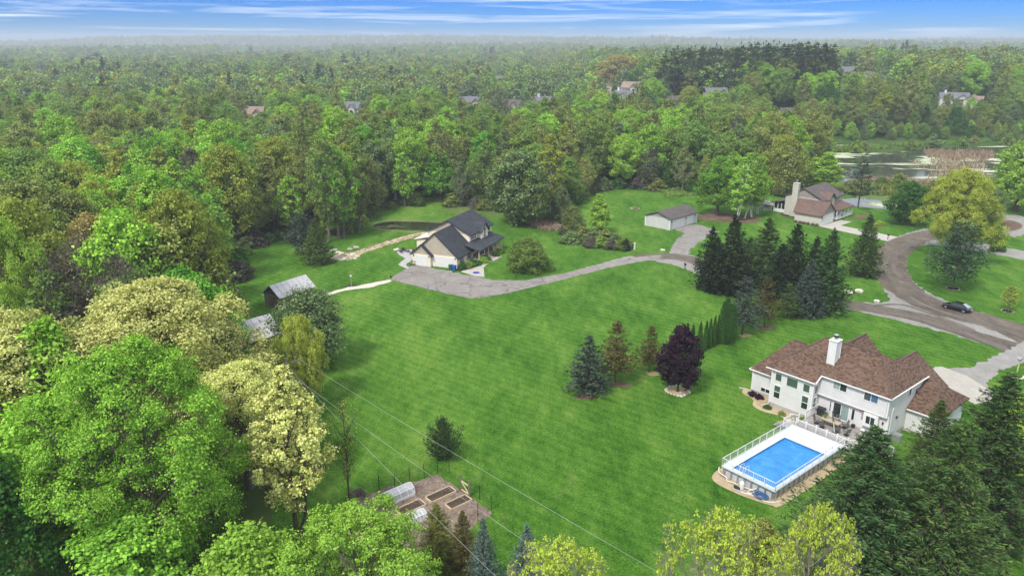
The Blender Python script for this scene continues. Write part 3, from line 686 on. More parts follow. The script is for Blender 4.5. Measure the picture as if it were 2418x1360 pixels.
# ------------------------------------------------------------------ ground sheet to the horizon
def build_ground():
    ys = list(np.arange(-60, 400, 20.)) + list(np.arange(400, 1200, 28.)) + list(np.arange(1200, 9001, 100.))
    nx = 90; V = []; F = []
    ys = [v for v in ys if v <= 4950]
    for y in ys:
        half = 260 + max(0, y)*0.98
        for i in range(nx+1):
            x = -half + 2*half*i/nx; V.append((x, y, terrain(x, y)))
    for j in range(len(ys)-1):
        for i in range(nx):
            a = j*(nx+1)+i; F.append((a, a+1, a+nx+2, a+nx+1))
    me = bpy.data.meshes.new('ground'); me.from_pydata(V, [], F)
    me.polygons.foreach_set('use_smooth', [True]*len(F)); me.update()
    tag(link_mesh('ground', me, None, M['floor']), kind='structure')
build_ground()
OPEN = [(1000,2600),(780,1800),(760,1420),(800,1280),(800,1150),(770,1000),(740,900),(600,850),(540,800),(520,720),(545,640),(590,590),(660,562),(730,572),(800,556),(860,518),
        (900,498),(1000,486),(1100,490),(1180,503),(1260,533),(1310,528),(1340,490),(1400,456),(1480,446),(1560,452),(1640,462),(1700,462),(1780,452),(1860,465),
        (1900,440),(1965,425),(1930,370),(1830,345),(1770,332),(1700,322),(1760,317),(1900,322),(2050,328),(2200,324),(2340,322),(2460,318),(3000,300),(3300,500),(3300,2600)]
sheet('lawn', [(560,2300),(600,1420),(640,1280),(640,1150),(620,1000),(600,900),(560,850),(530,800),(510,720),(535,640),(590,580),(660,552),(730,562),(800,546),(860,508),
        (900,492),(1000,478),(1100,482),(1180,493),(1260,523),(1310,508),(1340,480),(1400,446),(1480,438),(1560,444),(1640,452),(1720,452),(1800,447),(1870,448),(1960,445),
        (2100,462),(2300,462),(2460,470),(3100,520),(3300,900),(3300,2300)], 0.006, M['lawn'], k=4)
sheet('marsh_bank', [(1640,440),(1760,420),(1850,405),(1930,400),(1980,424),(2080,432),(2200,440),(2300,425),(2420,400),(2700,380),(2700,470),(2300,478),(2100,476),(1960,458),(1800,460),(1680,462)], 0.010, M['bank'], k=4)
sheet('marsh_meadow', [(1560,345),(1660,318),(1780,308),(2000,318),(2300,312),(2700,300),(2700,345),(2418,335),(2100,330),(1950,345),(1940,372),(1800,380),(1640,372)], 0.010, M['drygrass'], k=4)
# marsh open water with duckweed, banks between
sheet('marsh_water', [(1900,356),(2050,362),(2200,352),(2340,346),(2600,342),(2700,420),(2440,440),(2330,448),(2200,437),(2080,428),(1985,428),(1900,404)], 0.018, M['marsh'], k=5)
sheet('marsh_water', [(1950,334),(2060,328),(2200,326),(2330,322),(2480,320),(2480,334),(2300,338),(2150,344),(2000,350),(1940,348)], 0.018, M['marsh'], k=5)
sheet('pond', [(2002,470),(2040,468),(2085,476),(2130,488),(2110,494),(2050,491),(1995,484),(1975,474)], 0.020, M['marsh'], k=5)
sheet('pond', [(884,531),(920,524),(975,524),(1040,527),(1100,532),(1060,545),(990,545),(930,542),(892,538)], 0.020, M['pond'], k=5)
sheet('pond', [(1640,448),(1700,438),(1800,440),(1860,446),(1905,455),(1860,462),(1760,456),(1690,458)], 0.020, M['marsh'], k=5)
sheet('pond_margin', [(872,531),(915,519),(975,518),(1050,521),(1120,530),(1070,550),(990,551),(925,547),(880,541)], 0.014, M['bank'], k=5)
sheet('rough_slope', [(1040,498),(1100,484),(1180,494),(1215,508),(1160,512),(1090,508)], 0.014, M['bank'], k=5, jitter=1.5)

# ------------------------------------------------------------------ roads and drives
sheet('road_shoulder', [(3300,1190),(2520,832),(2418,778),(2330,742),(2250,718),(2190,690),(2150,660),(2135,630),(2140,600),(2165,580),(2210,578),(2300,592),(2540,635),
        (2540,615),(2300,572),(2235,558),(2200,548),(2250,540),(2300,545),(2330,552),(2400,560),(2450,545),(2455,520),(2400,508),(2340,505),(2290,512),(2240,528),
        (2160,545),(2110,562),(2082,590),(2068,620),(2070,655),(2092,690),(2104,705),(2085,716),(2030,714),(1990,710),(1940,700),(1860,672),(1740,640),(1660,612),(1630,602),(1626,592),
        (1660,566),(1690,548),(1672,544),(1600,575),(1575,600),(1480,606),(1420,622),(1340,644),(1240,662),(1160,664),
        (1100,650),(1060,640),(985,626),(965,632),(920,660),(990,676),(1060,694),(1110,704),(1200,692),(1310,662),(1440,630),(1530,614),(1600,628),(1700,668),(1900,716),(1990,728),(2100,752),(2250,790),(2380,828),(2520,905),(3300,1290)], 0.012, M['shoulder'], smooth=False, jitter=.7)
ribbon('road', [(3300,1232),(2600,888),(2418,790),(2330,758),(2240,736),(2165,704),(2118,668),(2100,630),(2110,595),(2150,568),(2215,552),(2300,538)], 6.6, 0.020, M['gravel'])
ribbon('road', [(2480,846),(2300,792),(2180,752),(2080,732),(1980,714),(1860,684),(1740,650),(1660,622),(1590,606),(1500,609)], 4.6, 0.024, M['gravel'])
for off, w in (((0, 0), 1.0), ((18, -16), 1.0)):
    ribbon('wheel_track', [(2600+off[0],872+off[1]),(2418+off[0],796+off[1]),(2330+off[0],764+off[1]),(2240+off[0],741+off[1]),(2160+off[0],708+off[1]),(2112+off[0],668+off[1]*.6),(2092+off[0],630),(2103+off[0],597),(2145+off[0],572)], 0.75, 0.028, M['track'], kind='structure')
ribbon('wheel_track', [(2480,872),(2300,795),(2180,756),(2080,733),(1980,715),(1860,685),(1740,652),(1650,620),(1585,604),(1530,606)], 1.5, 0.030, M['track'])
ribbon('wheel_track', [(2300,780),(2200,742),(2130,720),(2060,720),(1985,708)], 0.9, 0.032, M['track'])
sheet('driveway', [(985,628),(1040,638),(1085,648),(1120,652),(1160,662),(1240,662),(1330,646),(1420,624),(1490,608),(1560,602),(1560,612),(1500,620),(1440,632),(1380,648),(1300,668),(1200,692),(1130,705),(1100,703),(1050,692),(985,676),(918,660),(950,640),(975,627)], 0.036, M['asphalt'], smooth=False, jitter=.3)
sheet('driveway', [(1592,542),(1600,535),(1648,530),(1700,548),(1672,556),(1635,562),(1622,575),(1618,600),(1580,600),(1590,575),(1602,560),(1618,552)], 0.036, M['asphalt'], smooth=False, jitter=.35)
sheet('driveway', [(1935,535),(1985,520),(2012,524),(1985,533),(2120,560),(2095,570)], 0.036, M['concrete'], smooth=False)
sheet('driveway', [(2418,806),(2330,850),(2290,868),(2208,872),(2200,880),(2350,950),(2330,905),(2370,870),(2480,838),(2520,820)], 0.036, M['shoulder'], smooth=False, jitter=0.5)
sheet('driveway', [(2206,867),(2224,866),(2282,887),(2346,927),(2340,948),(2300,955),(2236,912),(2200,880)], 0.044, M['concrete'], smooth=False)
sheet('turnaround_island', [(2352,527),(2385,521),(2412,530),(2408,541),(2375,546),(2352,538)], 0.040, M['mulch'])
sheet('path', [(1088,642),(1102,634),(1160,612),(1178,603),(1186,606),(1150,625),(1142,632),(1144,655),(1120,652)], 0.044, M['concrete'], smooth=False)
# ------------------------------------------------------------------ building materials
M['siding_grey'] = siding('siding_light_grey', (0.70, 0.695, 0.69), 0.2)
M['siding_cream'] = siding('siding_cream', (0.82, 0.73, 0.60), 0.2)
M['siding_taupe'] = siding('siding_taupe', (0.55, 0.525, 0.46), 0.2)
M['siding_vert'] = siding('siding_grey_panels', (0.55, 0.55, 0.54), 0.3, vertical=True)
M['siding_white'] = siding('siding_white', (0.74, 0.74, 0.72), 0.25)
M['siding_beige'] = siding('siding_beige', (0.52, 0.46, 0.36), 0.25)
M['white'] = plain('white_paint', (0.72, 0.72, 0.72), 0.5, 0.06, 2.0)
M['trim'] = plain('white_trim', (0.74, 0.74, 0.73), 0.45, 0.05, 1.5)
M['cream'] = plain('cream_wood_posts', (0.58, 0.46, 0.30), 0.6, 0.12, 2.0)
M['door_white'] = plain('garage_door_paint', (0.70, 0.70, 0.69), 0.5, 0.05, 1.2)
M['foundation'] = plain('foundation_block', (0.40, 0.385, 0.35), 0.9, 0.12, 2.0, bump=0.3)
M['rf_brown'] = shingle('shingle_brown', [(0.050, 0.032, 0.028), (0.095, 0.056, 0.042), (0.135, 0.082, 0.058), (0.18, 0.115, 0.072), (0.135, 0.105, 0.095)])
M['rf_charcoal'] = shingle('shingle_charcoal', [(0.028, 0.031, 0.038), (0.048, 0.052, 0.062), (0.075, 0.080, 0.092)])
M['rf_redbrown'] = shingle('shingle_red_brown', [(0.095, 0.060, 0.048), (0.155, 0.102, 0.082), (0.205, 0.142, 0.115)])
M['rf_grey'] = shingle('shingle_grey_brown', [(0.070, 0.058, 0.055), (0.115, 0.097, 0.092), (0.165, 0.145, 0.135)])
M['rf_slate'] = shingle('shingle_slate_grey', [(0.10, 0.105, 0.12), (0.16, 0.165, 0.18), (0.22, 0.225, 0.24)])
M['rf_tan'] = shingle('shingle_tan', [(0.20, 0.145, 0.11), (0.28, 0.21, 0.165), (0.34, 0.26, 0.21)])
M['glass_dark'] = plain('window_glass', (0.018, 0.028, 0.026), 0.06, 0.3, 1.0, spec=0.8)
M['glass_green'] = plain('window_glass_blinds', (0.06, 0.105, 0.075), 0.12, 0.3, 1.5, spec=0.7, streak=(0.3, 0.3, 16))
M['glass_blue'] = plain('window_glass_blue_curtain', (0.03, 0.12, 0.24), 0.15, 0.3, 2.0, spec=0.7)
M['glass_pale'] = plain('window_glass_pale', (0.26, 0.34, 0.33), 0.12, 0.2, 2.0, spec=0.7)
M['shutter'] = plain('shutter_dark', (0.045, 0.05, 0.055), 0.6, 0.2, 5.0)
M['black'] = plain('black_metal', (0.022, 0.022, 0.024), 0.45, 0.3, 5.0)
M['bronze'] = plain('bronze_metal', (0.10, 0.095, 0.085), 0.5, 0.2, 6.0)
M['deckwood'] = shingle('deck_boards', [(0.22, 0.20, 0.185), (0.30, 0.275, 0.255), (0.37, 0.34, 0.32)], w=3.6, h=0.14, rough=0.8)
M['metalroof'] = plain('weathered_metal_roof', (0.46, 0.45, 0.46), 0.5, 0.22, 1.2, spec=0.5, streak=(0.25, 2.2, 1))
M['rust'] = plain('rusty_siding', (0.13, 0.09, 0.07), 0.85, 0.5, 2.5, bump=0.3)
M['weatherwood'] = plain('weathered_wood', (0.17, 0.145, 0.12), 0.9, 0.35, 4.0, bump=0.4, bscale=14)
M['galv'] = plain('galvanised_metal', (0.42, 0.43, 0.44), 0.4, 0.15, 6.0, metal=0.6)
M['stone'] = plain('field_stone', (0.38, 0.35, 0.31), 0.9, 0.4, 1.8, bump=0.5, bscale=9)
M['stone_pale'] = plain('pale_stone', (0.55, 0.50, 0.43), 0.9, 0.25, 2.5, bump=0.5, bscale=9)
M['stone_red'] = plain('reddish_stone', (0.30, 0.19, 0.14), 0.9, 0.35, 2.5, bump=0.5, bscale=9)
M['flagstone'] = plain('flagstone', (0.40, 0.39, 0.39), 0.85, 0.25, 2.0, bump=0.4)

# ------------------------------------------------------------------ building helpers (local frames, x along the wall)
def orient(plane, c, out):
    """returns f(u, v, d) -> local point. plane 'y': wall at y=c facing out (-1/+1); 'x' likewise. u runs along the wall, v up, d outwards"""
    if plane == 'y': return lambda u, v, d: (u, c + out*d, v)
    return lambda u, v, d: (c + out*d, u, v)
def obox(mb, f, u0, u1, v0, v1, d0, d1, mi=0):
    P = [f(u, v, d) for d in (d0, d1) for v in (v0, v1) for u in (u0, u1)]
    c = sum((Vector(p) for p in P), Vector())/8
    for q in ((0,1,3,2),(4,5,7,6),(0,1,5,4),(2,3,7,6),(0,2,6,4),(1,3,7,5)):
        pts = [Vector(P[i]) for i in q]; n = (pts[1]-pts[0]).cross(pts[2]-pts[0])
        if n.dot(sum(pts, Vector())/4 - c) < 0: pts = pts[::-1]
        mb.face(pts, mi)
def window(parent, f, u0, u1, v0, v1, glass='glass_dark', cols=2, rows=1, fr=0.09, shutters=0.0, name='window', shut=None):
    """frame standing proud of the wall, panes recessed in it"""
    m = MB()
    obox(m, f, u0-fr, u1+fr, v0-fr, v0, -0.03, 0.06); obox(m, f, u0-fr, u1+fr, v1, v1+fr, -0.03, 0.06)
    obox(m, f, u0-fr, u0, v0, v1, -0.03, 0.06); obox(m, f, u1, u1+fr, v0, v1, -0.03, 0.06)
    for i in range(1, cols):
        u = u0+(u1-u0)*i/cols; obox(m, f, u-0.035, u+0.035, v0, v1, -0.02, 0.05)
    for i in range(1, rows):
        v = v0+(v1-v0)*i/rows; obox(m, f, u0, u1, v-0.035, v+0.035, -0.02, 0.048)
    w = m.build(name, M['trim'], parent)
    gl = glass if isinstance(glass, (list, tuple)) else [glass]*(cols*rows)
    for i in range(cols):
        for j in range(rows):
            g = MB(); a = u0+(u1-u0)*i/cols; b = u0+(u1-u0)*(i+1)/cols; c = v0+(v1-v0)*j/rows; d = v0+(v1-v0)*(j+1)/rows
            obox(g, f, a+0.012, b-0.012, c+0.012, d-0.012, 0.004, 0.022); g.build('pane', M[gl[(j*cols+i) % len(gl)]], w)
    if shutters:
        for a, b in ((u0-fr-shutters, u0-fr-0.01), (u1+fr+0.01, u1+fr+shutters)):
            s = MB(); obox(s, f, a, b, v0-fr, v1+fr, 0.0, 0.05)
            k = 7
            for q in range(k): z = v0+(v1-v0)*(q+0.2)/k; obox(s, f, a+0.04, b-0.04, z, z+(v1-v0)/k*0.5, 0.05, 0.065)
            s.build('shutter', M['shutter'], parent)
    return w
def garage_door(parent, f, u0, u1, v1, rows=4, cols=4, v0=0.05):
    m = MB(); fr = 0.11
    obox(m, f, u0-fr, u0, v0, v1+fr, -0.02, 0.07); obox(m, f, u1, u1+fr, v0, v1+fr, -0.02, 0.07); obox(m, f, u0, u1, v1, v1+fr, -0.02, 0.07)
    d = m.build('garage_door', M['trim'], parent)
    for j in range(rows):
        p = MB(); a = v0+(v1-v0)*j/rows; b = v0+(v1-v0)*(j+1)/rows
        obox(p, f, u0, u1, a+0.012, b-0.012, -0.01, 0.02)
        for i in range(cols):
            x0 = u0+(u1-u0)*(i+0.1)/cols; x1 = u0+(u1-u0)*(i+0.9)/cols; obox(p, f, x0, x1, a+0.10, b-0.10, 0.02, 0.032)
        p.build('door_panel', M['door_white'], d)
    return d
def lamp(parent, f, u, v):
    m = MB(); obox(m, f, u-0.06, u+0.06, v-0.14, v+0.14, 0.02, 0.16); obox(m, f, u-0.09, u+0.09, v+0.14, v+0.18, 0.0, 0.2)
    m.build('wall_lamp', M['black'], parent)
def gable_wall(m, f, u0, u1, zb, ze, zp, up=None, mi=0):
    up = (u0+u1)/2 if up is None else up
    P = [f(u0, zb, 0), f(u1, zb, 0), f(u1, ze, 0), f(up, zp, 0), f(u0, ze, 0)]
    m.face(P, mi); m.face([Vector(p) for p in P[::-1]], mi)
def gutter(parent, a, b, name='gutter'):
    m = MB(); m.bar(a, b, 0.13, 0.12); return m.build(name, M['trim'], parent)
def pipe(parent, pts, name='downpipe', mat='trim', r=0.05):
    m = MB(); m.tube(pts, r, 6); return m.build(name, M[mat], parent)
def railing(m, a, b, h=1.0, post=0.0, step=0.13, w=0.028):
    a = Vector(a); b = Vector(b); L = (b-a).length; Z = Vector((0, 0, 1))
    m.bar(a+Z*h, b+Z*h, 0.07, 0.06); m.bar(a+Z*0.1, b+Z*0.1, 0.05, 0.05)
    n = int(L/step)
    for i in range(1, n): p = a+(b-a)*i/n; m.bar(p+Z*0.1, p+Z*h, w)
def posts(parent, pts, h, w=0.11, mat='white', cap=True, name='post'):
    for p in pts:
        m = MB(); x, y, z = p; m.box(x-w/2, x+w/2, y-w/2, y+w/2, z, z+h)
        if cap: m.box(x-w*.7, x+w*.7, y-w*.7, y+w*.7, z+h, z+h+0.05)
        m.build(name, M[mat], parent)

# ------------------------------------------------------------------ grey house by the pool (right foreground)
A = empty('house', (32.71, 86.50, 0), R_(-50), 'light grey two storey house with brown shingle roof and white chimney beside the pool', 'house')
k = 0.6; zr = lambda y: 5.25 + k*(y+0.3)           # plane of the rear roof slope
RY = 5.75; RZ = zr(RY)
w = MB(); S0 = orient('y', 0, -1)
w.prism([(0,0),(5.45,0),(5.45,3.3),(0,3.3)], 0.55, 5.22)                # tall family-room wing
w.prism([(0.02,3.3),(5.5,3.3),(5.5,10.2),(0.02,10.2)], 0.55, 5.6)
w.prism([(5.5,1.62),(13.8,1.62),(13.8,10.2),(5.5,10.2)], 0.55, 3.4)      # ground floor, recessed under the upper floor
w.prism([(5.47,1.2),(13.8,1.2),(13.8,10.2),(5.47,10.2)], 3.4, 5.93)
w.prism([(-3.75,1.87),(-0.02,1.87),(-0.02,12.2),(-3.75,12.2)], 0.35, 3.25)
w.prism([(13.82,6.6),(17.2,6.6),(17.2,14.4),(13.82,14.4)], 0.3, 3.0)
w.prism([(7.1,10.2),(14.6,10.2),(14.6,14.2),(7.1,14.2)], 0.3, 3.6)
w.prism([(2.6,10.2),(7.0,10.2),(7.0,12.7),(2.6,12.7)], 0.3, 5.4)
w.face([(2.6,12.71,5.4),(7.0,12.71,5.4),(4.9,12.71,7.8)][::-1]); w.face([(7.1,14.21,3.6),(14.6,14.21,3.6),(10.8,14.21,6.8)][::-1])
w.build('wall', M['siding_grey'], A)
fd = MB(); fd.prism([(-3.72,1.9),(0.03,1.9),(0.03,0.03),(5.42,0.03),(5.42,1.65),(13.77,1.65),(13.77,6.63),(17.17,6.63),(17.17,14.37),(-3.72,12.17)], -0.1, 0.6)
fd.build('foundation', M['foundation'], A)
w = MB()
w.slab([(-0.8,-0.3,zr(-0.3)),(5.75,-0.3,zr(-0.3)),(5.75,0.9,zr(0.9)),(14.1,0.9,zr(0.9)),(10.4,RY,RZ),(3.43,RY,RZ)], 0.16)
w.slab([(-0.8,-0.3,zr(-0.3)),(3.43,RY,RZ),(0.03,10.6,5.97),(-0.8,9.6,5.25)], 0.16)
w.slab([(14.1,0.9,zr(0.9)),(14.1,10.6,zr(0.9)),(10.4,RY,RZ)], 0.16)
w.slab([(3.43,RY,RZ),(10.4,RY,RZ),(14.1,10.6,5.97),(0.03,10.6,5.97)], 0.16)
w.build('roof', [M['rf_brown'], M['trim']], A)
w = MB()
z0 = 3.25; q = lambda y: z0 + 0.6*(y-1.6)
w.slab([(-4.2,1.6,z0),(-0.05,1.6,z0),(-0.05,5.0,q(5.0)),(0.9,7.2,q(7.2)),(-1.67,7.2,q(7.2))], 0.15)
w.slab([(-4.2,1.6,z0),(-1.67,7.2,q(7.2)),(-4.2,12.8,z0)], 0.15)
w.slab([(-1.67,7.2,q(7.2)),(0.9,7.2,q(7.2)),(0.9,12.8,z0),(-4.2,12.8,z0)], 0.15)
w.build('roof', [M['rf_brown'], M['trim']], A)
w = MB()   # front gables seen over the ridge
w.slab([(5.0,7.0,8.02),(5.0,13.1,8.02),(7.6,13.1,5.6),(7.6,7.0,5.6)], 0.15); w.slab([(5.0,13.1,8.02),(5.0,7.0,8.02),(2.4,7.0,5.6),(2.4,13.1,5.6)], 0.15)
w.slab([(10.8,8.3,7.02),(10.8,14.7,7.02),(15.1,14.7,3.75),(15.1,8.3,3.75)], 0.15); w.slab([(10.8,14.7,7.02),(10.8,8.3,7.02),(6.7,8.3,3.75),(6.7,14.7,3.75)], 0.15)
w.build('roof', [M['rf_brown'], M['trim']], A)
w = MB()
w.slab([(13.82,6.3,3.0),(17.6,6.3,3.0),(15.2,10.6,5.5),(13.82,10.6,5.5)], 0.15); w.slab([(17.6,6.3,3.0),(17.6,14.9,3.0),(15.2,10.6,5.5)], 0.15)
w.slab([(17.6,14.9,3.0),(13.82,14.9,3.0),(13.82,10.6,5.5),(15.2,10.6,5.5)], 0.15)
w.build('roof', [M['rf_brown'], M['trim']], A)
cap = MB()
cap.bar((3.43,RY,RZ+0.02),(10.4,RY,RZ+0.02),0.3,0.05); cap.bar((10.4,RY,RZ+0.02),(14.1,0.9,zr(0.9)+0.02),0.26,0.05); cap.bar((-0.8,-0.3,zr(-0.3)+0.02),(3.43,RY,RZ+0.02),0.26,0.05)
cap.bar((-1.67,7.2,q(7.2)+0.02),(0.2,7.2,q(7.2)+0.02),0.26,0.05); cap.bar((5.0,7.2,8.05),(5.0,13.1,8.05),0.26,0.05); cap.bar((10.8,8.6,7.05),(10.8,14.7,7.05),0.26,0.05)
cap.build('ridge_cap', plain('ridge_cap_brown', (0.10, 0.065, 0.052), 0.9, 0.3, 4.0), A)
g1 = gutter(A, (-0.8,-0.36,5.18), (5.75,-0.36,5.18)); gutter(A, (5.75,0.84,5.90), (14.1,0.84,5.90)); gutter(A, (14.16,0.9,5.90), (14.16,10.6,5.90)); gutter(A, (-4.2,1.54,3.18), (-0.1,1.54,3.18)); gutter(A, (13.9,6.24,2.92), (17.6,6.24,2.92)); gutter(A, (-4.26,1.6,3.18), (-4.26,12.8,3.18))
gutter(A, (5.81,-0.3,5.16), (5.81,0.9,5.88), 'rake_board')
ch = MB(); ch.box(5.4,6.3,2.55,3.7,6.3,9.95)
for xx, yy in ((5.4,2.55),(6.3,2.55),(6.3,3.7),(5.4,3.7)): ch.box(xx-0.05,xx+0.05,yy-0.05,yy+0.05,6.5,9.93,1)
ch.box(5.3,6.4,2.45,3.8,9.95,10.03,2)
chim = ch.build('chimney', [M['siding_white'], M['trim'], M['galv']], A)
fl = MB(); fl.lathe([(0.2,10.03),(0.2,10.35)], (5.85,3.12,0), 10); fl.build('flue', M['galv'], chim)
fl = MB(); fl.lathe([(0.27,10.35),(0.27,10.62)], (5.85,3.12,0), 10); fl.build('flue_cap', M['black'], chim)
fl = MB(); fl.lathe([(0.29,10.62),(0.22,10.70)], (5.85,3.12,0), 10); fl.build('flue_lid', M['galv'], chim)
v = MB(); v.lathe([(0.07,7.0),(0.07,7.55)], (11.0,3.2,0), 8); v.build('roof_vent', M['galv'], A)
for xx in (6.95, 8.6): pass
# rear windows
window(A, S0, 0.45, 1.25, 3.75, 4.68, 'glass_green', 1); window(A, S0, 0.45, 1.25, 1.42, 3.05, ['glass_dark', 'glass_green'], 1, 2)
window(A, S0, 2.0, 3.42, 3.58, 4.68, 'glass_green', 1)
window(A, S0, 4.2, 5.0, 3.62, 4.62, 'glass_green', 1); window(A, S0, 4.2, 5.0, 1.35, 3.02, ['glass_dark', 'glass_green'], 1, 2)
E1 = orient('x', 5.45, 1)
window(A, E1, 0.3, 0.95, 3.5, 4.55, 'glass_green', 1); window(A, E1, 0.3, 0.95, 1.5, 3.0, ['glass_dark', 'glass_green'], 1, 2)
SL = orient('y', 1.87, -1); window(A, SL, -2.45, -1.2, 0.62, 1.12, 'glass_dark', 2, fr=0.06, name='basement_window')
WL = orient('x', 0.0, -1); window(A, WL, 0.7, 1.3, 3.6, 4.7, 'glass_dark', 1)
SU = orient('y', 1.2, -1)
window(A, SU, 7.25, 8.85, 4.78, 5.78, ['glass_pale', 'glass_dark'], 2); window(A, SU, 10.98, 12.55, 4.72, 5.74, ['glass_dark', 'glass_blue'], 2)
S1 = orient('y', 1.62, -1)
window(A, S1, 7.45, 9.3, 0.98, 2.88, ['glass_dark', 'glass_pale'], 2, fr=0.13, name='sliding_door')
window(A, S1, 6.98, 7.12, 1.5, 2.85, 'glass_dark', 1); window(A, S1, 9.7, 10.02, 1.45, 2.85, 'glass_dark', 1)
bay = MB(); bay.box(11.25,12.95,1.1,1.62,1.55,3.22); bay.build('bay', M['siding_white'], A)
window(A, orient('y', 1.1, -1), 11.6, 12.6, 1.95, 2.9, 'glass_dark', 2)
lamp(A, S1, 13.35, 2.4)
E2 = orient('x', 13.8, 1)
window(A, E2, 6.4, 6.85, 4.55, 5.45, 'glass_dark', 1)
pipe(A, [(13.62,1.05,5.85),(13.62,1.1,5.6),(13.62,1.1,3.5),(13.95,1.5,3.3),(13.95,1.55,0.4)])
pipe(A, [(13.9,2.5,4.3),(14.0,2.05,4.2),(14.0,2.0,0.3)]); pipe(A, [(-0.08,-0.1,5.1),(-0.08,-0.1,0.3),(-0.6,-0.9,0.1)]); pipe(A, [(-3.85,1.8,3.1),(-3.85,1.8,0.2),(-5.4,1.5,0.08)])
v = MB(); obox(v, E2, 3.7, 4.0, 2.55, 2.75, 0, 0.15); v.build('dryer_vent', M['black'], A)
for x, y, z0_, z1_ in ((0,0,.55,5.2),(5.45,0,.55,5.2),(13.8,1.2,3.4,5.9),(5.47,1.2,3.4,5.9),(-3.75,1.87,.35,3.2),(13.8,1.62,.55,3.38),(17.2,6.6,.3,2.95)):
    m = MB(); m.box(x-.07,x+.07,y-.07,y+.07,z0_,z1_); m.build('corner_board', M['trim'], A)
m = MB(); m.box(5.47,13.8,1.17,1.21,3.32,3.46); m.build('overhang_trim', M['trim'], A)
m = MB(); m.box(14.0,14.9,3.0,3.9,.02,.85); m.build('air_conditioner', M['galv'], A)
# ------------------------------------------------------------------ deck
DZ = 0.85
D = empty('deck', (32.71, 86.50, 0), R_(-50), 'grey boarded deck with white railings between the grey house and the pool', 'deck')
m = MB(); m.prism([(5.5,1.6),(5.5,-4.1),(12.3,-4.1),(14.4,-2.6),(14.4,1.6)], DZ-0.16, DZ-0.02)
m.build('decking', M['deckwood'], D)
for x in np.arange(5.7, 14.3, 1.4):
    for y in (-3.9, -1.5, 0.9): m = MB(); m.box(x-.07, x+.07, y-.07, y+.07, 0, DZ-.16); m.build('support', M['weatherwood'], D)
def rail_part(a, b, n=1):
    m = MB(); railing(m, a, b); m.build('railing', M['white'], D)
P1 = (5.6,1.2,DZ); P2 = (5.6,-1.3,DZ); P3 = (5.6,-4.0,DZ); P4 = (12.2,-4.0,DZ); P5 = (14.3,-2.5,DZ); P6 = (14.3,-0.4,DZ)
for a, b in ((P1,P2),((5.6,-2.9,DZ),(4.7,-3.3,DZ)),((12.2,-4.0,DZ),(14.3,-2.5,DZ)),(P5,(14.3,-1.6,DZ))): rail_part(a, b)
for i in range(5):
    a = Vector((5.9+1.26*i,-4.0,DZ)); b = Vector((5.9+1.26*(i+1),-4.0,DZ)); rail_part(a, b)
posts(D, [P1,P2,(5.6,-2.9,DZ),(4.7,-3.3,DZ-.3),(4.7,-4.6,DZ-.3),(12.2,-4.0,DZ),P5,P6,(14.3,-1.6,DZ)] + [(5.9+1.26*i,-4.0,DZ) for i in range(5)], 1.15)
m = MB(); railing(m, (4.7,-4.6,DZ-.25), (5.7,-4.7,DZ-.25)); railing(m, (4.7,-3.4,DZ-.25), (4.7,-4.5,DZ-.25)); m.build('gate', M['white'], D)
for i in range(3):
    m = MB(); m.box(3.9-0.3*i, 5.5-0.3*i, -4.5, -3.2, DZ-0.2*(i+1)-.05, DZ-0.2*(i+1)); m.build('step', M['deckwood'], D)
for i in range(4):
    m = MB(); m.box(14.4+0.3*i, 14.7+0.3*i, -1.6, -0.4, DZ-0.2*(i+1), DZ-0.2*(i+1)+0.05); m.build('step', M['deckwood'], D)
for y in (-1.6, -0.4):
    m = MB(); railing(m, (14.4,y,DZ-.05), (15.7,y,0.0), 0.95); m.build('stair_railing', M['white'], D)
    posts(D, [(15.7,y,0.0)], 1.0)
# ------------------------------------------------------------------ above-ground pool
PZ = 1.25
W_ = empty('swimming_pool', (32.71, 86.50, 0), R_(-50), 'raised rectangular swimming pool with blue water and white coping and fence', 'pool')
X0, X1, Y0, Y1 = 5.75, 12.1, -18.5, -4.45; wx0, wx1, wy0, wy1 = 6.78, 11.62, -17.9, -7.9
m = MB()
for a in ((X0,wx0,Y0,Y1),(wx1,X1,Y0,Y1),(wx0,wx1,Y0,wy0),(wx0,wx1,wy1,Y1)): m.box(a[0],a[1],a[2],a[3],PZ-0.14,PZ-0.02)
m.build('coping', shingle('white_pool_deck', [(0.50,0.56,0.60),(0.56,0.62,0.66),(0.62,0.67,0.70)], w=4.0, h=0.3, rough=0.5), W_)
bl = plain('pool_liner', (0.035, 0.20, 0.50), 0.35, 0.25, 1.6)
m = MB(); m.box(wx0,wx1,wy0,wy1,0.1,0.12)
for a, b in (((wx0,wy0),(wx1,wy0)),((wx1,wy0),(wx1,wy1)),((wx1,wy1),(wx0,wy1)),((wx0,wy1),(wx0,wy0))):
    m.face([(b[0],b[1],0.1),(a[0],a[1],0.1),(a[0],a[1],PZ-0.03),(b[0],b[1],PZ-0.03)])
m.build('liner', bl, W_)
m_, t = newmat('pool_water'); p = N(t, 'ShaderNodeBsdfPrincipled', i_Roughness=0.03); p.inputs['IOR'].default_value = 1.33
tcn = N(t, 'ShaderNodeTexCoord'); nz = N(t, 'ShaderNodeTexNoise', i_Scale=0.45, i_Detail=5.0, i_Roughness=0.7, i_Distortion=1.2); LK(t, tcn.outputs['Object'], nz.inputs['Vector'])
rr = ramp(t, [(0.25, (0.020, 0.17, 0.44)), (0.52, (0.035, 0.24, 0.56)), (0.8, (0.075, 0.34, 0.66))]); LK(t, nz.outputs[0], rr.inputs[0]); LK(t, rr.outputs[0], p.inputs['Base Color'])
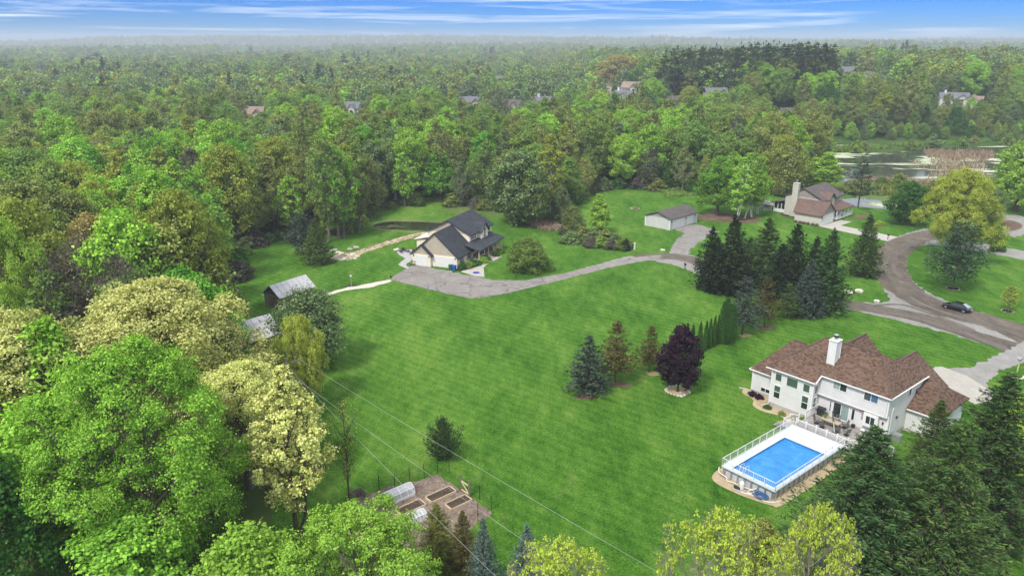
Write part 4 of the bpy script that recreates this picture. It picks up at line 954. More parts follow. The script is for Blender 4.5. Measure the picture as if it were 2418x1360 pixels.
nb = N(t, 'ShaderNodeTexNoise', i_Scale=1.5, i_Detail=4.0, i_Distortion=0.8); mpw = N(t, 'ShaderNodeMapping'); mpw.inputs['Scale'].default_value = (1, 2.6, 1); LK(t, tcn.outputs['Object'], mpw.inputs[0]); LK(t, mpw.outputs[0], nb.inputs['Vector'])
bb = N(t, 'ShaderNodeBump', i_Strength=0.8, i_Distance=0.12); LK(t, nb.outputs[0], bb.inputs['Height']); LK(t, bb.outputs[0], p.inputs['Normal'])
oo = N(t, 'ShaderNodeOutputMaterial'); LK(t, p.outputs[0], oo.inputs[0]); M['poolwater'] = m_
m = MB(); m.face([(wx0,wy0,PZ-0.24),(wx1,wy0,PZ-0.24),(wx1,wy1,PZ-0.24),(wx0,wy1,PZ-0.24)]); m.build('water', M['poolwater'], W_)
pw = plain('pool_wall_panel', (0.50, 0.53, 0.56), 0.5, 0.15, 1.2)
def along(a, b, n): return [Vector(a)+(Vector(b)-Vector(a))*i/n for i in range(n+1)]
for (a, b, n) in (((X0+.35,Y0+.35),(X1-.35,Y0+.35),7),((X1-.35,Y0+.35),(X1-.35,Y1),14),((X0+.35,Y1),(X0+.35,Y0+.35),14)):
    L = along((*a,0),(*b,0),n)
    for i in range(n):
        m = MB(); m.bar(L[i]+Vector((0,0,(PZ-.14)/2)), L[i+1]+Vector((0,0,(PZ-.14)/2)), 0.04, PZ-.16); m.build('wall_panel', pw, W_)
    dr = (L[1]-L[0]).normalized(); out = Vector((dr.y,-dr.x,0))
    for i in range(n+1):
        m = MB(); p0 = L[i]; m.bar(p0+out*0.06+Vector((0,0,0.02)), p0+out*0.06+Vector((0,0,PZ-.15)), 0.08); m.bar(p0+out*0.30+Vector((0,0,0.0)), p0+out*0.34+Vector((0,0,PZ-.15)), 0.06)
        m.bar(p0+out*0.06+Vector((0,0,0.06)), p0+out*0.36+Vector((0,0,0.06)), 0.06); m.build('buttress', M['galv'], W_)
for (a, b, n, full) in (((X0+.05,Y1),(X0+.05,Y0+.05),10,1),((X0+.05,Y0+.05),(X1-.05,Y0+.05),5,0),((X1-.05,Y0+.05),(X1-.05,Y1),10,0)):
    L = along((*a,PZ-.02),(*b,PZ-.02),n)
    for i in range(n+1):
        m = MB(); m.bar(L[i], L[i]+Vector((0,0,0.95)), 0.06); m.build('fence_post', M['white'], W_)
    for i in range(n):
        m = MB(); m.bar(L[i]+Vector((0,0,0.93)), L[i+1]+Vector((0,0,0.93)), 0.05); m.bar(L[i]+Vector((0,0,0.12)), L[i+1]+Vector((0,0,0.12)), 0.035)
        K = 7 if full else 6
        for q in range(1, K): pp = L[i].lerp(L[i+1], q/K); m.bar(pp+Vector((0,0,.12)), pp+Vector((0,0,.92)), 0.012)
        m.build('fence_rail', M['white'], W_)
m = MB(); m.tube([(7.6,-17.9,PZ),(7.6,-17.8,PZ+.7),(7.6,-17.2,PZ+.6),(7.6,-17.1,PZ-.2)], 0.03, 6); m.tube([(8.2,-17.9,PZ),(8.2,-17.8,PZ+.7),(8.2,-17.2,PZ+.6),(8.2,-17.1,PZ-.2)], 0.03, 6); m.build('pool_ladder', M['white'], W_)
def aw(x, y, z=0):   # house A local to world
    c, s = math.cos(R_(-50)), math.sin(R_(-50)); return Vector((32.71+c*x-s*y, 86.50+s*x+c*y, z))
sheet('pebble_bed', [aw(5.0,-18.6),aw(6.2,-20.0),aw(9.2,-20.0),aw(12.2,-19.2),aw(12.9,-18.2),aw(13.1,-10.9),aw(12.8,-5),aw(11.5,-4.2),aw(5.6,-4.2),aw(5.2,-10),aw(5.0,-15)], 0.020, M['pebble'], photo=False)
sheet('pebble_bed', [aw(-4.9,1.9),aw(-4.2,0.5),aw(-2.3,-0.1),aw(-1.3,-1.6),aw(0.4,-2.0),aw(2.6,-1.5),aw(4.6,-2.6),aw(5.6,-2.2),aw(5.6,0.3),aw(-0.1,0.3),aw(-0.1,2.1),aw(-4.0,2.1)], 0.020, M['pebble'], photo=False)
# ------------------------------------------------------------------ cream house
LO = G(1079.4, 635.6); LR = R_(-22.5)
def lw(x, y, z=0): return Vector((LO.x+math.cos(LR)*x-math.sin(LR)*y, LO.y+math.sin(LR)*x+math.cos(LR)*y, z))
B = empty('house', (LO.x, LO.y, 0), LR, 'cream house with charcoal roof, two white garage doors and a long front porch', 'house')
SF = orient('y', 0, -1); SF2 = orient('y', -0.7, -1)
m = MB()
m.prism([(-6.0,0),(0,0),(0,7.6),(-10.3,7.6),(-10.3,0)], 0, 2.55); m.prism([(-9.9,-0.7),(-5.7,-0.7),(-5.7,0),(-9.9,0)], 0, 2.5)
gable_wall(m, orient('y', 0.0, -1), -10.0, 0.0, 2.55, 2.55, 7.0); gable_wall(m, orient('y', -0.7, -1), -9.9, -5.7, 2.5, 2.5, 4.45)
m.prism([(-10.9,7.9),(-0.9,7.9),(-0.9,19.1),(-10.9,19.1)], 0, 5.3)
gable_wall(m, orient('y', 7.9, -1), -10.9, -0.9, 5.3, 5.3, 7.95); gable_wall(m, orient('y', 19.1, 1), -10.9, -0.9, 5.3, 5.3, 7.95)
m.prism([(-0.95,12.0),(0.0,12.0),(0.0,15.3),(-0.95,15.3)], 2.9, 5.1); gable_wall(m, orient('x', 0.0, 1), 12.0, 15.3, 5.1, 5.1, 6.75)
m.build('wall', M['siding_cream'], B)
m = MB(); m.slab([(-5,-0.35,7.12),(-5,7.9,7.12),(0.45,7.9,2.25),(0.45,-0.35,2.25)], 0.2); m.slab([(-5,7.9,7.12),(-5,-0.35,7.12),(-10.45,-0.35,2.25),(-10.45,7.9,2.25)], 0.2); m.build('roof', [M['rf_charcoal'], M['trim']], B)
m = MB(); m.slab([(-7.8,-1.05,4.62),(-7.8,0.6,4.62),(-5.25,0.6,2.28),(-5.25,-1.05,2.28)], 0.16); m.slab([(-7.8,0.6,4.62),(-7.8,-1.05,4.62),(-10.35,-1.05,2.28),(-10.35,0.6,2.28)], 0.16); m.build('roof', [M['rf_charcoal'], M['trim']], B)
m = MB(); m.slab([(-5.9,7.45,8.1),(-5.9,19.5,8.1),(-0.4,19.5,5.2),(-0.4,7.45,5.2)], 0.2); m.slab([(-5.9,19.5,8.1),(-5.9,7.45,8.1),(-11.4,7.45,5.2),(-11.4,19.5,5.2)], 0.2); m.build('roof', [M['rf_charcoal'], M['trim']], B)
m = MB(); m.slab([(0.35,13.65,6.95),(-3.6,13.65,6.95),(-0.8,11.65,5.0),(0.35,11.65,5.0)], 0.16); m.slab([(-3.6,13.65,6.95),(0.35,13.65,6.95),(0.35,15.65,5.0),(-0.8,15.65,5.0)], 0.16); m.build('roof', [M['rf_charcoal'], M['trim']], B)
m = MB(); m.slab([(-0.9,5.2,3.75),(2.75,5.2,2.75),(2.75,18.3,2.75),(-0.9,18.3,3.75)], 0.2); m.build('porch_roof', [M['rf_charcoal'], M['trim']], B)
garage_door(B, SF2, -9.1, -6.5, 2.05, 4, 3); garage_door(B, SF, -5.0, -0.75, 2.05, 4, 5)
lamp(B, SF2, -9.55, 2.1); lamp(B, SF2, -6.0, 2.1); lamp(B, SF, -0.35, 2.1)
EX = orient('x', 0.0, 1)
window(B, EX, 1.75, 2.55, 0.8, 2.05, 'glass_dark', 1, 2, shutters=0.38); window(B, EX, 5.3, 6.1, 0.8, 2.05, 'glass_dark', 1, 2, shutters=0.38)
EM = orient('x', -0.9, 1)
window(B, EM, 9.3, 10.5, 3.95, 5.0, 'glass_dark', 2, 2, shutters=0.4); window(B, EM, 16.7, 17.9, 3.95, 5.0, 'glass_dark', 2, 2, shutters=0.4)
window(B, EX, 13.3, 14.0, 3.5, 5.0, 'glass_dark', 1, 2)
m = MB(); m.lathe([(0.02, -0.02), (0.36, -0.02), (0.36, 0.03)], n=16); arch = m.build('arched_window', M['glass_dark'], B); arch.location = (0.03, 13.65, 5.2); arch.rotation_euler = (0, math.pi/2, 0)
for a, b in ((9.0,10.4),(14.6,16.0)): window(B, EM, a, b, 1.2, 2.6, 'glass_dark', 2)
window(B, EM, 11.9, 12.8, 0.75, 2.75, 'glass_dark', 1, name='front_door')
m = MB(); m.prism([(-0.9,7.5),(0.02,7.5),(0.02,5.5),(2.4,5.5),(2.4,17.9),(-0.9,17.9)], 0.45, 0.6); m.build('porch_floor', M['deckwood'], B)
m = MB(); m.prism([(0.02,5.6),(2.3,5.6),(2.3,17.8),(0.02,17.8)], 0, 0.45); m.build('porch_skirt', M['white'], B)
posts(B, [(2.3,y,0.6) for y in (5.7,8.4,10.4,13.0,15.4,17.7)], 2.15, 0.16, 'cream', False, 'porch_post')
for a, b in ((5.7,8.4),(13.0,15.4),(15.4,17.7)):
    m = MB(); railing(m, (2.3,a,0.6), (2.3,b,0.6), 0.85); m.build('porch_railing', M['cream'], B)
for i in range(4):
    m = MB(); m.box(2.4+0.32*i, 2.72+0.32*i, 8.9, 10.9, 0, 0.48-0.12*i); m.build('step', M['concrete'], B)
m = MB(); m.box(-14.9,-10.9,10.0,16,0,2.6); m.slab([(-15.3,9.6,2.6),(-10.9,9.6,3.6),(-10.9,16.4,3.6),(-15.3,16.4,2.6)], 0.15, 1, 1); m.build('rear_wing', [M['siding_cream'], M['rf_charcoal']], B)
# ------------------------------------------------------------------ taupe house at the back right
def z5(x, y): return 1500+x/4.318, 410+y/4.318
RO = G(*z5(1890, 538)); RR_ = R_(-46)
def rw(x, y, z=0): return Vector((RO.x+math.cos(RR_)*x-math.sin(RR_)*y, RO.y+math.sin(RR_)*x+math.cos(RR_)*y, z))
H = empty('house', (RO.x, RO.y, 0), RR_, 'taupe house with tall chimney, brown roof and white front porch near the marsh', 'house')
m = MB()
m.prism([(-7,0),(0,0),(0,7.4),(-7,7.4)], 0, 2.7); gable_wall(m, orient('x', 0, 1), 0, 7.4, 2.7, 2.7, 5.4)
m.prism([(-13.2,6.6),(-3.2,6.6),(-3.2,18.6),(-13.2,18.6)], 0, 5.2); gable_wall(m, orient('y', 6.6, -1), -13.2, -3.2, 5.2, 5.2, 7.6); gable_wall(m, orient('y', 18.6, 1), -13.2, -3.2, 5.2, 5.2, 7.6)
m.prism([(-3.2,8.2),(-2.4,8.2),(-2.4,12.2),(-3.2,12.2)], 0, 5.2); gable_wall(m, orient('x', -2.4, 1), 8.2, 12.2, 5.2, 5.2, 6.7)
m.build('wall', M['siding_taupe'], H)
m = MB(); m.slab([(-8.4,3.7,5.55),(0.35,3.7,5.55),(0.35,-0.4,2.6),(-7.4,-0.4,2.6)], 0.18); m.slab([(0.35,3.7,5.55),(-8.4,3.7,5.55),(-7.4,7.8,2.6),(0.35,7.8,2.6)], 0.18); m.build('roof', [M['rf_redbrown'], M['trim']], H)
m = MB(); m.slab([(-8.2,6.2,7.75),(-8.2,19.0,7.75),(-2.7,19.0,5.1),(-2.7,6.2,5.1)], 0.18); m.slab([(-8.2,19.0,7.75),(-8.2,6.2,7.75),(-13.7,6.2,5.1),(-13.7,19.0,5.1)], 0.18); m.build('roof', [M['rf_grey'], M['trim']], H)
m = MB(); m.slab([(-2.0,10.2,6.85),(-6.2,10.2,6.85),(-2.9,7.9,5.05),(-2.0,7.9,5.05)], 0.15); m.slab([(-6.2,10.2,6.85),(-2.0,10.2,6.85),(-2.0,12.5,5.05),(-2.9,12.5,5.05)], 0.15); m.build('roof', [M['rf_redbrown'], M['trim']], H)
m = MB(); m.slab([(-3.2,8.4,3.6),(0.4,8.4,2.7),(0.4,18.4,2.7),(-3.2,18.4,3.6)], 0.16); m.build('porch_roof', [M['rf_redbrown'], M['trim']], H)
ch = MB(); ch.box(-10.9,-9.5,5.5,6.58,0,8.7)
for xx in (-10.9,-9.5): ch.box(xx-.07,xx+.07,5.44,5.58,0,8.7,1)
ch.box(-11.0,-9.4,5.4,6.7,8.7,8.85,1); chm = ch.build('chimney', [M['siding_taupe'], M['trim']], H)
m = MB(); m.lathe([(0.2,8.85),(0.2,9.4),(0.3,9.45),(0.3,9.6)], (-10.2,6.0,0), 8); m.build('flue', M['galv'], chm)
GF = orient('x', 0, 1); garage_door(H, GF, 0.55, 6.3, 2.1, 4, 5); lamp(H, GF, 0.25, 2.0)
UW = orient('x', -2.4, 1); window(H, UW, 9.0, 9.9, 3.9, 5.0, 'glass_dark', 2, 1, shutters=0.3)
UM = orient('x', -3.2, 1); window(H, UM, 14.0, 16.2, 3.8, 4.95, 'glass_dark', 3, 2, shutters=0.4); window(H, UM, 13.6, 16.0, 1.0, 2.4, 'glass_dark', 3)
window(H, orient('y', 6.6, -1), -8.3, -7.4, 3.7, 4.8, 'glass_dark', 1)
m = MB(); m.prism([(-3.2,8.5),(0.2,8.5),(0.2,18.2),(-3.2,18.2)], 0.3, 0.5); m.build('porch_floor', M['white'], H)
posts(H, [(0.1,y,0.5) for y in (8.6,11.0,13.0,15.4,18.1)], 2.2, 0.18, 'white', False, 'porch_post')
for a, b in ((8.6,11.0),(13.0,15.4),(15.4,18.1)):
    m = MB(); railing(m, (0.1,a,0.5), (0.1,b,0.5), 0.9); m.build('porch_railing', M['white'], H)
# screened porch
m = MB(); m.box(-16.6,-13.2,7.2,11.8,0.2,1.1); m.build('screen_porch_base', M['white'], H)
posts(H, [(x,7.3,1.1) for x in (-16.5,-15.4,-14.4,-13.3)]+[(-16.5,y,1.1) for y in (9.5,11.7)], 1.6, 0.14, 'white', False, 'porch_post')
m = MB(); m.box(-16.4,-13.3,7.35,11.6,1.1,2.65); m.build('screen', M['glass_dark'], H)
m = MB(); m.slab([(-17.1,6.8,2.7),(-13.2,6.8,3.7),(-13.2,12.2,3.7),(-17.1,12.2,2.7)], 0.15); m.build('roof', [M['rf_grey'], M['trim']], H)
m = MB(); railing(m, (-16.6,6.4,.5), (-19.0,6.2,.0), .9); m.build('stair_railing', M['white'], H)
sheet('mulch_bed', [rw(-13.5,5.4),rw(-12.5,4.4),rw(-9,4.2),(rw(-7.4,4.0)),rw(-7.4,6.4),rw(-13.4,6.4)], 0.02, M['darkmulch'], photo=False)
for x in (-6.3,-5.2,-4.2,-3.0,-1.8,-0.8):
    m = MB(); m.lathe([(0.05,0),(0.42,0.1),(0.5,0.35),(0.35,0.6),(0.08,0.68)], (x+0.1*math.sin(x*7),-0.6,0), 7); tag(m.build('shrub', plain('shrub_brown', (0.09, 0.075, 0.05), 1, 0.4, 6, bump=1.0) if 'shrub_brown' not in MATS else MATS['shrub_brown'], H))
# ------------------------------------------------------------------ detached garage
DO = G(*z5(350, 578)); K = empty('garage', (DO.x, DO.y, 0), R_(-45), 'detached grey garage with two white doors and a low grey-brown gable roof', 'garage')
m = MB(); m.prism([(-7.2,0),(0,0),(0,11.9),(-7.2,11.9)], 0, 2.75); gable_wall(m, orient('y', 0, -1), -7.2, 0, 2.75, 2.75, 4.05); gable_wall(m, orient('y', 11.9, 1), -7.2, 0, 2.75, 2.75, 4.05); m.build('wall', M['siding_vert'], K)
m = MB(); m.slab([(-3.6,-0.4,4.2),(-3.6,12.3,4.2),(0.45,12.3,2.72),(0.45,-0.4,2.72)], 0.17); m.slab([(-3.6,12.3,4.2),(-3.6,-0.4,4.2),(-7.65,-0.4,2.72),(-7.65,12.3,2.72)], 0.17); m.build('roof', [M['rf_grey'], M['trim']], K)
KF = orient('x', 0, 1); garage_door(K, KF, 1.2, 6.3, 2.1, 4, 5); garage_door(K, KF, 7.6, 10.4, 2.1, 4, 3)
for yy in (0.6, 6.95, 11.1): lamp(K, KF, yy, 2.0)
m = MB()
for x, y in ((0.02,-0.02),(-7.22,-0.02),(0.02,11.92)): m.box(x-.12,x+.12,y-.12,y+.12,0,2.6)
m.build('corner_board', M['trim'], K); pipe(K, [(0.15,-0.2,2.6),(0.15,-0.2,0.25),(-0.3,-0.9,0.08)])
# ------------------------------------------------------------------ barn and shed half hidden by trees
def shed(name, c, rz, L, Wd, ze, zp, wall, roof, label, cat, drop=0.0):
    o = empty(name, (c[0], c[1], 0), rz, label, cat)
    m = MB(); m.prism([(-L/2,-Wd/2),(L/2,-Wd/2),(L/2,Wd/2),(-L/2,Wd/2)], 0, ze); gable_wall(m, orient('x', -L/2, -1), -Wd/2, Wd/2, ze, ze, zp); gable_wall(m, orient('x', L/2, 1), -Wd/2, Wd/2, ze, ze, zp); m.build('wall', M[wall], o)
    n = max(3, int(L/1.0)); e = 0.4; w2 = Wd/2+0.35; zl = ze-0.35*(zp-ze)/(Wd/2)
    for i in range(n):
        a = -L/2-e+(L+2*e)*i/n; b = -L/2-e+(L+2*e)*(i+1)/n-0.03; dz = 0.012*(i % 2)
        for s in (-1, 1):
            m = MB(); m.slab([(a,0,zp+.06+dz),(b,0,zp+.06+dz),(b,s*w2,zl+.06+dz),(a,s*w2,zl+.06+dz)], 0.05, 0, 0)
            m.bar((a+.03,0,zp+.09+dz),(a+.03,s*w2,zl+.09+dz),0.06,0.05); m.build('roof_panel', M[roof], o)
    return o
c1 = G(612, 800); bn = shed('barn', (-41.0, 103.6), R_(45), 11.0, 6.4, 2.6, 4.6, 'rust', 'metalroof', 'weathered barn with pale metal roof behind the cream flowering oak', 'barn')
m = MB(); m.box(-2.0,1.0,-3.33,-3.25,0,2.2); m.build('door', M['weatherwood'], bn)
sh = shed('shed', (-39.6, 127.0), R_(56), 7.4, 4.2, 2.3, 3.9, 'weatherwood', 'metalroof', 'small rusty shed with speckled metal roof behind the grey willow bush', 'shed')
m = MB(); m.box(-3.76,-3.7,-0.9,0.9,0,2.0); m.build('door', M['rust'], sh)
# ------------------------------------------------------------------ car
def make_car(loc, rz):
    o = empty('parked_car', loc, rz, 'black sedan parked on the edge of the gravel road', 'car')
    paint = plain('black_car_paint', (0.010, 0.010, 0.016), 0.18, 0.1, 3, spec=0.6, coat=0.8)
    # stations along x: (x, half width, z low, z belt)
    st = [(-2.4,0.70,0.42,0.72),(-2.28,0.84,0.30,0.90),(-1.7,0.91,0.24,0.98),(-0.9,0.92,0.22,0.96),(0.2,0.92,0.22,0.94),(1.1,0.91,0.22,0.90),(1.9,0.86,0.26,0.80),(2.3,0.74,0.32,0.66),(2.42,0.55,0.40,0.56)]
    V = []; F = []
    for x, hw, zl, zb in st:
        V += [(x,-hw*0.86,zl),(x,-hw,zl+0.18),(x,-hw,zb-0.12),(x,-hw*0.92,zb),(x,0,zb+0.04),(x,hw*0.92,zb),(x,hw,zb-0.12),(x,hw,zl+0.18),(x,hw*0.86,zl)]
    n = 9
    for i in range(len(st)-1):
        for j in range(n):
            j2 = (j+1) % n; F.append((i*n+j, (i+1)*n+j, (i+1)*n+j2, i*n+j2))
    F.append(tuple(range(n))); F.append(tuple((len(st)-1)*n+j for j in range(n-1, -1, -1)))
    me = bpy.data.meshes.new('car_body'); me.from_pydata(V, [], F); me.polygons.foreach_set('use_smooth', [True]*len(F)); me.update()
    b = link_mesh('body', me, o, paint); s = b.modifiers.new('s', 'SUBSURF'); s.levels = s.render_levels = 2
    def loft(name, sts, mat, sub=True):
        V = []; F = []
        for x, hw, z in sts: V += [(x,-hw,z),(x,0,z+0.03),(x,hw,z)]
        for i in range(len(sts)-1):
            for j in range(2): F.append((i*3+j,(i+1)*3+j,(i+1)*3+j+1,i*3+j+1))
        me = bpy.data.meshes.new(name); me.from_pydata(V, [], F); me.polygons.foreach_set('use_smooth', [True]*len(F)); me.update(); return link_mesh(name, me, o, mat)
    gm = M['glass_dark']
    # cabin: roof skin, glasshouse
    m = MB(); base = [(-1.95,0.72,0.97),(1.25,0.76,0.90)]; top = [(-1.0,0.58,1.38),(-0.2,0.60,1.42),(0.35,0.58,1.39)]
    m.face([(top[0][0],-.58,1.38),(top[2][0],-.58,1.39),(top[2][0],.58,1.39),(top[0][0],.58,1.38)])
    m.box(-0.95,0.3,-0.585,0.585,1.35,1.42); m.build('roof', paint, o)
    g = MB(); g.face([(1.25,-.76,.90),(1.25,.76,.90),(.38,.58,1.38),(.38,-.58,1.38)]); g.build('windscreen', gm, o)
    g = MB(); g.face([(-1.95,.72,.97),(-1.95,-.72,.97),(-1.03,-.57,1.38),(-1.03,.57,1.38)]); g.build('rear_window', M['glass_pale'], o)
    for s_ in (-1, 1):
        for x0, x1, t0, t1 in ((-1.75,-0.35,-0.98,-0.30),(-0.28,1.18,-0.23,0.36)):
            g = MB(); P = [(x0,s_*.755,.96),(x1,s_*.775,.92),(t1,s_*.59,1.37),(t0,s_*.59,1.37)]; g.face(P if s_ < 0 else P[::-1]); g.build('side_window', gm, o)
        g = MB(); g.bar((1.2,s_*.77,.91),(.38,s_*.6,1.40),.07); g.bar((-1.9,s_*.74,.97),(-1.0,s_*.6,1.40),.12); g.bar((-.31,s_*.78,.93),(-.27,s_*.6,1.40),.06); g.build('pillar', paint, o)
        g = MB(); g.box(0.95,1.15,s_*0.95-.10,s_*0.95+.10,.92,1.04); g.build('mirror', paint, o)
        g = MB(); g.box(2.12,2.36,s_*.58-.14,s_*.58+.14,.52,.64); g.build('headlight', M['glass_pale'], o)
        g = MB(); g.box(-2.42,-2.3,s_*.60-.16,s_*.60+.16,.68,.82); g.build('tail_light', plain('tail_light_red', (0.16,0.012,0.01), 0.3) if 'tail_light_red' not in MATS else MATS['tail_light_red'], o)
        for x in (-1.45, 1.45):
            wv = MB(); P = [(0.20,-.11),(0.31,-.10),(0.33,-.04),(0.33,.04),(0.31,.10),(0.20,.11)]
            for i in range(len(P)-1):
                for q in range(18):
                    a0 = q/18*2*math.pi; a1 = (q+1)/18*2*math.pi; r0, y0 = P[i]; r1, y1 = P[i+1]
                    wv.face([(r0*math.cos(a0),y0,r0*math.sin(a0)),(r0*math.cos(a1),y0,r0*math.sin(a1)),(r1*math.cos(a1),y1,r1*math.sin(a1)),(r1*math.cos(a0),y1,r1*math.sin(a0))], 0, True)
            ty = wv.build('tyre', M['black'], o); ty.location = (x, s_*0.84, 0.33)
            rm = MB(); rm.face([(0.21*math.cos(q/18*6.2832),s_*0.06,0.21*math.sin(q/18*6.2832)) for q in (range(18) if s_ < 0 else range(17,-1,-1))])
            for q in range(5): a = q*1.2566; rm.bar((0,s_*.085,0),(0.2*math.cos(a),s_*.085,0.2*math.sin(a)),.06,.03)
            rm.build('rim', M['galv'], ty)
    g = MB(); g.box(-2.43,-2.38,-.22,.22,.60,.72); g.build('number_plate', M['white'], o)
    return o
ca = G(2232, 727); cb_ = G(2286, 741); mid = (ca+cb_)/2
make_car((mid.x+0.2, mid.y+0.4, 0.03), math.atan2((ca-cb_).y, (ca-cb_).x))
# ------------------------------------------------------------------ patio things on the deck
def aplace(o, x, y, z=0, rz=0): p = aw(x, y, z); o.location = p; o.rotation_euler = (0, 0, R_(-50)+rz); return o
tb = empty('patio_table', (0,0,0), 0, 'long tan patio table on the grey deck by the sliding door', 'table'); aplace(tb, 8.45, -0.75, DZ)
m = MB(); m.box(-1.15,1.15,-.5,.5,.70,.74); m.build('tabletop', plain('table_top_tan', (0.42, 0.34, 0.24), 0.5, 0.2, 4), tb)
m = MB(); m.bar((-1.17,-.52,.72),(1.17,-.52,.72),.05); m.bar((-1.17,.52,.72),(1.17,.52,.72),.05); m.bar((-1.17,-.52,.72),(-1.17,.52,.72),.05); m.bar((1.17,-.52,.72),(1.17,.52,.72),.05); m.build('rim', M['bronze'], tb)
for x in (-.95,.95):
    for y in (-.4,.4):
        m = MB(); m.bar((x,y,0),(x*.95,y*.9,.7),.05); m.build('leg', M['bronze'], tb)
def make_chair():
    o = empty('patio_chair', (0,0,0)); 
    m = MB(); m.lathe([(0.30,0.0),(0.31,0.03),(0.25,0.03),(0.25,0.0)], n=14); m.bar((-.28,0,.03),(.28,0,.03),.04); m.bar((0,-.28,.03),(0,.28,.03),.04); m.bar((0,0,.03),(0,0,.4),.06); m.build('swivel_base', M['bronze'], o)
    m = MB(); m.box(-.27,.27,-.25,.27,.40,.44); m.build('seat', plain('chair_mesh', (0.16,0.15,0.135), 0.7, 0.2, 8) if 'chair_mesh' not in MATS else MATS['chair_mesh'], o)
    m = MB()
    for i in range(6): z = .46+i*.10; y = -.25-.03*i; m.bar((-.26,y,z),(.26,y,z),.07,.02)
    m.bar((-.27,-.25,.42),(-.27,-.43,1.0),.035); m.bar((.27,-.25,.42),(.27,-.43,1.0),.035); m.bar((-.27,-.43,1.0),(.27,-.43,1.0),.035); m.build('backrest', M['bronze'], o)
    for s in (-1, 1):
        m = MB(); m.bar((s*.29,-.3,.65),(s*.29,.25,.65),.045,.03); m.bar((s*.29,.22,.65),(s*.29,.2,.42),.03); m.build('armrest', M['bronze'], o)
    return o
chairs = [(7.05,-1.35,-1.4,'mesh patio chair at the left end of the deck table, nearest the gate'),(8.0,-1.85,0.1,'mesh patio chair on the pool side of the deck table'),
          (8.6,0.35,3.2,'mesh patio chair between the deck table and the sliding door'),(9.75,0.1,2.3,'mesh patio chair at the house-side right corner of the deck table'),
          (9.75,-1.7,0.6,'mesh patio chair at the pool-side right corner of the deck table'),(10.75,-1.4,1.2,'mesh patio chair standing alone right of the deck table')]
c0 = make_chair()
for i, (x, y, r, lb) in enumerate(chairs):
    c = c0 if i == 0 else copy_tree(c0); aplace(c, x, y, DZ, r); tag(c, lb, 'chair', 'swivel chairs round the deck table')
um = empty('patio_umbrella', (0,0,0), 0, 'closed umbrella on a white pole leaning beside the deck table', 'umbrella'); aplace(um, 9.6, -1.95, DZ)
m = MB(); m.lathe([(.34,0),(.34,.08),(.06,.12)], n=14); m.build('base', M['bronze'], um)
m = MB(); m.bar((0,0,.1),(-.55,.25,1.9),.06); m.build('pole', M['white'], um)
m = MB(); m.tube([(-.35,.17,1.3),(-.5,.22,1.7),(-.75,.32,2.5)], [.10,.13,.03], 8); m.build('folded_canopy', M['bronze'], um)
gr = empty('gas_grill', (0,0,0), 0, 'black gas grill standing against the grey house wall on the deck', 'grill'); aplace(gr, 6.35, 1.0, DZ)
m = MB(); m.box(-.45,.45,-.28,.28,.05,.8); m.build('cabinet', M['black'], gr)
m = MB(); m.tube([(-.45,0,.86),(.45,0,.86)], .27, 10); m.build('lid', M['black'], gr)
m = MB(); m.box(-.75,-.46,-.25,.25,.76,.8); m.box(.46,.75,-.25,.25,.76,.8); m.build('side_shelf', M['galv'], gr)
pl = empty('potted_plant', (0,0,0), 0, 'small green potted plant on the end of the deck table', 'plant'); aplace(pl, 7.65, -0.6, DZ+.74)
m = MB(); m.lathe([(.09,0),(.13,.16)], n=10); m.build('pot', M['rust'], pl)
rg = np.random.default_rng(5); me = quads_mesh('plant_leaves', leaves(rg.normal(size=(120,3))*[.14,.14,.07]+[0,0,.26], rg.normal(size=(120,3))+[0,0,1], .11, rg)); link_mesh('foliage', me, pl, LEAF['bright'])
pt = empty('planter', (0,0,0), 0, 'black planter box by the narrow window on the deck', 'planter'); aplace(pt, 10.35, 0.95, DZ)
m = MB(); m.box(-.17,.17,-.17,.17,0,.4); m.box(-.2,.2,-.2,.2,.36,.42); m.build('box', M['black'], pt)
hk = empty('wind_spinner', (0,0,0), 0, 'pink and blue hanging ornament under the overhang beside the sliding door', 'ornament'); aplace(hk, 11.0, 1.35, 2.2)
m = MB(); m.bar((0,.2,1.0),(0,-.1,1.0),.03); m.bar((-.3,-.05,.95),(.3,-.05,1.0),.06); m.build('bracket', M['black'], hk)
m = MB(); m.lathe([(.03,0),(.10,.2),(.04,.5),(.09,.75),(.02,.9)], n=8); m.build('tail', plain('ornament_pink', (0.45,0.25,0.42), 0.6), hk)
bch = empty('deck_bench', (0,0,0), 0, 'white bench under the small bay at the right end of the deck', 'bench'); aplace(bch, 12.3, 0.5, DZ)
m = MB(); m.box(-.8,.8,-.25,.25,.42,.48); m.build('seat', M['white'], bch)
for x in (-.7,.7): m = MB(); m.box(x-.05,x+.05,-.22,.22,0,.42); m.build('leg', M['white'], bch)
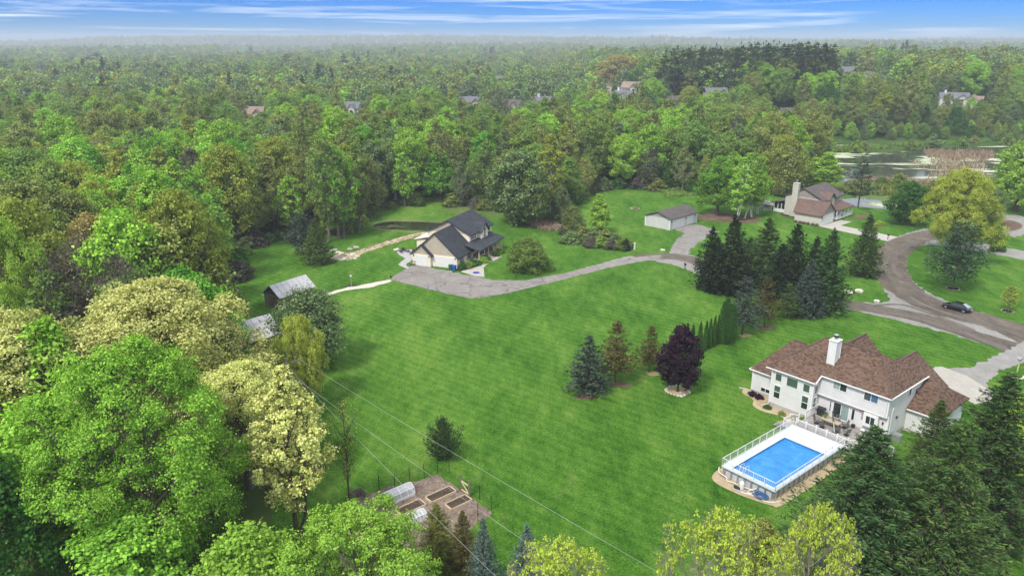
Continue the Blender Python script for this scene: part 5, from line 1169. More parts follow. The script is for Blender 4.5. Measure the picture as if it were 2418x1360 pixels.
# pool equipment
pm = empty('pool_pump', (0,0,0), 0, 'pool pump and white filter tank on a slab at the pool corner', 'pump'); aplace(pm, 8.3, -19.2, .02)
m = MB(); m.box(-.3,.9,-.45,.35,0,.07); m.build('slab', M['concrete'], pm)
m = MB(); m.lathe([(.22,.1),(.26,.3),(.26,.75),(.18,.95),(.05,1.02)], (0.45,.1,0), 12); m.build('filter_tank', M['white'], pm)
m = MB(); m.tube([(-.25,-.2,.25),(.4,-.2,.25)], .13, 10); m.box(-.2,.1,-.3,-.1,.05,.2); m.build('motor', M['black'], pm)
def hose(label, pts, mat, r, name='hose'):
    m = MB(); P = catmull3([aw(*p) for p in pts], 6); m.tube(P, r, 6); return tag(m.build(name, mat), label, 'hose')
def catmull3(P, k):
    out = []; n = len(P)
    for i in range(n-1):
        p0, p1, p2, p3 = [P[min(max(i+j-1, 0), n-1)] for j in range(4)]
        for q in range(k):
            t = q/k; out.append(0.5*((2*p1)+(-p0+p2)*t+(2*p0-5*p1+4*p2-p3)*t*t+(-p0+3*p1-3*p2+p3)*t**3))
    out.append(P[-1]); return out
hm = plain('white_hose', (0.66,0.63,0.57), 0.6, 0.1, 5)
hose('white hose running from the pool corner to the small black skimmer', [(5.3,-18.2,.7),(5.7,-18.7,.5),(6.6,-18.7,.3),(6.9,-19.0,.15),(7.4,-18.9,.2),(8.2,-19.0,.3)], hm, .06)
hose('white hose curling in a loop beside the filter tank', [(8.8,-19.0,.4),(9.3,-18.7,.25),(9.6,-18.5,.2),(9.9,-18.7,.12),(9.8,-19.1,.1),(9.5,-19.1,.1),(9.4,-18.8,.12),(9.9,-18.3,.4)], hm, .06)
hose('long white hose lying on the pebbles past the blue coil', [(9.0,-19.6,.08),(10.0,-19.2,.08),(10.8,-19.1,.08),(11.5,-19.1,.08),(12.1,-18.7,.08),(12.5,-17.9,.08)], hm, .06)
m = MB(); pts = []
for i in range(150): a = i*0.32; r = .28+.18*math.sin(i*.11)+.0022*i; pts.append(aw(10.75+1.25*r*math.cos(a), -18.75+.85*r*math.sin(a), .06+.0016*i))
m.tube(pts, .035, 5); tag(m.build('coiled_hose', plain('blue_hose', (0.03,0.12,0.30), 0.5, 0.2, 5)), 'blue hose coiled on the pebbles at the pool corner', 'hose')
# ------------------------------------------------------------------ things by the cream house
def bin_(x, y, mat, label):
    o = empty('wheelie_bin', lw(x, y, .04), LR, label, 'bin', 'wheeled bins beside the garage door')
    m = MB(); P0 = [(-.28,-.3),(.28,-.3),(.28,.3),(-.28,.3)]; P1 = [(-.34,-.38),(.34,-.38),(.34,.36),(-.34,.36)]
    for i in range(4): j = (i+1) % 4; m.face([(*P0[i],.05),(*P0[j],.05),(*P1[j],1.0),(*P1[i],1.0)])
    m.face([(*p,.05) for p in P0[::-1]]); m.build('body', mat, o)
    m = MB(); m.box(-.36,.36,-.42,.36,1.0,1.06); m.box(-.30,.30,-.36,.30,1.06,1.10); m.build('lid', mat, o)
    for s in (-1, 1): m = MB(); m.tube([(s*.28,.32,.12),(s*.34,.32,.12)], .12, 10); m.build('wheel', M['black'], o)
bin_(-0.95, -1.0, plain('green_plastic', (0.012,0.11,0.075), 0.45, 0.15), 'dark green wheeled bin beside the wide garage door'); bin_(-0.05, -1.15, plain('blue_plastic', (0.012,0.09,0.40), 0.45, 0.15), 'blue wheeled bin at the cream house corner')
bx = empty('folded_umbrella', (*G(1124.5, 644.5), .06), 0.3, 'blue cloth umbrella with pale pole on the concrete walk by the cream house', 'umbrella')
m = MB(); m.lathe([(.75,0),(.5,.10),(.12,.2)], n=8, smooth=False); m.build('canopy', plain('blue_cloth', (0.02,0.03,0.28), 0.7, 0.2), bx); m = MB(); m.bar((0,0,.2),(0,.1,.9),.05); m.build('pole', M['white'], bx)
for i, (x, y, lb) in enumerate(((3.2,6.3,'cushioned chair at the near end of the cream house porch'),)):
    pass
for i, (x, y) in enumerate(((1.2,6.8),(1.1,11.2),(1.2,14.2),(1.2,16.4))):
    c = copy_tree(c0); c.name = 'porch_chair'; c.location = lw(x, y, .6); c.rotation_euler = (0,0,LR-1.5+.2*i)
    tag(c, ['dark porch chair nearest the garage under the porch roof','dark porch chair by the front door of the cream house','dark porch chair right of the steps on the cream house porch','dark porch chair at the far end of the cream house porch'][i], 'chair', 'chairs on the cream house porch')
bn2 = empty('garden_bench', lw(-9.7,-1.15,.03), LR, 'small dark bench with junk at the left garage corner of the cream house', 'bench')
m = MB(); m.box(-.5,.5,-.2,.2,.4,.45); m.bar((-.5,.2,.45),(-.5,.25,.9),.05); m.bar((.5,.2,.45),(.5,.25,.9),.05); m.bar((-.5,.25,.9),(.5,.25,.9),.06); m.build('seat', M['weatherwood'], bn2)
for x in (-.42,.42): m = MB(); m.box(x-.04,x+.04,-.18,.18,0,.4); m.build('leg', M['weatherwood'], bn2)
sheet('planting_bed', [lw(0.15,-.9),lw(0.2,5.4),lw(2.4,5.3),lw(2.7,7.6),lw(3.4,5.0),lw(2.6,1.5),lw(1.2,-0.9)], 0.05, M['darkmulch'], photo=False, smooth=False)
sheet('flagstone_patio', [(935,592),(950,588),(975,590),(978,606),(970,618),(962,621),(958,628),(968,632),(964,636),(944,628),(952,617),(960,612),(942,602)], 0.03, M['flagstone'], smooth=False)
sheet('path', [(965,632),(958,634),(945,628),(940,625),(950,616),(962,608),(972,606),(966,614),(956,624)], 0.034, M['flagstone'], smooth=False)
sheet('path', [(920,660),(880,668),(845,675),(820,679),(800,684),(775,692),(760,698),(772,700),(800,690),(835,683),(870,680),(905,671),(925,664)], 0.034, M['stone_pale'], smooth=False, jitter=.3)
sheet('mulch_ring', [(816,676),(830,672),(845,674),(846,680),(830,683),(816,681)], 0.03, M['darkmulch'])
# rocks ------------------------------------------------------------
def rock_mesh(seed):
    rg = random.Random(seed); m = MB(); import bmesh
    bm = bmesh.new(); bmesh.ops.create_icosphere(bm, subdivisions=2 if seed > 90 else 1, radius=1.0)
    for v in bm.verts:
        n = mnoise.noise(v.co*1.3+Vector((seed*3.1,0,0))); v.co *= 0.85+0.5*n; v.co.z *= 0.62
    me = bpy.data.meshes.new('rock_mesh'); bm.to_mesh(me); bm.free(); return me
RK = [rock_mesh(s) for s in (1,2,3,4)]; BK = [rock_mesh(s) for s in (91,92,93)]
def rocks(parent, name, pts, size, mats, rg=random.Random(4)):
    for p in pts:
        o = bpy.data.objects.new(name, rg.choice(RK)); COL.objects.link(o); o.parent = parent
        o.location = (p[0], p[1], p[2] if len(p) > 2 else .05); s = size*rg.uniform(.6,1.5); o.scale = (s*rg.uniform(.8,1.4), s, s*rg.uniform(.7,1.1)); o.rotation_euler = (0,0,rg.uniform(0,6.28))
        if not o.data.materials: o.data.materials.append(M['stone'])
        o.material_slots[0].link = 'OBJECT'; o.material_slots[0].material = M[rg.choice(mats)]
ck = sheet('rock_creek', [(1022,549),(1000,553),(960,566),(900,584),(860,597),(845,606),(800,612),(772,612),(800,600),(835,596),(860,588),(900,574),(950,559),(1000,548)], 0.024, M['pebble'], smooth=False, jitter=.5)
rr_ = random.Random(9); pts = []
for a, b in zip([(1010,551),(960,562),(900,579),(855,593)], [(960,562),(900,579),(855,593),(812,604)]):
    for i in range(34):
        t = rr_.random(); p = G(a[0]+(b[0]-a[0])*t+rr_.uniform(-4,4), a[1]+(b[1]-a[1])*t+rr_.uniform(-3,3)); pts.append((p.x, p.y, .06))
rocks(ck, 'stone', pts, .28, ['stone','stone_red','stone_pale','stone_red'])
rb = empty('rock_border', (*G(800,605), 0), 0, 'border of pale rocks round the planting at the end of the dry creek', 'rock border')
loc0 = G(800,605); pts = []
for q in [(775,597),(782,593),(790,592),(797,597),(806,600),(815,601),(823,603),(832,602),(840,605),(846,607),(838,611),(829,612),(820,614),(811,613),(803,615),(795,614),(787,615),(779,613)]:
    p = G(*q)-loc0; pts.append((p.x, p.y, .1))
rocks(rb, 'stone', pts, .55, ['stone_pale','stone_pale','stone'])
def boulder(px, r, label, mat='stone', grp=None):
    p = G(*px); o = link_mesh('boulder', BK[int(px[0]) % 3].copy(), None, M[mat]); o.location = (p.x, p.y, r*.3); o.scale = (r*1.3, r, r); tag(o, label, 'boulder', grp)
boulder((827,590), .55, 'left boulder of the two lying on the lawn above the dry creek'); boulder((842,586), .65, 'right boulder of the two lying on the lawn above the dry creek')
boulder((2003,693), .75, 'boulder in the grass left of its twin where the two gravel lanes meet', 'stone_pale'); boulder((2028,690), .7, 'boulder in the grass right of its twin where the two gravel lanes meet', 'stone_pale')
boulder((2070,713), .5, 'low pale rock at the lane corner next to the culvert', 'stone_pale'); boulder((1565,592), .5, 'pale rock at the tip of the wild hedge', 'stone_pale')
boulder((937,592), .7, 'pale rock at the corner of the flagstone patio', 'stone_pale')
fp = empty('fire_pit', (*G(1500,493), .02), 0, 'round fire pit ring with ash in the lawn behind the garage', 'fire pit')
m = MB(); m.lathe([(.9,0),(.9,.03),(.1,.05)], n=14); m.build('ash_bed', M['darkmulch'], fp); rocks(fp, 'stone', [(1.1*math.cos(a),1.1*math.sin(a),.08) for a in np.arange(0,6.28,.45)], .25, ['stone_red','stone'])
# posts, mailboxes, feeders
def post_thing(name, px, h, label, cat, head=None, mat='weatherwood', w=.12):
    p = G(*px); o = empty(name, (p.x, p.y, 0), .4, label, cat)
    m = MB(); m.box(-w/2,w/2,-w/2,w/2,-.1,h); m.build('post', M[mat], o)
    if head == 'box': m = MB(); m.box(-.12,.12,-.3,.3,h,h+.16); m.tube([(0,-.3,h+.16),(0,.3,h+.16)], .12, 10); m.build('mailbox', M['black'], o); m = MB(); m.box(-.05,.05,-.45,.3,h-.1,h); m.build('arm', M[mat], o)
    if head == 'house': m = MB(); m.box(-.2,.2,-.2,.2,h,h+.3); m.slab([(-.3,-.3,h+.3),(.0,-.3,h+.5),(.0,.3,h+.5),(-.3,.3,h+.3)], .03, 0, 0); m.slab([(.0,-.3,h+.5),(.3,-.3,h+.3),(.3,.3,h+.3),(.0,.3,h+.5)], .03, 0, 0); m.build('bird_house', M['galv'], o)
    if head == 'knob': m = MB(); m.lathe([(.1,h),(.2,h+.15),(.15,h+.3),(.03,h+.36)], n=10); m.build('lamp_head', M['white'], o)
    return o
post_thing('mailbox', (1617,637), 1.1, 'black mailbox on a post beside the lane below the spruces', 'mailbox', 'box', 'black'); post_thing('mailbox', (2096,566), 1.1, 'dark mailbox where the concrete drive meets the gravel road', 'mailbox', 'box', 'black')
post_thing('yard_post', (1498,590), 1.3, 'white post with a small dark lamp at the end of the wild hedge', 'post', 'knob', 'white', .25)
post_thing('lamp_post', (830,679), 2.1, 'pale post with a small lamp in the mulch ring on the cream house lawn', 'lamp post', 'knob', 'galv', .1)
post_thing('bird_house', (2400,886), 2.2, 'bird house on a post inside a small stone ring near the right edge', 'bird house', 'house', 'cream', .12)
post_thing('marker_post', (923,658), .7, 'short black marker post at the corner of the asphalt drive', 'post', None, 'black', .2)
def ring(px, r, label, edge=None, bed='darkmulch', name='tree_ring', er=.16):
    p = G(*px); o = empty(name, (p.x, p.y, .02), 0, label, 'mulch ring')
    P = [(r*math.cos(a)*(1+.05*math.sin(3*a+px[0])), r*math.sin(a)*(1+.05*math.cos(4*a))) for a in np.arange(0,6.28,.3)]
    m = MB(); m.face([(x,y,.02) for x, y in P]); m.face([(x*.6,y*.6,.05) for x, y in P]); m.build('mulch', M[bed], o)
    if edge: rocks(o, 'edging_stone', [(x,y,.06) for x, y in P], er, edge)
ring((1600,923), 1.5, 'round bed of tan mulch edged with stones under the purple maple', ['stone_pale'], 'pebble', er=.2)
ring((2250,682), 1.15, 'dark mulch ring under the long-needled pine', ['stone'], er=.12); ring((2379,735), .95, 'dark mulch ring under the small sapling at the right', ['stone'], er=.10); ring((2400,888), .9, 'stone ring with low plants under the bird house', ['stone_pale'], er=.16)
gn = empty('garden_gnome', (*G(1607,934), .05), 0, 'small grey garden figure on the edge of the tan mulch bed', 'garden figure'); m = MB(); m.lathe([(.14,0),(.17,.2),(.1,.35),(.13,.45),(.02,.6)], n=10); m.build('figure', M['galv'], gn)
for nm, P in dict(a=[(1355,935),(1372,928),(1392,926),(1408,934),(1400,943),(1380,944),(1362,941)], b=[(1440,905),(1460,900),(1485,905),(1488,914),(1470,916),(1448,912)], c=[(1525,878),(1545,876),(1560,882),(1545,888),(1530,885)], d=[(1788,772),(1806,768),(1826,771),(1818,778),(1796,779)], e=[(1745,790),(1765,787),(1775,792),(1757,797)]).items():
    sheet('bare_patch', P, 0.016, M['drygrass'] if nm in 'ce' else M['mulch'], jitter=.3)
for P in ([(1648,512),(1690,498),(1740,508),(1785,512),(1795,520),(1770,527),(1700,524),(1655,520)],[(2010,512),(2045,507),(2060,511),(2030,518)],[(2062,532),(2080,528),(2092,533),(2075,537)],[(2330,590),(2360,578),(2368,590),(2345,597)]):
    sheet('mulch_bed', P, 0.022, M['mulch'])
# pool and play set behind the birches
bp = empty('round_pool', (*G(1790,487), 0), 0, 'round blue-topped pool half hidden behind the birch clump', 'pool')
m = MB(); m.lathe([(3.2,0),(3.2,1.2),(3.35,1.22),(3.35,1.28),(3.1,1.28)], n=24); m.build('pool_wall', M['galv'], bp); m = MB(); m.lathe([(3.08,1.24),(3.09,1.245)], n=24); m.build('cover', plain('pool_cover_blue', (0.06,0.28,0.50), 0.5, 0.3, 1.5), bp)
bd = empty('pool_deck', (*G(1822,492), 0), R_(-46), 'small weathered wooden deck and stairs beside the round pool', 'deck')
m = MB(); m.box(-1.6,1.6,-1.3,1.3,1.0,1.12); m.build('decking', M['cream'], bd)
for x in (-1.5,1.5):
    for y in (-1.2,1.2): m = MB(); m.box(x-.07,x+.07,y-.07,y+.07,0,2.0); m.build('post', M['white'], bd)
m = MB(); railing(m, (-1.5,-1.2,1.1),(1.5,-1.2,1.1),.9); m.build('railing', M['white'], bd); m = MB(); m.bar((1.6,0,1.05),(3.2,0,0.05),1.0,.12); m.build('stair', M['cream'], bd)
# adirondack chairs on the flagstones
def adir():
    o = empty('adirondack_chair'); m = MB()
    m.bar((-.25,.3,.35),(-.25,-.35,.2),.08); m.bar((.25,.3,.35),(.25,-.35,.2),.08)
    for i in range(5): m.box(-.28,.28,-.25+.12*i,-.16+.12*i,.28+.012*i,.31+.012*i)
    m.build('seat', M['black'], o); m = MB()
    for i in range(5): m.bar((-.24+.12*i,-.3,.25),(-.28+.14*i,-.65,1.0),.09,.03)
    m.build('backrest', M['black'], o)
    for s in (-1,1): m = MB(); m.bar((s*.33,-.35,.55),(s*.33,.35,.55),.11,.03); m.bar((s*.33,.3,.0),(s*.33,.3,.55),.06); m.build('armrest', M['black'], o)
    return o
a0 = adir()
for i, (px, r, lb) in enumerate((((947,597),.5,'dark garden chair at the left of the flagstone patio'),((955,594),-.3,'dark garden chair at the back of the flagstone patio'),((963,596),-1.2,'dark garden chair in the middle of the flagstone patio'),((971,600),2.2,'dark garden chair nearest the cream garage wall'))):
    c = a0 if i == 0 else copy_tree(a0); p = G(*px); c.location = (p.x, p.y, .04); c.rotation_euler = (0,0,r); tag(c, lb, 'chair', 'dark chairs on the flagstone patio')
# ------------------------------------------------------------------ vegetable garden
def z6(x, y): return 780+x/3.2375, 940+y/3.2375
gq = [z6(*q) for q in ((830,585),(1250,885),(1150,935),(900,1250),(500,1330),(200,1100),(60,900),(200,770),(400,690),(600,640))]
sheet('garden_plot', gq, 0.022, M['woodchip'], smooth=False, jitter=.5)
gx = (G(*z6(1250,885))-G(*z6(830,585))).normalized(); GR = math.atan2(gx.y, gx.x)
def bed(name, c, L, Wd, label, cat, kind='bed'):
    p = G(*z6(*c)); o = empty(name, (p.x, p.y, .02), GR+math.pi/2, label, cat)
    for a in ((-L/2,L/2,-Wd/2,-Wd/2+.07),(-L/2,L/2,Wd/2-.07,Wd/2),(-L/2,-L/2+.07,-Wd/2,Wd/2),(L/2-.07,L/2,-Wd/2,Wd/2)):
        m = MB(); m.box(*a,0,.26); m.build('board', M['cream'] if kind == 'bed' else M['white'], o)
    m = MB()
    nx = 16; ny = 6
    for i in range(nx):
        for j in range(ny):
            f = lambda a, b: (-L/2+.08+(L-.16)*a/nx, -Wd/2+.08+(Wd-.16)*b/ny, .17+.09*mnoise.noise(Vector((p.x+a*.9, p.y+b*.9, 0))))
            m.face([f(i,j),f(i+1,j),f(i+1,j+1),f(i,j+1)])
    m.build('soil', M['soil'], o); return o
g1_ = bed('raised_bed', (845,745), 3.1, 1.25, 'raised garden bed nearest the gate with dark bare soil', 'raised bed')
bed('raised_bed', (980,805), 2.6, 1.25, 'raised garden bed with rows of seedlings between the gate bed and the dark firs', 'raised bed')
bed('raised_bed', (615,845), 2.9, 1.3, 'raised garden bed in front of the glass cold frame', 'raised bed')
clear, t = newmat('clear_plastic'); p_ = N(t, 'ShaderNodeBsdfPrincipled', i_Roughness=0.25); p_.inputs['Base Color'].default_value = (.8,.84,.86,1); tr_ = N(t, 'ShaderNodeBsdfTransparent'); mx_ = N(t, 'ShaderNodeMixShader'); mx_.inputs[0].default_value = .42
LK(t, tr_.outputs[0], mx_.inputs[1]); LK(t, p_.outputs[0], mx_.inputs[2]); oo_ = N(t, 'ShaderNodeOutputMaterial'); LK(t, mx_.outputs[0], oo_.inputs[0])
def coldframe(c, L, Wd, h, label):
    o = bed('cold_frame', c, L, Wd, label, 'cold frame', 'frame')
    m = MB(); w2 = Wd/2
    for i in range(5):
        x = -L/2+.03+(L-.06)*i/4
        for a, b in (((x,-w2,.2),(x,-w2*.8,h*.7)),((x,-w2*.8,h*.7),(x,0,h)),((x,0,h),(x,w2*.8,h*.7)),((x,w2*.8,h*.7),(x,w2,.2))): m.bar(a, b, .05)
    for y, z in ((-w2*.8,h*.7),(0,h),(w2*.8,h*.7)): m.bar((-L/2,y,z),(L/2,y,z),.05)
    m.build('frame', M['white'], o)
    for i in range(4):
        x0 = -L/2+.05+(L-.1)*i/4; x1 = x0+(L-.1)/4-.03
        for (y0, z0_), (y1, z1_) in (((-w2,.26),(-w2*.8,h*.7)),((-w2*.8,h*.7),(0,h)),((0,h),(w2*.8,h*.7)),((w2*.8,h*.7),(w2,.26))):
            m = MB(); m.face([(x0,y0,z0_),(x1,y0,z0_),(x1,y1,z1_),(x0,y1,z1_)]); m.build('pane', clear, o)
    return o
coldframe((515,760), 3.3, 1.5, 1.15, 'long clear-plastic cold frame at the back of the vegetable garden'); coldframe((665,925), 1.6, 1.3, .9, 'small white cold frame half hidden by the lime maple')
for i, (q, h) in enumerate((((375,700),1.7),((495,690),1.7),((607,640),1.7),((718,610),1.7),((822,580),1.8),((910,575),1.6),((1065,720),1.7),((1142,775),1.7),((1230,850),1.7),((1128,900),1.5))):
    p = G(*z6(*q)); m = MB(); m.box(-.035,.035,-.035,.035,-.1,h); o = m.build('fence_post', M['black'] if i != 2 else M['shutter'], None); o.location = (p.x, p.y, 0)
    tag(o, ['thin dark wire-fence post, leftmost at the back of the vegetable garden','thin green fence post behind the long cold frame','thin dark fence post right of the long cold frame','thin dark fence post left of the garden back corner','fence post with a white cap at the garden back corner','thin dark fence post just outside the back corner','thin dark fence post right of the wooden gate','thin dark fence post halfway down the right garden side','thin dark fence post at the right garden corner','short dark fence post among the dark firs'][i], 'fence post', 'posts round the vegetable garden')
nf = MB()
qs = [G(*z6(*q)) for q in ((375,700),(495,690),(607,640),(718,610),(822,580))]+[G(*z6(1000,705))]
for a, b in zip(qs[:-1], qs[1:]):
    for hz in (.05,.55,1.05,1.5): nf.bar((a.x,a.y,hz),(b.x,b.y,hz),.012)
qs = [G(*z6(*q)) for q in ((1065,745),(1142,790),(1230,850),(1250,885))]
for a, b in zip(qs[:-1], qs[1:]):
    for hz in (.05,.55,1.05,1.5): nf.bar((a.x,a.y,hz),(b.x,b.y,hz),.012)
tag(nf.build('wire_fence', M['black']), 'thin wire fence strung round the vegetable garden', 'fence')
ga, gb = G(*z6(1000,705)), G(*z6(1062,750)); gt = empty('garden_gate', (ga.x, ga.y, 0), 0, 'wooden gate with a diagonal brace on the right side of the vegetable garden', 'gate')
d = gb-ga
for q in (Vector((0,0)), d): m = MB(); m.box(q.x-.09,q.x+.09,q.y-.09,q.y+.09,0,1.9); m.build('post', M['weatherwood'], gt)
m = MB(); m.bar((0,0,1.2),(d.x,d.y,1.2),.09); m.bar((0,0,.2),(d.x,d.y,.2),.09); m.bar((0,0,1.2),(d.x,d.y,.2),.08); m.build('gate_frame', M['cream'], gt)
# heaps at the garden edge: boards and logs
lg = empty('log_pile', (*G(*z6(200,940)), 0), 0, 'heap of old logs and boards at the left garden corner', 'log pile'); r9 = random.Random(3)
for i in range(16):
    a = r9.uniform(-.9,-.4) if i % 3 else r9.uniform(0,3); L = r9.uniform(1.2,3.2); c = Vector((r9.uniform(-1.0,1.6), r9.uniform(-2.6,.8), .1+.05*(i % 5))); dv = Vector((math.cos(a), math.sin(a), r9.uniform(-.04,.08)))*L/2
    m = MB(); m.tube([c-dv, c+dv], r9.uniform(.06,.14), 7); m.build('log', M['weatherwood'] if i % 2 else M['cream'], lg)
cp = empty('compost_bin', (*G(*z6(215,775)), 0), GR, 'weathered wooden compost bin at the left garden corner', 'compost bin')
for i in range(4):
    for s in (-.6,.6): m = MB(); m.box(-.6,.6,s-.02,s+.02,.05+.22*i,.24+.22*i); m.build('board', M['weatherwood'], cp)
    m = MB(); m.box(-.62,-.58,-.6,.6,.05+.22*i,.24+.22*i); m.build('board', M['weatherwood'], cp)
# ------------------------------------------------------------------ overhead wires and their poles
def at(x, y, Y): t = Y/(FPX*CP-(y-680)*SP); return Vector(((x-1209)*t, Y, CAM_H-t*(FPX*SP+(y-680)*CP)))
wm = plain('wire_grey', (0.30, 0.31, 0.31), 0.5, 0.1)
o = empty('utility_pole', (-25.8, 79.4, 0), R_(44), 'weathered utility pole among the oaks at the left', 'utility pole'); m = MB(); m.tube([(0,0,-.3),(0,0,9.6)], [.17,.11], 9); m.build('pole', M['weatherwood'], o); m = MB(); m.box(-1.9,1.9,-.05,.05,8.85,8.97); m.build('crossarm', M['weatherwood'], o)
for (x, y), (dx_, dy_), L, lb in (((-25.6,81.5),(.693,-.721),78,'upper overhead wire crossing the lawn above the juniper bush'),((-25.9,78.1),(.661,-.75),66,'middle overhead wire passing over the vegetable garden'),((-24.9,77.7),(.573,-.82),58,'lowest overhead wire running down to the vegetable garden')):
    m = MB(); pts = []
    for i in range(17): t = i/16; pts.append(Vector((x+dx_*L*t, y+dy_*L*t, 9.0-4*t*(1-t)*0.5)))
    m.tube(pts, .013, 5); tag(m.build('overhead_wire', wm), lb, 'wire')
# ------------------------------------------------------------------ garden and foreground trees: (form, base px, top px y, crown width px or None, leaves, bark, label)
rgp = random.Random(21)
DEC, CON = 'deciduous tree', 'conifer'
def tree(formk, bx, by, top=None, wpx=None, leaf='mid', bark='grey', label='', name='tree', cat='tree', group=None, rz=None, Y=None, H=None, R=None, tilt=0.0):
    meshes, H0, R0 = FORM[formk]
    if Y is None: p = G(bx, by); X, Yy = p.x, p.y
    else: X, Yy = bx, Y
    z = terrain(X, Yy)
    if H is None: H = ZAT(top, Yy) - z
    dep = Yy*CP + (CAM_H-H*0.5)*SP
    if R is None: R = wpx/2*dep/FPX if wpx else R0*H/H0
    o = place(name, meshes, (X, Yy, z), (R/R0, R/R0, H/H0), rz if rz is not None else rgp.uniform(0, 6.28), LEAF[leaf], BARK[bark], label, cat, group, tilt)
    return o
# --- left foreground
tree('hero_maple', 375, 1350, 815, 510, 'maple', 'grey', 'tallest fresh green maple filling the lower left, in front of the cream oaks', 'maple_tree')
tree('hero_oak', 400, 1085, 672, 560, 'cream', 'grey', 'cream flowering oak with wide crown directly behind the big green maple', 'oak_tree')
tree('hero_oak', 95, 1165, 745, 560, 'cream', 'grey', 'cream flowering oak at the left edge beside the big green maple', 'oak_tree', rz=2.2)
tree('slender_oak', 705, 1285, 870, 215, 'cream', 'brown', 'slender cream oak with several thin dark stems right of the big maple', 'oak_tree')
tree('hero_oak', 590, 1150, 862, 330, 'cream', 'grey', 'lower cream oak reaching toward the barn roof', 'oak_tree', rz=4.0)
tree('hero_lime', 718, 960, 748, 140, 'gold', 'brown', 'small yellow-green tree at the right end of the barn', 'maple_tree', rz=1.0)
tree('willow', 738, 862, 680, 190, 'greygreen', 'grey', 'bushy grey-green willow between the shed and the barn', 'willow_tree')
tree('open_oak', 455, 830, 455, 280, 'yellow', 'brown', 'open budding oak with dark spreading limbs above the shed lawn', 'oak_tree')
tree('bare_wide', 245, 900, 555, 270, 'brownbud', 'grey', 'leafless grey-brown tree left of the open budding oak', 'bare_tree')
tree('bare_wide', 330, 930, 600, 200, 'brownbud', 'grey', 'smaller leafless tree between the bare grey tree and the cream oaks', 'bare_tree', rz=2.4)
tree('hero_lime', 60, 900, 520, 230, 'lime', 'grey', 'lime green maple at the left edge behind the cream oaks', 'maple_tree', rz=3)
tree('wood0', 150, 1330, 950, 300, 'maple', 'brown', 'dense green maple in the lower left corner under the cream oak', 'maple_tree')
tree('wood2', 20, 1450, 1080, 300, 'dark', 'brown', 'dark green thicket tree in the bottom left corner', 'maple_tree')
tree('wood4', 330, 1480, 1230, 300, 'maple', 'brown', 'low green maple at the foot of the big maple', 'maple_tree')
tree('bare_tree', 828, 1215, 945, 95, 'yellow', 'brown', 'slim almost leafless tree standing alone beside the vegetable garden', 'bare_tree')
tree('juniper', 1048, 1082, 985, 106, 'sprucedark', 'brown', 'dark spiky juniper bush standing alone on the lawn above the vegetable garden', 'juniper_bush', 'bush')
tree('hero_lime', -11.8, 0, 1215, 430, 'lime', 'grey', 'bright lime maple at the bottom edge left of the dark firs', 'maple_tree', Y=47.0)
tree('wood2', -19.5, 0, 1255, 300, 'lime', 'grey', 'lower lime maple at the bottom edge nearest the big green maple', 'maple_tree', Y=46.0)
tree('hero_spruce_b', 1035, 1330, 1188, 135, 'tipyellow', 'brown', 'olive dark-cored fir in front of the vegetable garden, left of its rusty twin', 'fir_tree')
tree('hero_spruce_b', 1095, 1345, 1205, 105, 'rustneedle', 'brown', 'rusty brown-green fir between the olive fir and the blue spruce', 'fir_tree', rz=1.1)
tree('hero_blue', 1143, 1400, 1222, 110, 'blue', 'brown', 'narrow silvery blue spruce at the bottom beside the rusty fir', 'spruce_tree')
tree('hero_blue', 1243, 1410, 1238, 130, 'blue', 'brown', 'wider blue spruce with yellowish tips at the bottom centre', 'spruce_tree', rz=2)
tree('hero_sparse', 13.6, 0, 1222, 360, 'yellowlime', 'pale', 'tree with small chartreuse leaves and pale twigs at the bottom edge below the pool', 'maple_tree', Y=41.0)
tree('hero_sparse', 3.2, 0, 1290, 330, 'yellowlime', 'pale', 'low chartreuse-leaved tree at the bottom edge below the blue spruces', 'maple_tree', Y=41.5, rz=1.2)
tree('hero_sparse', 21.0, 0, 1205, 250, 'yellowlime', 'pale', 'chartreuse-leaved tree against the dark spruces at the bottom right', 'maple_tree', Y=43.5, rz=2.2)
tree('wood2', 21.0, 0, 1175, 150, 'tipyellow', 'brown', 'dull green shrub tree with yellow tips between the pool and the chartreuse trees', 'shrub_tree', Y=53.5, H=6.0, R=2.6)
# --- big spruces right foreground
tree('hero_spruce', 2015, 1350, 1005, 400, 'spruce', 'brown', 'dark spruce nearest the deck stairs, in front of the pool corner', 'spruce_tree')
tree('hero_spruce', 2190, 1395, 1000, 370, 'sprucebright', 'brown', 'dark spruce in the middle of the three tall right-hand spruces', 'spruce_tree', rz=1.5)
tree('hero_spruce_b', 2300, 1275, 882, 370, 'spruce', 'brown', 'tallest dark spruce, beside the concrete apron of the grey house', 'spruce_tree', rz=2.5)
tree('hero_spruce_b', 2180, 1180, 945, 200, 'sprucebright', 'brown', 'spruce tucked against the right wall of the grey house', 'spruce_tree', rz=0.4)
tree('hero_lime', 2425, 1150, 935, 200, 'yellowlime', 'pale', 'wispy lime-green tree at the right edge behind the tall spruces', 'maple_tree', rz=0.3)
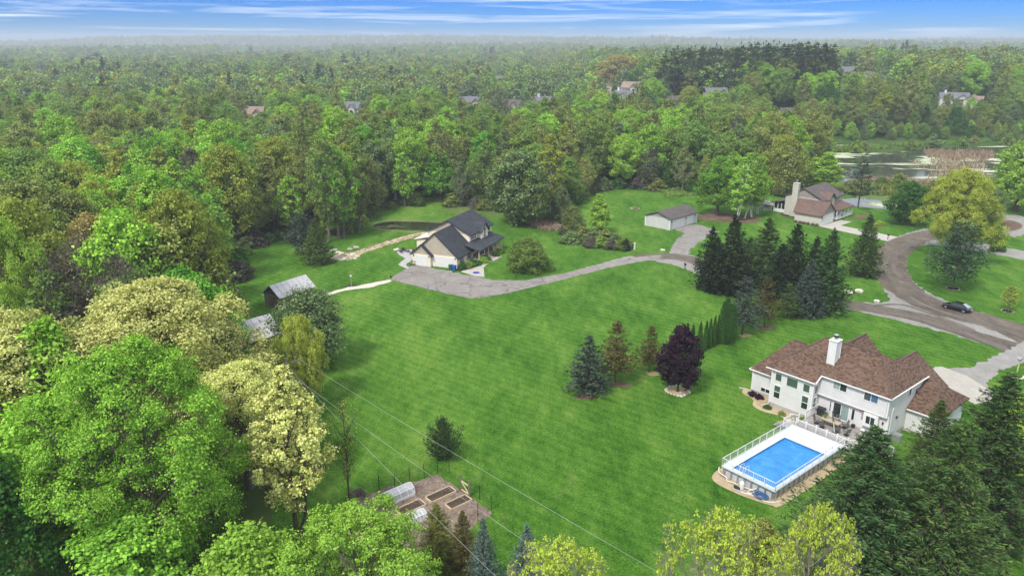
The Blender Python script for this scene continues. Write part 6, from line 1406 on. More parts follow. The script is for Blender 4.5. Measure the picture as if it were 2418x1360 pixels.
# --- row across the lawn
tree('spruce_thin', 1388, 926, 790, 125, 'bluedull', 'brown', 'dull blue-green spruce nearest the camera in the lawn row, over a mulch patch', 'spruce_tree')
tree('spruce_leggy', 1452, 903, 757, 112, 'rustneedle', 'brown', 'bare-legged spruce second in the lawn row with rusty lower branches', 'spruce_tree')
tree('spruce_leggy', 1533, 878, 770, 84, 'rustneedle', 'brown', 'thin spruce with reddish needles just left of the purple maple', 'spruce_tree', rz=2)
tree('purple_maple', 1600, 925, 772, 106, 'purple', 'brown', 'round dark purple maple over a tan mulch bed', 'maple_tree')
arb = [((1634,815),766,13),((1651,823),760,14),((1664,828),758,14),((1674,823),752,13),((1684,819),746,13),((1693,813),744,13)]
al = ['small arborvitae hidden closest to the purple maple','second arborvitae from the purple maple','third arborvitae from the purple maple','fourth arborvitae from the purple maple','fifth arborvitae from the purple maple','small arborvitae nearest the large triple arborvitae']
for (b, t_, w_), lb in zip(arb, al): tree('arb_small', b[0], b[1], t_, w_, 'arb', 'brown', lb, 'arborvitae', 'shrub', 'row of small arborvitae behind the purple maple')
tree('arb_large', 1717, 810, 702, 38, 'arb', 'brown', 'large dense many-topped arborvitae at the end of the small row', 'arborvitae', 'shrub')
tree('spruce_leggy', 1752, 790, 652, 108, 'bluedull', 'brown', 'pale blue-green thin spruce behind the large arborvitae', 'spruce_tree', rz=.7)
tree('spruce_leggy', 1804, 772, 654, 84, 'rustneedle', 'brown', 'yellow-tipped spruce over a round mulch patch in the lawn row', 'spruce_tree', rz=3)
tree('spruce_leggy', 1857, 752, 670, 74, 'sprucebright', 'brown', 'short bright green spruce left of the blue spruce', 'spruce_tree', rz=4)
tree('blue_dense', 1903, 743, 612, 104, 'bluedull', 'brown', 'dense silvery blue spruce in front of the dark spruce group', 'spruce_tree')
sp = [(1672,682,535,70,'sprucedark','leftmost spruce of the dark group, beside the black mailbox'),(1722,690,508,92,'sprucedark','second spruce from the left in the dark group'),
      (1800,680,515,100,'spruce','third spruce of the dark group, behind the yellow-tipped spruce'),(1866,700,530,90,'sprucedark','fourth spruce of the dark group, behind the blue spruce'),(1945,735,542,96,'spruce','rightmost spruce of the dark group, standing forward by the lane'),
      (1690,640,560,60,'sprucedark','low spruce at the back left of the dark group'),(1765,650,560,70,'spruce','low spruce between the second and third of the dark group'),(1915,690,560,70,'sprucedark','low spruce behind the rightmost of the dark group'),(1700,690,590,70,'sprucedark','short spruce at the front left foot of the dark group'),(1835,705,575,80,'sprucedark','short spruce at the front middle of the dark group')]
for i, (x, y, t_, w_, lf, lb) in enumerate(sp): tree('spruce_a' if i % 2 else 'spruce_b', x, y, t_, w_*1.3, lf, 'brown', lb, 'spruce_tree', 'tree', 'dark spruces between the lawn and the gravel lane')
tree('spruce_a', 2036, 650, 508, 100, 'sprucebright', 'brown', 'bright green-tipped spruce standing apart between the lane and the curve of the road', 'spruce_tree', rz=1)
tree('pine_bushy', 2250, 682, 522, 140, 'pine', 'brown', 'round-headed long-needled pine over a dark mulch ring right of the road curve', 'pine_tree')
tree('sapling', 2381, 735, 676, 46, 'yellow', 'grey', 'small sapling over a dark mulch ring near the right edge', 'sapling')
tree('garden_maple', 2137, 530, 432, 106, 'dark', 'brown', 'round dark green maple between the taupe house and the yellow-green tree', 'maple_tree')
tree('hero_oak', 2245, 615, 402, 200, 'gold', 'brown', 'large round yellow-green tree at the curve of the gravel road', 'maple_tree', rz=2.0)
tree('big_edge', 2398, 498, 338, 170, 'lime', 'brown', 'big spreading tree at the right edge before the marsh', 'willow_tree')
tree('big_edge', 2330, 520, 440, 80, 'greygreen', 'brown', 'grey-green bushy tree behind the yellow-green tree', 'willow_tree')
tree('pine_open', 2026, 490, 364, 88, 'pine', 'brown', 'tiered white pine between the taupe house and the small pond', 'pine_tree')
tree('big_edge', 1693, 508, 373, 112, 'bright', 'brown', 'full green maple left of the birch clump', 'maple_tree')
for i, (x, y, t_) in enumerate(((1738,522,372),(1757,516,362),(1775,513,368),(1788,505,385))):
    tree('birch', x, y, t_, 62, 'lime', 'birch', ['leftmost birch of the clump in the mulch bed','second birch of the clump in the mulch bed','third birch of the clump, behind the others','rightmost leaning birch of the clump'][i], 'birch_tree', 'tree', 'birch clump in the mulch bed', tilt=[-.03,0,.05,.09][i])
tree('birch', 1945, 463, 360, 76, 'lime', 'birch', 'pale lime birch behind the ridge of the taupe house', 'birch_tree')
tree('birch', 1920, 455, 372, 60, 'lime', 'birch', 'smaller lime birch behind the taupe house chimney', 'birch_tree')
tree('willow', 1852, 462, 330, 110, 'olive', 'brown', 'open olive willow behind the chimney of the taupe house', 'willow_tree'); tree('willow', 1790, 440, 330, 90, 'mid', 'brown', 'darker willow left of the open olive willow', 'willow_tree')
tree('apple', 1246, 640, 565, 112, 'mid', 'brown', 'low spreading apple tree on the lawn beside the cream house walk', 'apple_tree')
tree('young_tree', 1413, 552, 460, 60, 'lime', 'grey', 'bright lime young tree rising from the wild hedge', 'young_tree')
tree('open_oak', 1352, 560, 488, 62, 'olive', 'grey', 'thin grey-green tree at the left end of the wild hedge', 'young_tree')
tree('open_oak', 1322, 530, 442, 60, 'greygreen', 'grey', 'slim grey-green tree over a dark mulch ring behind the wild hedge', 'young_tree'); ring((1322,531), 1.3, 'dark mulch ring behind the wild hedge under the slim tree')
tree('pine_bushy', 715, 603, 503, 92, 'bluedull', 'brown', 'blue-grey pine behind its bright green twin on the left lawn', 'pine_tree')
tree('spruce_a', 752, 622, 515, 84, 'sprucebright', 'brown', 'bright green conifer in front of the blue-grey pine on the left lawn', 'spruce_tree')
for i, (x, y, t_, w_, lf, lb) in enumerate(((778,570,318,110,'mid','tall woodland tree with a bare dark trunk beside the left lawn conifers'),(800,563,345,120,'bright','multi-stemmed tall tree second from the left at the lawn edge'),(812,560,360,100,'maple','tall tree with pale bare trunk at the lawn edge'),(849,547,395,70,'olive','slim two-stemmed tree left of the dark pond'))):
    tree('slender_oak' if i == 3 else 'woodopen0', x, y, t_, w_, lf, 'grey', lb, 'woodland_tree', 'tree', 'bare-trunked trees at the edge of the left lawn')
tree('garden_maple', 1225, 532, 362, 158, 'greygreen', 'brown', 'large rounded grey-green tree at the wood edge behind the cream house', 'maple_tree')
tree('woodopen1', 1255, 540, 400, 90, 'mid', 'brown', 'green tree right of the large rounded grey-green tree', 'maple_tree')
for x, y, t_, lf, lb in ((1000,488,468,'dark','small dark evergreen at the wood edge above the dark pond'),(1045,482,470,'sprucebright','tiny bright spruce at the wood edge above the dark pond'),(1058,484,440,'sprucedark','dark cedar at the wood edge left of the cream house ridge')):
    tree('spruce_a', x, y, t_, None, lf, 'brown', lb, 'spruce_tree')
# bushes of the wild hedge, house beds, wood edge, marsh
hb = [(1345,575,2.6),(1362,560,2.4),(1378,568,3.0),(1392,583,2.2),(1402,572,3.1),(1418,584,2.4),(1430,575,3.0),(1442,588,2.1),(1452,580,2.6),(1463,590,2.0),(1474,586,2.3),(1335,552,2.2)]
for i, (x, y, h) in enumerate(hb): tree('bush_wild' if i % 2 else 'bush', x, y, leaf=['greygreen','mid','olive','brownbud'][i % 4], bark='brown', label='%s shrub in the wild hedge left of the garage lawn' % ['grey-green','mid green','olive','brownish'][i % 4], name='shrub', cat='shrub', group='shrubs of the wild hedge', H=h, R=h*0.95)
tree('bush', 1478, 592, leaf='sprucedark', bark='brown', label='dark evergreen shrub at the tip of the wild hedge', name='shrub', cat='shrub', H=2.4, R=1.2)
for i, (x, y, lf, lb) in enumerate(((1.2,0.2,'dark','dark low shrub at the cream house corner by the bins'),(1.6,2.0,'mid','green perennial clump left in the cream house bed'),(2.0,3.8,'dark','dark green clump in the middle of the cream house bed'),(3.0,6.2,'lime','pale green shrub near the porch steps'),(2.9,7.7,'dark','dark shrub beside the porch steps'),(3.4,12.0,'dark','dark shrub right of the porch steps'),(3.3,14.6,'mid','green shrub under the far end of the porch'))):
    p = lw(x, y); tree('bush', p.x, 0, leaf=lf, bark='brown', label=lb, name='shrub', cat='shrub', Y=p.y, H=1.2 if i else 1.5, R=1.5 if 0 < i < 5 else 1.0)
for i, (x, y, h, lf, lb) in enumerate(((-3.0,0.9,.6,'purple','purple low shrub in the pebble bed nearest the basement window'),(-2.0,0.8,.6,'purple','purple low shrub in the pebble bed beside its twin'),(0.3,-0.9,.5,'dark','small green shrub at the grey house corner'),(2.4,-1.0,.5,'olive','olive grass clump in the pebble bed'),(4.2,-1.0,.6,'bronze','bronze shrub in the pebble bed near the deck railing'),(4.9,-0.5,.5,'bright','bright green shrub by the deck gate'))):
    p = aw(x, y); tree('bush', p.x, 0, leaf=lf, bark='brown', label=lb, name='shrub', cat='shrub', Y=p.y, H=h, R=h*1.1)
p = G(2075,531); tree('bush', p.x, 0, leaf='yellowlime', bark='brown', label='yellow-green low shrub in the small round bed', name='shrub', cat='shrub', Y=p.y, H=1.0, R=1.3)
p = G(2355,592); tree('bush', p.x, 0, leaf='dark', bark='brown', label='dark shrub beside the drive at the far right', name='shrub', cat='shrub', Y=p.y, H=1.8, R=1.8)
p = G(2330,570); tree('garden_maple', p.x, 0, leaf='dark', bark='brown', label='dark green bush right of the big yellow-green tree', name='shrub', cat='shrub', Y=p.y, H=5.0, R=3.6)
tree('bush', 2400, 886, leaf='bright', bark='brown', label='low green plant in the stone ring below the bird house', name='shrub', cat='shrub', H=.5, R=.8)
# ------------------------------------------------------------------ woodland
def inpoly(x, y, P):
    c = False; n = len(P); j = n-1
    for i in range(n):
        if (P[i][1] > y) != (P[j][1] > y) and x < (P[j][0]-P[i][0])*(y-P[i][1])/(P[j][1]-P[i][1])+P[i][0]: c = not c
        j = i
    return c
# houses far off: (photo x, photo y of the base, width m, wall, roof, rotation, ridge height, label)
FH = [(1182,200,14,'siding_far','rf_slate',0.3,'small white gabled house far off between dark trees, left of the beige house'),
      (1287,262,17,'siding_beige','rf_slate',0.55,'beige brick house with grey roof above the yellow-green woods'),
      (1212,272,11,'siding_beige','rf_grey',-0.5,'brown-roofed house just left of the beige brick house'),
      (1446,222,13,'siding_beige','rf_tan',0.8,'brown stepped-roof house behind the white chimney house'),
      (1492,228,13,'siding_beige','rf_tan',-0.5,'pinkish tan roofed house right of the brown stepped roof'),
      (1472,250,13,'siding_far','rf_slate',-0.75,'white gabled house with a white chimney'),
      (1603,258,16,'siding_far','rf_grey',0.1,'low brown-roofed house right of the round green tree'),
      (1688,236,17,'siding_far','rf_slate',0.0,'pale house with slate roof and dormer below the pines'),
      (1858,288,13,'siding_beige','rf_grey',0.25,'timbered beige house above the marsh trees'),
      (2050,190,13,'siding_far','rf_slate',0.4,'tiny white gabled house in front of the pine hill'),
      (2002,186,12,'siding_beige','rf_slate',0.0,'grey low roof left of the tiny white house'),
      (2248,250,20,'siding_far','rf_slate',-0.3,'dark hip-roofed house with white chimney at the far right'),
      (2292,256,15,'siding_beige','rf_tan',0.9,'beige gabled house with tan roof at the far right'),
      (834,278,12,'siding_far','rf_slate',-0.4,'grey roof peeking out of the woods left of centre'),
      (84,182,14,'siding_far','rf_slate',0.6,'tiny white gable among far trees at the left'),
      (1110,262,14,'siding_beige','rf_slate',0.1,'dark roof nearly hidden behind the rounded treetops'),
      (601,292,12,'siding_beige','rf_tan',0.1,'small pale house glimpsed beside the dark column tree'),
      (2104,196,12,'siding_far','rf_slate',0.1,'pale house fragment right of the tiny white house')]
WIN = []; M['siding_far'] = siding('siding_far_white', (0.60, 0.60, 0.59), 0.25)
def gz(x, y):
    """ground point seen at a photo pixel, following the terrain"""
    v = y-680.0; t = 0.02
    while t < 4:
        Y = (FPX*CP-v*SP)*t; X = (x-1209.0)*t; z = CAM_H-(FPX*SP+v*CP)*t
        if z <= terrain(X, Y): return X, Y, terrain(X, Y)
        t *= 1.004
    return X, Y, terrain(X, Y)
for i, (x, y, w_, wl, rf, rz, lb) in enumerate(FH):
    X, Yh, z = gz(x, y); dist = Yh; WIN.append((x, y, w_*FPX/(Yh*CP+36*SP)/2*0.9, Yh, z))
    o = empty('far_house', (X, Yh, z), rz, lb, 'house', 'houses far off among the trees')
    if X > 95 and Yh < 620: o.scale = (.7, .7, .7)
    d_ = w_*0.62; ze = 5.6; zp = 9.2 if i != 6 else 6.5
    if i == 6: ze = 3.2
    m = MB(); m.prism([(-w_/2,-d_/2),(w_/2,-d_/2),(w_/2,d_/2),(-w_/2,d_/2)], -1, ze); gable_wall(m, orient('x', -w_/2, -1), -d_/2, d_/2, ze, ze, zp); gable_wall(m, orient('x', w_/2, 1), -d_/2, d_/2, ze, ze, zp)
    m.prism([(w_*.05,-d_/2-2.2),(w_*.42,-d_/2-2.2),(w_*.42,-d_/2),(w_*.05,-d_/2)], -1, ze); gable_wall(m, orient('y', -d_/2-2.2, -1), w_*.05, w_*.42, ze, ze, zp-.9); m.build('wall', M[wl], o)
    m = MB()
    m.slab([(-w_/2-.4,0,zp+.15),(w_/2+.4,0,zp+.15),(w_/2+.4,-d_/2-.4,ze-.1),(-w_/2-.4,-d_/2-.4,ze-.1)], .25); m.slab([(w_/2+.4,0,zp+.15),(-w_/2-.4,0,zp+.15),(-w_/2-.4,d_/2+.4,ze-.1),(w_/2+.4,d_/2+.4,ze-.1)], .25)
    c_ = w_*.235; m.slab([(c_,-d_/2-2.6,zp-.75),(c_,-.8,zp-.75),(w_*.42+.35,-d_/2+1,ze),(w_*.42+.35,-d_/2-2.6,ze)], .2); m.slab([(c_,-.8,zp-.75),(c_,-d_/2-2.6,zp-.75),(w_*.05-.35,-d_/2-2.6,ze),(w_*.05-.35,-d_/2+1,ze)], .2)
    m.build('roof', [M[rf], M['trim']], o)
    fS = orient('y', -d_/2, -1); fS2 = orient('y', -d_/2-2.2, -1)
    for a in (-.40,-.22,-.08): window(o, fS, w_*a, w_*a+1.2, 3.4, 4.7, 'glass_dark', 1)
    for a in (-.40,-.22): window(o, fS, w_*a, w_*a+1.2, .9, 2.2, 'glass_dark', 1)
    window(o, fS2, w_*.17, w_*.30, 3.4, 4.9, 'glass_dark', 1); window(o, fS2, w_*.14, w_*.33, .7, 2.3, 'glass_dark', 1)
    for s in (-1, 1): window(o, orient('x', s*w_/2, s), -1.2, .6, 3.2, 4.5, 'glass_dark', 1)
    if i in (5, 11, 1):
        m = MB(); m.box(-w_*.3-.6,-w_*.3+.6,-.7,.7,4,zp+1.6); m.box(-w_*.3-.75,-w_*.3+.75,-.85,.85,zp+1.6,zp+1.8); m.build('chimney', M['white'], o)
def clear_of_house(x, y, H, R):
    a, b, dep = PX(x, y, terrain(x, y)+H); pr = FPX*R/dep; yb = PX(x, y, terrain(x, y))[1]
    for hx, hy, hw, hY, hz in WIN:
        if abs(x-G(hx, hy, hz).x) < 9+R*.6 and abs(y-hY) < 8+R*.6: return False
        if y < hY and abs(a-hx) < pr*0.8+hw and b < PX(0, hY, hz+4.6)[1] and yb > hy-16: return False
    return True
zone_leaf = [  # leaf mixes by place
    (lambda x, y: True, ['mid', 'maple', 'olive', 'bright', 'yellow', 'greygreen', 'lime', 'bronze', 'brownbud'], [24, 16, 15, 13, 9, 10, 6, 3, 4])]
def pick_leaf(rg_, x, y):
    w_ = [26, 18, 16, 12, 11, 6, 10, 2, 3]
    n_ = mnoise.noise(Vector((x/45, y/45, 0.5)))
    if 215 < y < 270 and 0 < x < 70: w_ = [14, 8, 22, 4, 30, 7, 10, 2, 3]
    elif y > 300: w_ = [24, 9, 26, 7, 7, 14, 3, 6, 6]
    elif x < -60 and y < 130: w_ = [12, 20, 10, 10, 18, 8, 18, 2, 10]
    elif n_ > 0.22: w_ = [10, 26, 6, 26, 12, 4, 18, 1, 1]
    elif n_ < -0.22: w_ = [24, 10, 24, 5, 14, 9, 4, 5, 8]
    return rg_.choices(['mid', 'maple', 'olive', 'bright', 'yellow', 'greygreen', 'lime', 'bronze', 'brownbud'], w_)[0]
LN = dict(mid='mid green', maple='fresh green', olive='olive green', bright='bright green', yellow='yellow-green', greygreen='grey-green', lime='lime green', bronze='bronze', brownbud='brown budding', dark='dark green', pine='dark', sprucedark='very dark')
def zone(x, y):
    if y < 110: return 'left woods behind the cream oaks'
    if x < -85: return 'deep woods at the far left'
    if y < 190: return 'woods left of the lawn conifers'
    if x < -20: return 'woods behind the dark pond'
    if x < 45: return 'woods behind the cream house'
    return 'woods behind the garage and birches'
rw_ = random.Random(77); cand = []
y = 52.0
while y < 620:
    s = 7.6 if y < 300 else 9.2 + (y-300)*0.012
    half = y*0.72+16; x = -half
    while x < half:
        px_ = x+rw_.uniform(-.42,.42)*s; py_ = y+rw_.uniform(-.42,.42)*s; x += s
        a, b, dep = PX(px_, py_, terrain(px_, py_))
        if inpoly(a, b, OPEN): continue
        if py_ < 82 and a > 330 and b < 1500: continue
        if py_ < 60 or (py_ < 72 and a > 240): continue
        if 530 < a < 800 and 640 < b < 1000: continue
        if a > 1500 and b > 900: continue
        if a > 2418+60: continue
        cand.append((px_, py_))
    y += s*0.9
near = sorted(cand, key=lambda c: c[1])
NI = 0; far_pts = []; WT = []
HSC = 1.0
fringe_done = 0
for (x, y_) in near:
    sc = rw_.uniform(0.74, 1.10); pine = rw_.random() < 0.02
    edge = inpoly(*PX(x, y_-9, 0)[:2], OPEN)
    if y_ < 95: sc *= 0.82
    if edge: sc *= rw_.uniform(.62, .92)
    if not clear_of_house(x, y_, 19*sc, 4.5*sc):
        sc *= 0.5
        if not clear_of_house(x, y_, 17*sc, 4.5*sc): continue
    if NI < 296 and y_ < 330:
        lf = pick_leaf(rw_, x, y_)
        if pine: fk = 'woodspruce'; lf = rw_.choice(['pine', 'sprucedark', 'sprucebright']); 
        elif lf in ('brownbud',) or rw_.random() < (0.45 if edge else 0.2): fk = 'woodopen%d' % rw_.randrange(3)
        else: fk = rw_.choice(WOOD)
        meshes, H0, R0 = FORM[fk]; bk = rw_.choice(['grey', 'brown', 'grey', 'pale']) if not edge else rw_.choice(['grey', 'pale', 'pale'])
        n_ = 'woodland_conifer' if pine else 'woodland_tree'
        o = place(n_, meshes, (x, y_, terrain(x, y_)), (sc*rw_.uniform(.85,1.15), sc*rw_.uniform(.85,1.15), sc), rw_.uniform(0, 6.28), LEAF[lf], BARK[bk], 'x', 'tree', 'woodland trees')
        WT.append((PX(x, y_, 12)[0], y_, '%s %s' % (LN.get(lf, 'green'), ('conifer' if pine else ('open tree' if 'open' in fk else {'tall': 'narrow tree', 'cone': 'pointed tree', 'vase': 'flaring tree'}.get(specs[int(fk[4:])][0], 'rounded tree')))), zone(x, y_), o, sc))
        NI += 1
    else: far_pts.append((x, y_, sc, 5 if pine else (0 if rw_.random() < .9 else 4)))
MARK = [(120, 'at the left picture edge'), (300, 'above the bare grey trees'), (480, 'above the open budding oak'), (640, 'above the small shed'), (790, 'above the lawn conifers'), (930, 'above the dark pond'), (1080, 'left of the cream house'),
        (1210, 'above the cream house'), (1330, 'by the large rounded tree'), (1480, 'above the wild hedge'), (1620, 'above the detached garage'), (1760, 'above the birch clump'), (9999, 'left of the marsh')]
RANK = [(105, 'nearest rank'), (150, 'second rank'), (190, 'third rank'), (225, 'fourth rank'), (265, 'fifth rank'), (999, 'farthest rank')]
dup = {}
for a_, y_, kind_, z_, o, sc in WT:
    mk = next(t for v, t in MARK if a_ < v); rk = next(t for v, t in RANK if y_ < v)
    dup.setdefault('%s, %s, woods %s' % (kind_, rk, mk), []).append((a_, o, sc))
for lb, L_ in dup.items():
    L_.sort(key=lambda q: q[0]); n_ = len(L_)
    for i, (a_, o, sc) in enumerate(L_):
        pre = '' if n_ == 1 else (['left-hand ', 'right-hand '][i] if n_ == 2 else (['left-hand ', 'middle ', 'right-hand '][i] if n_ == 3 else ['first ', 'second ', 'third ', 'fourth ', 'fifth ', 'sixth ', 'seventh '][min(i, 6)]))
        o['label'] = pre + lb + (' from the left' if n_ > 3 else '')
print('individual woodland trees', NI, 'candidates', len(near))
# shrubs along the wood edge so that trunks rise out of undergrowth
SB = 0
for (a, b), (c, d) in zip(OPEN[8:31], OPEN[9:32]):
    p0 = G(a, b); p1 = G(c, d); L = (p1-p0).length
    if p0.y > 330 or p1.y > 330: continue
    for i in range(int(L/3.6)):
        p = p0.lerp(p1, (i+rw_.random())/max(1, int(L/3.6))); q = p + Vector((rw_.uniform(-1.5,1.5), rw_.uniform(.5,3.5))); h = rw_.uniform(1.6, 4.2)
        a_, b_, _d = PX(q.x, q.y, 0)
        lf = rw_.choice(['mid', 'olive', 'greygreen', 'dark', 'brownbud']); lb = '%s shrub fringing the %s' % (LN[lf], zone(q.x, q.y))
        tree(rw_.choice(['bush', 'bush_wild']), q.x, 0, leaf=lf, bark='brown', label=lb, name='shrub', cat='shrub', group='undergrowth shrubs: '+lb, Y=q.y, H=h, R=h*.85); SB += 1
print('edge shrubs', SB)
# pines of the far hill: individuals
ORD = 'first second third fourth fifth sixth seventh eighth ninth tenth eleventh twelfth thirteenth fourteenth fifteenth sixteenth seventeenth eighteenth nineteenth twentieth twenty-first twenty-second twenty-third twenty-fourth twenty-fifth twenty-sixth twenty-seventh'.split()
pi = 0; RC = [0]*5
for r_ in range(5):
    for k_ in range(26):
        a = 1560+k_*21+rw_.uniform(-9, 9)+r_*8
        if a > 2030: continue
        Yp = 418+r_*24+rw_.uniform(-12, 12); t = Yp/(FPX*CP); X = (a-1209)/FPX*(Yp*CP+18*SP)
        if not clear_of_house(X, Yp, 24, 4): continue
        meshes, H0, R0 = FORM[['woodpine0', 'woodpine1'][(k_+r_) % 2]]; H_ = rw_.uniform(27, 32)*(1-.12*abs(k_-13)/13)
        place('pine_tree', meshes, (X, Yp, terrain(X, Yp)), (1.45, 1.45, H_/H0), rw_.uniform(0, 6.28), LEAF['pine' if rw_.random() < .6 else 'sprucedark'], BARK['brown'], '%s hill pine, %s from the left in the %s row at the upper right' % ('dark', ORD[RC[r_]], ORD[4-r_ if False else r_]), 'tree', 'tall pines crowning the hill at the upper right'); pi += 1; RC[r_] += 1
for (x, y, t_, w_, lb) in ((235,178,125,60,'dark pine clump with rounded top at the far left'),(215,180,132,40,'dark pine left of the rounded pine clump'),(680,190,128,40,'dark pine below the pale lake shore'),(710,190,135,34,'dark pine right of the first lakeshore pine'),(815,195,128,34,'dark pine row right of centre-left'),(850,195,135,40,'broad dark pine in the middle distance'),(905,190,140,40,'small dark pine group in the middle distance'),(600,290,225,30,'dark column-shaped evergreen alone in the left woods'),(1540,278,190,70,'round bright green tree right of the white chimney house'),(1460,215,133,120,'large olive-brown tree behind the roofs'),(1627,262,205,56,'yellow-topped round tree right of the low brown roof')):
    X, Yt, z = gz(x, y); 
    deci = 'evergreen' not in lb and 'pine' not in lb
    tree('wood6' if deci else 'woodpine0' if 'pine' in lb else 'woodspruce', X, 0, t_, w_, ('bright' if 'bright' in lb else 'bronze' if 'olive-brown' in lb else 'yellow') if deci else 'sprucedark', 'brown', lb, 'round_tree' if deci else 'pine_tree', Y=Yt)
print('hill pines', pi)
# ------------------------------------------------------------------ the wood beyond, read as one mass
def mass(name, pts, forms, leafs, kind='stuff'):
    """one object: every point carries a tree of the far wood (geometry nodes)"""
    import itertools
    for fi, (fk, lf) in enumerate(itertools.product(forms, leafs)): pass
src = bpy.data.collections.new('far_tree_shapes')
protos = []
combos = [('far0','mid'),('far1','olive'),('far2','greygreen'),('far3','mid'),('far4','greygreen'),('far5','olive'),('far0','yellow'),('far1','greygreen'),('far2','greygreen'),('far3','maple'),('far4','mid'),('far5','dark'),('farpine','pine')]
def make_far_mesh(fk, lf):
    me = FORM[fk][0][0].copy(); me.materials.clear(); me.materials.append(LEAF[lf]); return me
def scatter(name, pts, combos, seed):
    """pts: (x,y,z,scale). One object whose points each carry one of the crown shapes"""
    me = bpy.data.meshes.new(name); me.vertices.add(len(pts)); me.vertices.foreach_set('co', np.array([p[:3] for p in pts], np.float32).reshape(-1))
    at_ = me.attributes.new('size', 'FLOAT', 'POINT'); at_.data.foreach_set('value', np.array([p[3] for p in pts], np.float32))
    ai = me.attributes.new('shape', 'INT', 'POINT'); ai.data.foreach_set('value', np.array([p[4] for p in pts], np.int32))
    ob = bpy.data.objects.new(name, me); COL.objects.link(ob); ob['kind'] = 'stuff'
    ng = bpy.data.node_groups.new(name, 'GeometryNodeTree')
    ng.interface.new_socket('Geometry', in_out='INPUT', socket_type='NodeSocketGeometry'); ng.interface.new_socket('Geometry', in_out='OUTPUT', socket_type='NodeSocketGeometry')
    gi = ng.nodes.new('NodeGroupInput'); go = ng.nodes.new('NodeGroupOutput')
    inst = ng.nodes.new('GeometryNodeInstanceOnPoints'); g2i = ng.nodes.new('GeometryNodeGeometryToInstance')
    objs = []
    for k_, (fk, lf) in enumerate(combos):
        c = bpy.data.objects.new('far_crown', make_far_mesh(fk, lf)); objs.append(c)     # source shape, not linked to the scene
    oin = []
    for c in reversed(objs):
        oi_ = ng.nodes.new('GeometryNodeObjectInfo'); oi_.inputs['Object'].default_value = c; oi_.transform_space = 'ORIGINAL'
        ng.links.new(oi_.outputs['Geometry'], g2i.inputs[0])
    ng.links.new(gi.outputs[0], inst.inputs['Points']); ng.links.new(g2i.outputs[0], inst.inputs['Instance'])
    inst.inputs['Pick Instance'].default_value = True
    na = ng.nodes.new('GeometryNodeInputNamedAttribute'); na.data_type = 'FLOAT'; na.inputs[0].default_value = 'size'
    nb_ = ng.nodes.new('GeometryNodeInputNamedAttribute'); nb_.data_type = 'INT'; nb_.inputs[0].default_value = 'shape'
    rv = ng.nodes.new('FunctionNodeRandomValue'); rv.data_type = 'FLOAT_VECTOR'; rv.inputs[0].default_value = (0, 0, 0); rv.inputs[1].default_value = (0, 0, 6.283)
    ng.links.new(nb_.outputs[0], inst.inputs['Instance Index']); ng.links.new(rv.outputs[0], inst.inputs['Rotation']); ng.links.new(na.outputs[0], inst.inputs['Scale'])
    ng.links.new(inst.outputs[0], go.inputs[0])
    md = ob.modifiers.new('scatter', 'NODES'); md.node_group = ng
    return ob
rf = np.random.default_rng(5); K = len(combos)
pts = []; mpts = []; combos_m = [(w_, l_) for w_, l_ in zip(WOOD+WOOD[:4]+['woodopen0','woodpine1'], ['mid','olive','greygreen','yellow','maple','olive','mid','greygreen','lime','mid','dark','olive','brownbud','pine'])]
for x, y_, sc, _ in far_pts:
    n_ = mnoise.noise(Vector((x/60, y_/60, 4.0)))
    if y_ < 430: mpts.append((x, y_, terrain(x, y_)-.3, sc*1.0, int(rf.integers(0, len(combos_m)-(0 if rf.random() < .2 else 2))))); continue
    k_ = int(rf.integers(0, K-1)) if rf.random() > .012 else K-1
    if 215 < y_ < 270 and 0 < x < 70 and rf.random() < .3: k_ = 6
    pts.append((x, y_, terrain(x, y_)-.5, sc*(1.06+.2*smooth(300, 600, y_)), k_))
for _ in range(150):
    x = rf.uniform(75, 290); y_ = rf.uniform(350, 366); mpts.append((x, y_, terrain(x, y_)-.4, rf.uniform(.16, .42), int(rf.integers(0, len(combos_m)-2))))
y = 620.
while y < 4600:
    s = 13.0 if y < 900 else 13.0+(y-900)*0.0075; half = y*0.70+30; xs = np.arange(-half, half, s)
    for x in xs:
        X = x+rf.uniform(-.45,.45)*s; Y_ = y+rf.uniform(-.45,.45)*s; n_ = mnoise.noise(Vector((X/150, Y_/150, 9.0)))
        if y > 900 and n_ < -0.30: continue
        sc = rf.uniform(.75,1.2)*(1.0 if y < 1200 else 1+(y-1200)/3400*0.3)
        if not clear_of_house(X, Y_, 17*sc, 5): continue
        a, b, dep = PX(X, Y_, terrain(X, Y_))
        if 1900 < Y_ < 2600 and 520 < a < 790: continue            # the pale lake
        pn = mnoise.noise(Vector((X/90, Y_/90, 2.0))) > .56
        pts.append((X, Y_, terrain(X, Y_)-.5, sc*1.25, K-1 if (pn and rf.random() < .75) else int(rf.integers(0, K-1))))
    y += s*.92
print('far wood points', len(pts))
scatter('far_forest', pts, combos, 3); scatter('middle_forest', mpts, combos_m, 4)
lake = []
for a in (500, 560, 620, 680, 740, 800): lake.append(((a-1209)/FPX*1900*CP, 1900))
zl = max(terrain(*p) for p in lake)+1
m = MB(); m.face([((510-1209)/FPX*1850, 1850, 0), ((800-1209)/FPX*1850, 1850, 0), ((790-1209)/FPX*2650, 2650, 0), ((560-1209)/FPX*2650, 2650, 0)])
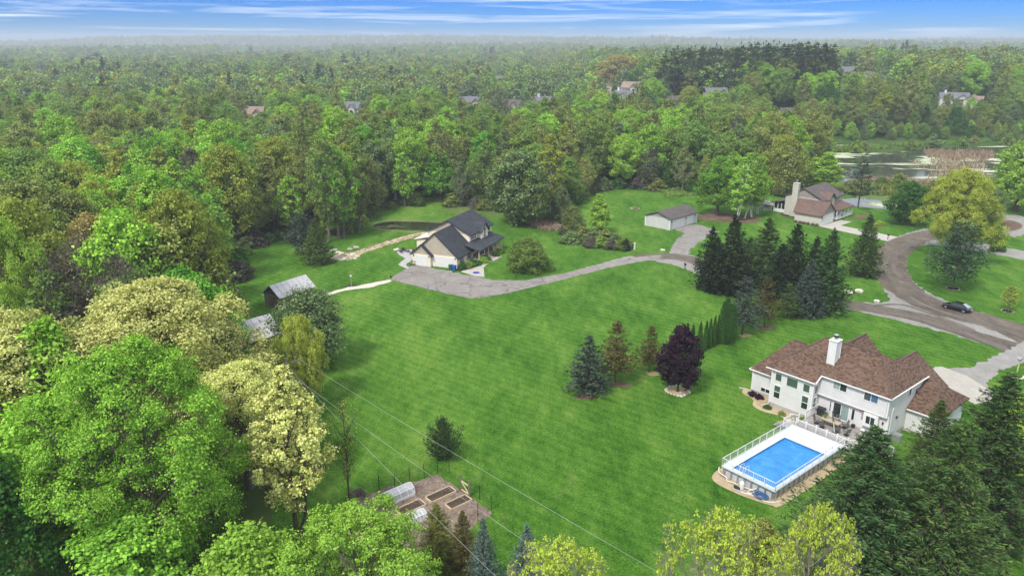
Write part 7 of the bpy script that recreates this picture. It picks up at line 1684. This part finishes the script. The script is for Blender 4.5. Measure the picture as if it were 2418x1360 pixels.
# ------------------------------------------------------------------ reeds and marsh plants
def reed_mass(name, poly, dens, h, mat, seed, wid=.16, tuft=1):
    rg_ = np.random.default_rng(seed); P = [G(*p) for p in poly]; xs = [p.x for p in P]; ys = [p.y for p in P]; n = int(dens); C_ = []
    while len(C_) < n:
        x, y = rg_.uniform(min(xs), max(xs)), rg_.uniform(min(ys), max(ys))
        if inpoly(x, y, [(p.x, p.y) for p in P]) and mnoise.noise(Vector((x/9, y/5, seed))) > -.22: C_.append((x, y))
    C_ = np.array(C_); C3 = np.stack([C_[:,0], C_[:,1], np.full(n, h*.45)], 1); C3[:,2] *= rg_.uniform(.6,1.3,n)
    nn = rg_.normal(size=(n,3))*np.array([1,1,.25]); ax = np.array([0,0,1.])+rg_.normal(size=(n,3))*.25
    nn = nn-(nn*unit(ax)).sum(-1, keepdims=True)*unit(ax)
    o = link_mesh(name, quads_mesh(name, leaves(C3, nn, h*1.1, rg_, wid, ax)), None, LEAF[mat]); o['kind'] = 'stuff'; return o
reed_mass('reeds', [(2180,360),(2260,358),(2340,362),(2350,372),(2320,385),(2250,382),(2190,374)], 1900, 1.7, 'reed', 3)
reed_mass('reeds', [(2150,385),(2230,380),(2330,390),(2340,420),(2250,432),(2180,425),(2210,405)], 1300, 1.5, 'reed', 4)
reed_mass('reeds', [(1640,330),(1720,318),(1780,318),(1800,330),(1760,345),(1680,348)], 6000, 2.0, 'reed', 5)
reed_mass('marsh_grass', [(1650,452),(1800,440),(1960,432),(2080,438),(2250,445),(2418,428),(2418,470),(2200,470),(1990,458),(1820,458)], 14000, 1.3, 'olive', 6, .3)
reed_mass('marsh_grass', [(1935,352),(2050,346),(2200,338),(2340,332),(2350,336),(2200,345),(2060,354),(1960,360)], 5000, 1.2, 'mid', 7, .4)
reed_mass('marsh_grass', [(1990,428),(2100,434),(2250,446),(2260,438),(2120,426),(2000,422)], 2500, 1.3, 'reed', 8, .2)
reed_mass('tall_grass', [(1560,452),(1630,446),(1650,462),(1570,468)], 2500, .9, 'mid', 9, .3)
reed_mass('dry_weeds', [(1250,520),(1300,522),(1330,540),(1320,552),(1280,545),(1245,530)], 2500, .8, 'reed', 10, .3)
for i, (x, y, h) in enumerate(((2020,362,5),(2038,358,4),(2200,352,6),(2275,345,4),(2150,354,4),(2300,340,3.5),(2350,335,4),(2380,345,5),(2120,445,4.5),(2200,455,3.5),(2300,450,5),(2345,458,4),(2080,440,3),(1960,350,4),(2418,350,5),(2180,462,3))):
    lf = ['mid','olive','greygreen','mid'][i % 4]; lb = '%s marsh shrub %s' % (LN[lf], 'on the bank between the two water strips' if y < 365 else 'between the marsh and the mown lawn')
    tree('bush_wild', x, y, leaf=lf, bark='brown', label=lb, name='shrub', cat='shrub', group='marsh shrubs: '+lb, H=h, R=h*.7)
# ------------------------------------------------------------------ haze in the air
m = MB(); m.box(-5300, 5300, -120, 5000, -40, 82)
hz = tag(m.build('haze', None), kind='stuff'); hm_, t = newmat('haze_air')
pv = N(t, 'ShaderNodeVolumePrincipled'); pv.inputs['Color'].default_value = (0.86, 0.92, 1.0, 1); pv.inputs['Density'].default_value = 0.00028; pv.inputs['Anisotropy'].default_value = 0.2
oo = N(t, 'ShaderNodeOutputMaterial'); LK(t, pv.outputs[0], oo.inputs['Volume'])
hz.data.materials.clear(); hz.data.materials.append(hm_)

# ------------------------------------------------------------------ labels of look-alikes: by their place in the row
dupl = {}
for o in SC.objects:
    if o.parent is None and 'label' in o: dupl.setdefault(o['label'], []).append(o)
for lb, L_ in dupl.items():
    if len(L_) > 1 and len(lb.split()) <= 12:
        L_.sort(key=lambda o: PX(o.location.x, max(1, o.location.y), 0)[0])
        for i, o in enumerate(L_):
            if i < 26: o['label'] = '%s from the left, %s' % (ORD[i], lb)
for o in SC.objects:
    if 'group' in o and ': ' in o['group']: o['group'] = o['group'].split(': ')[0]
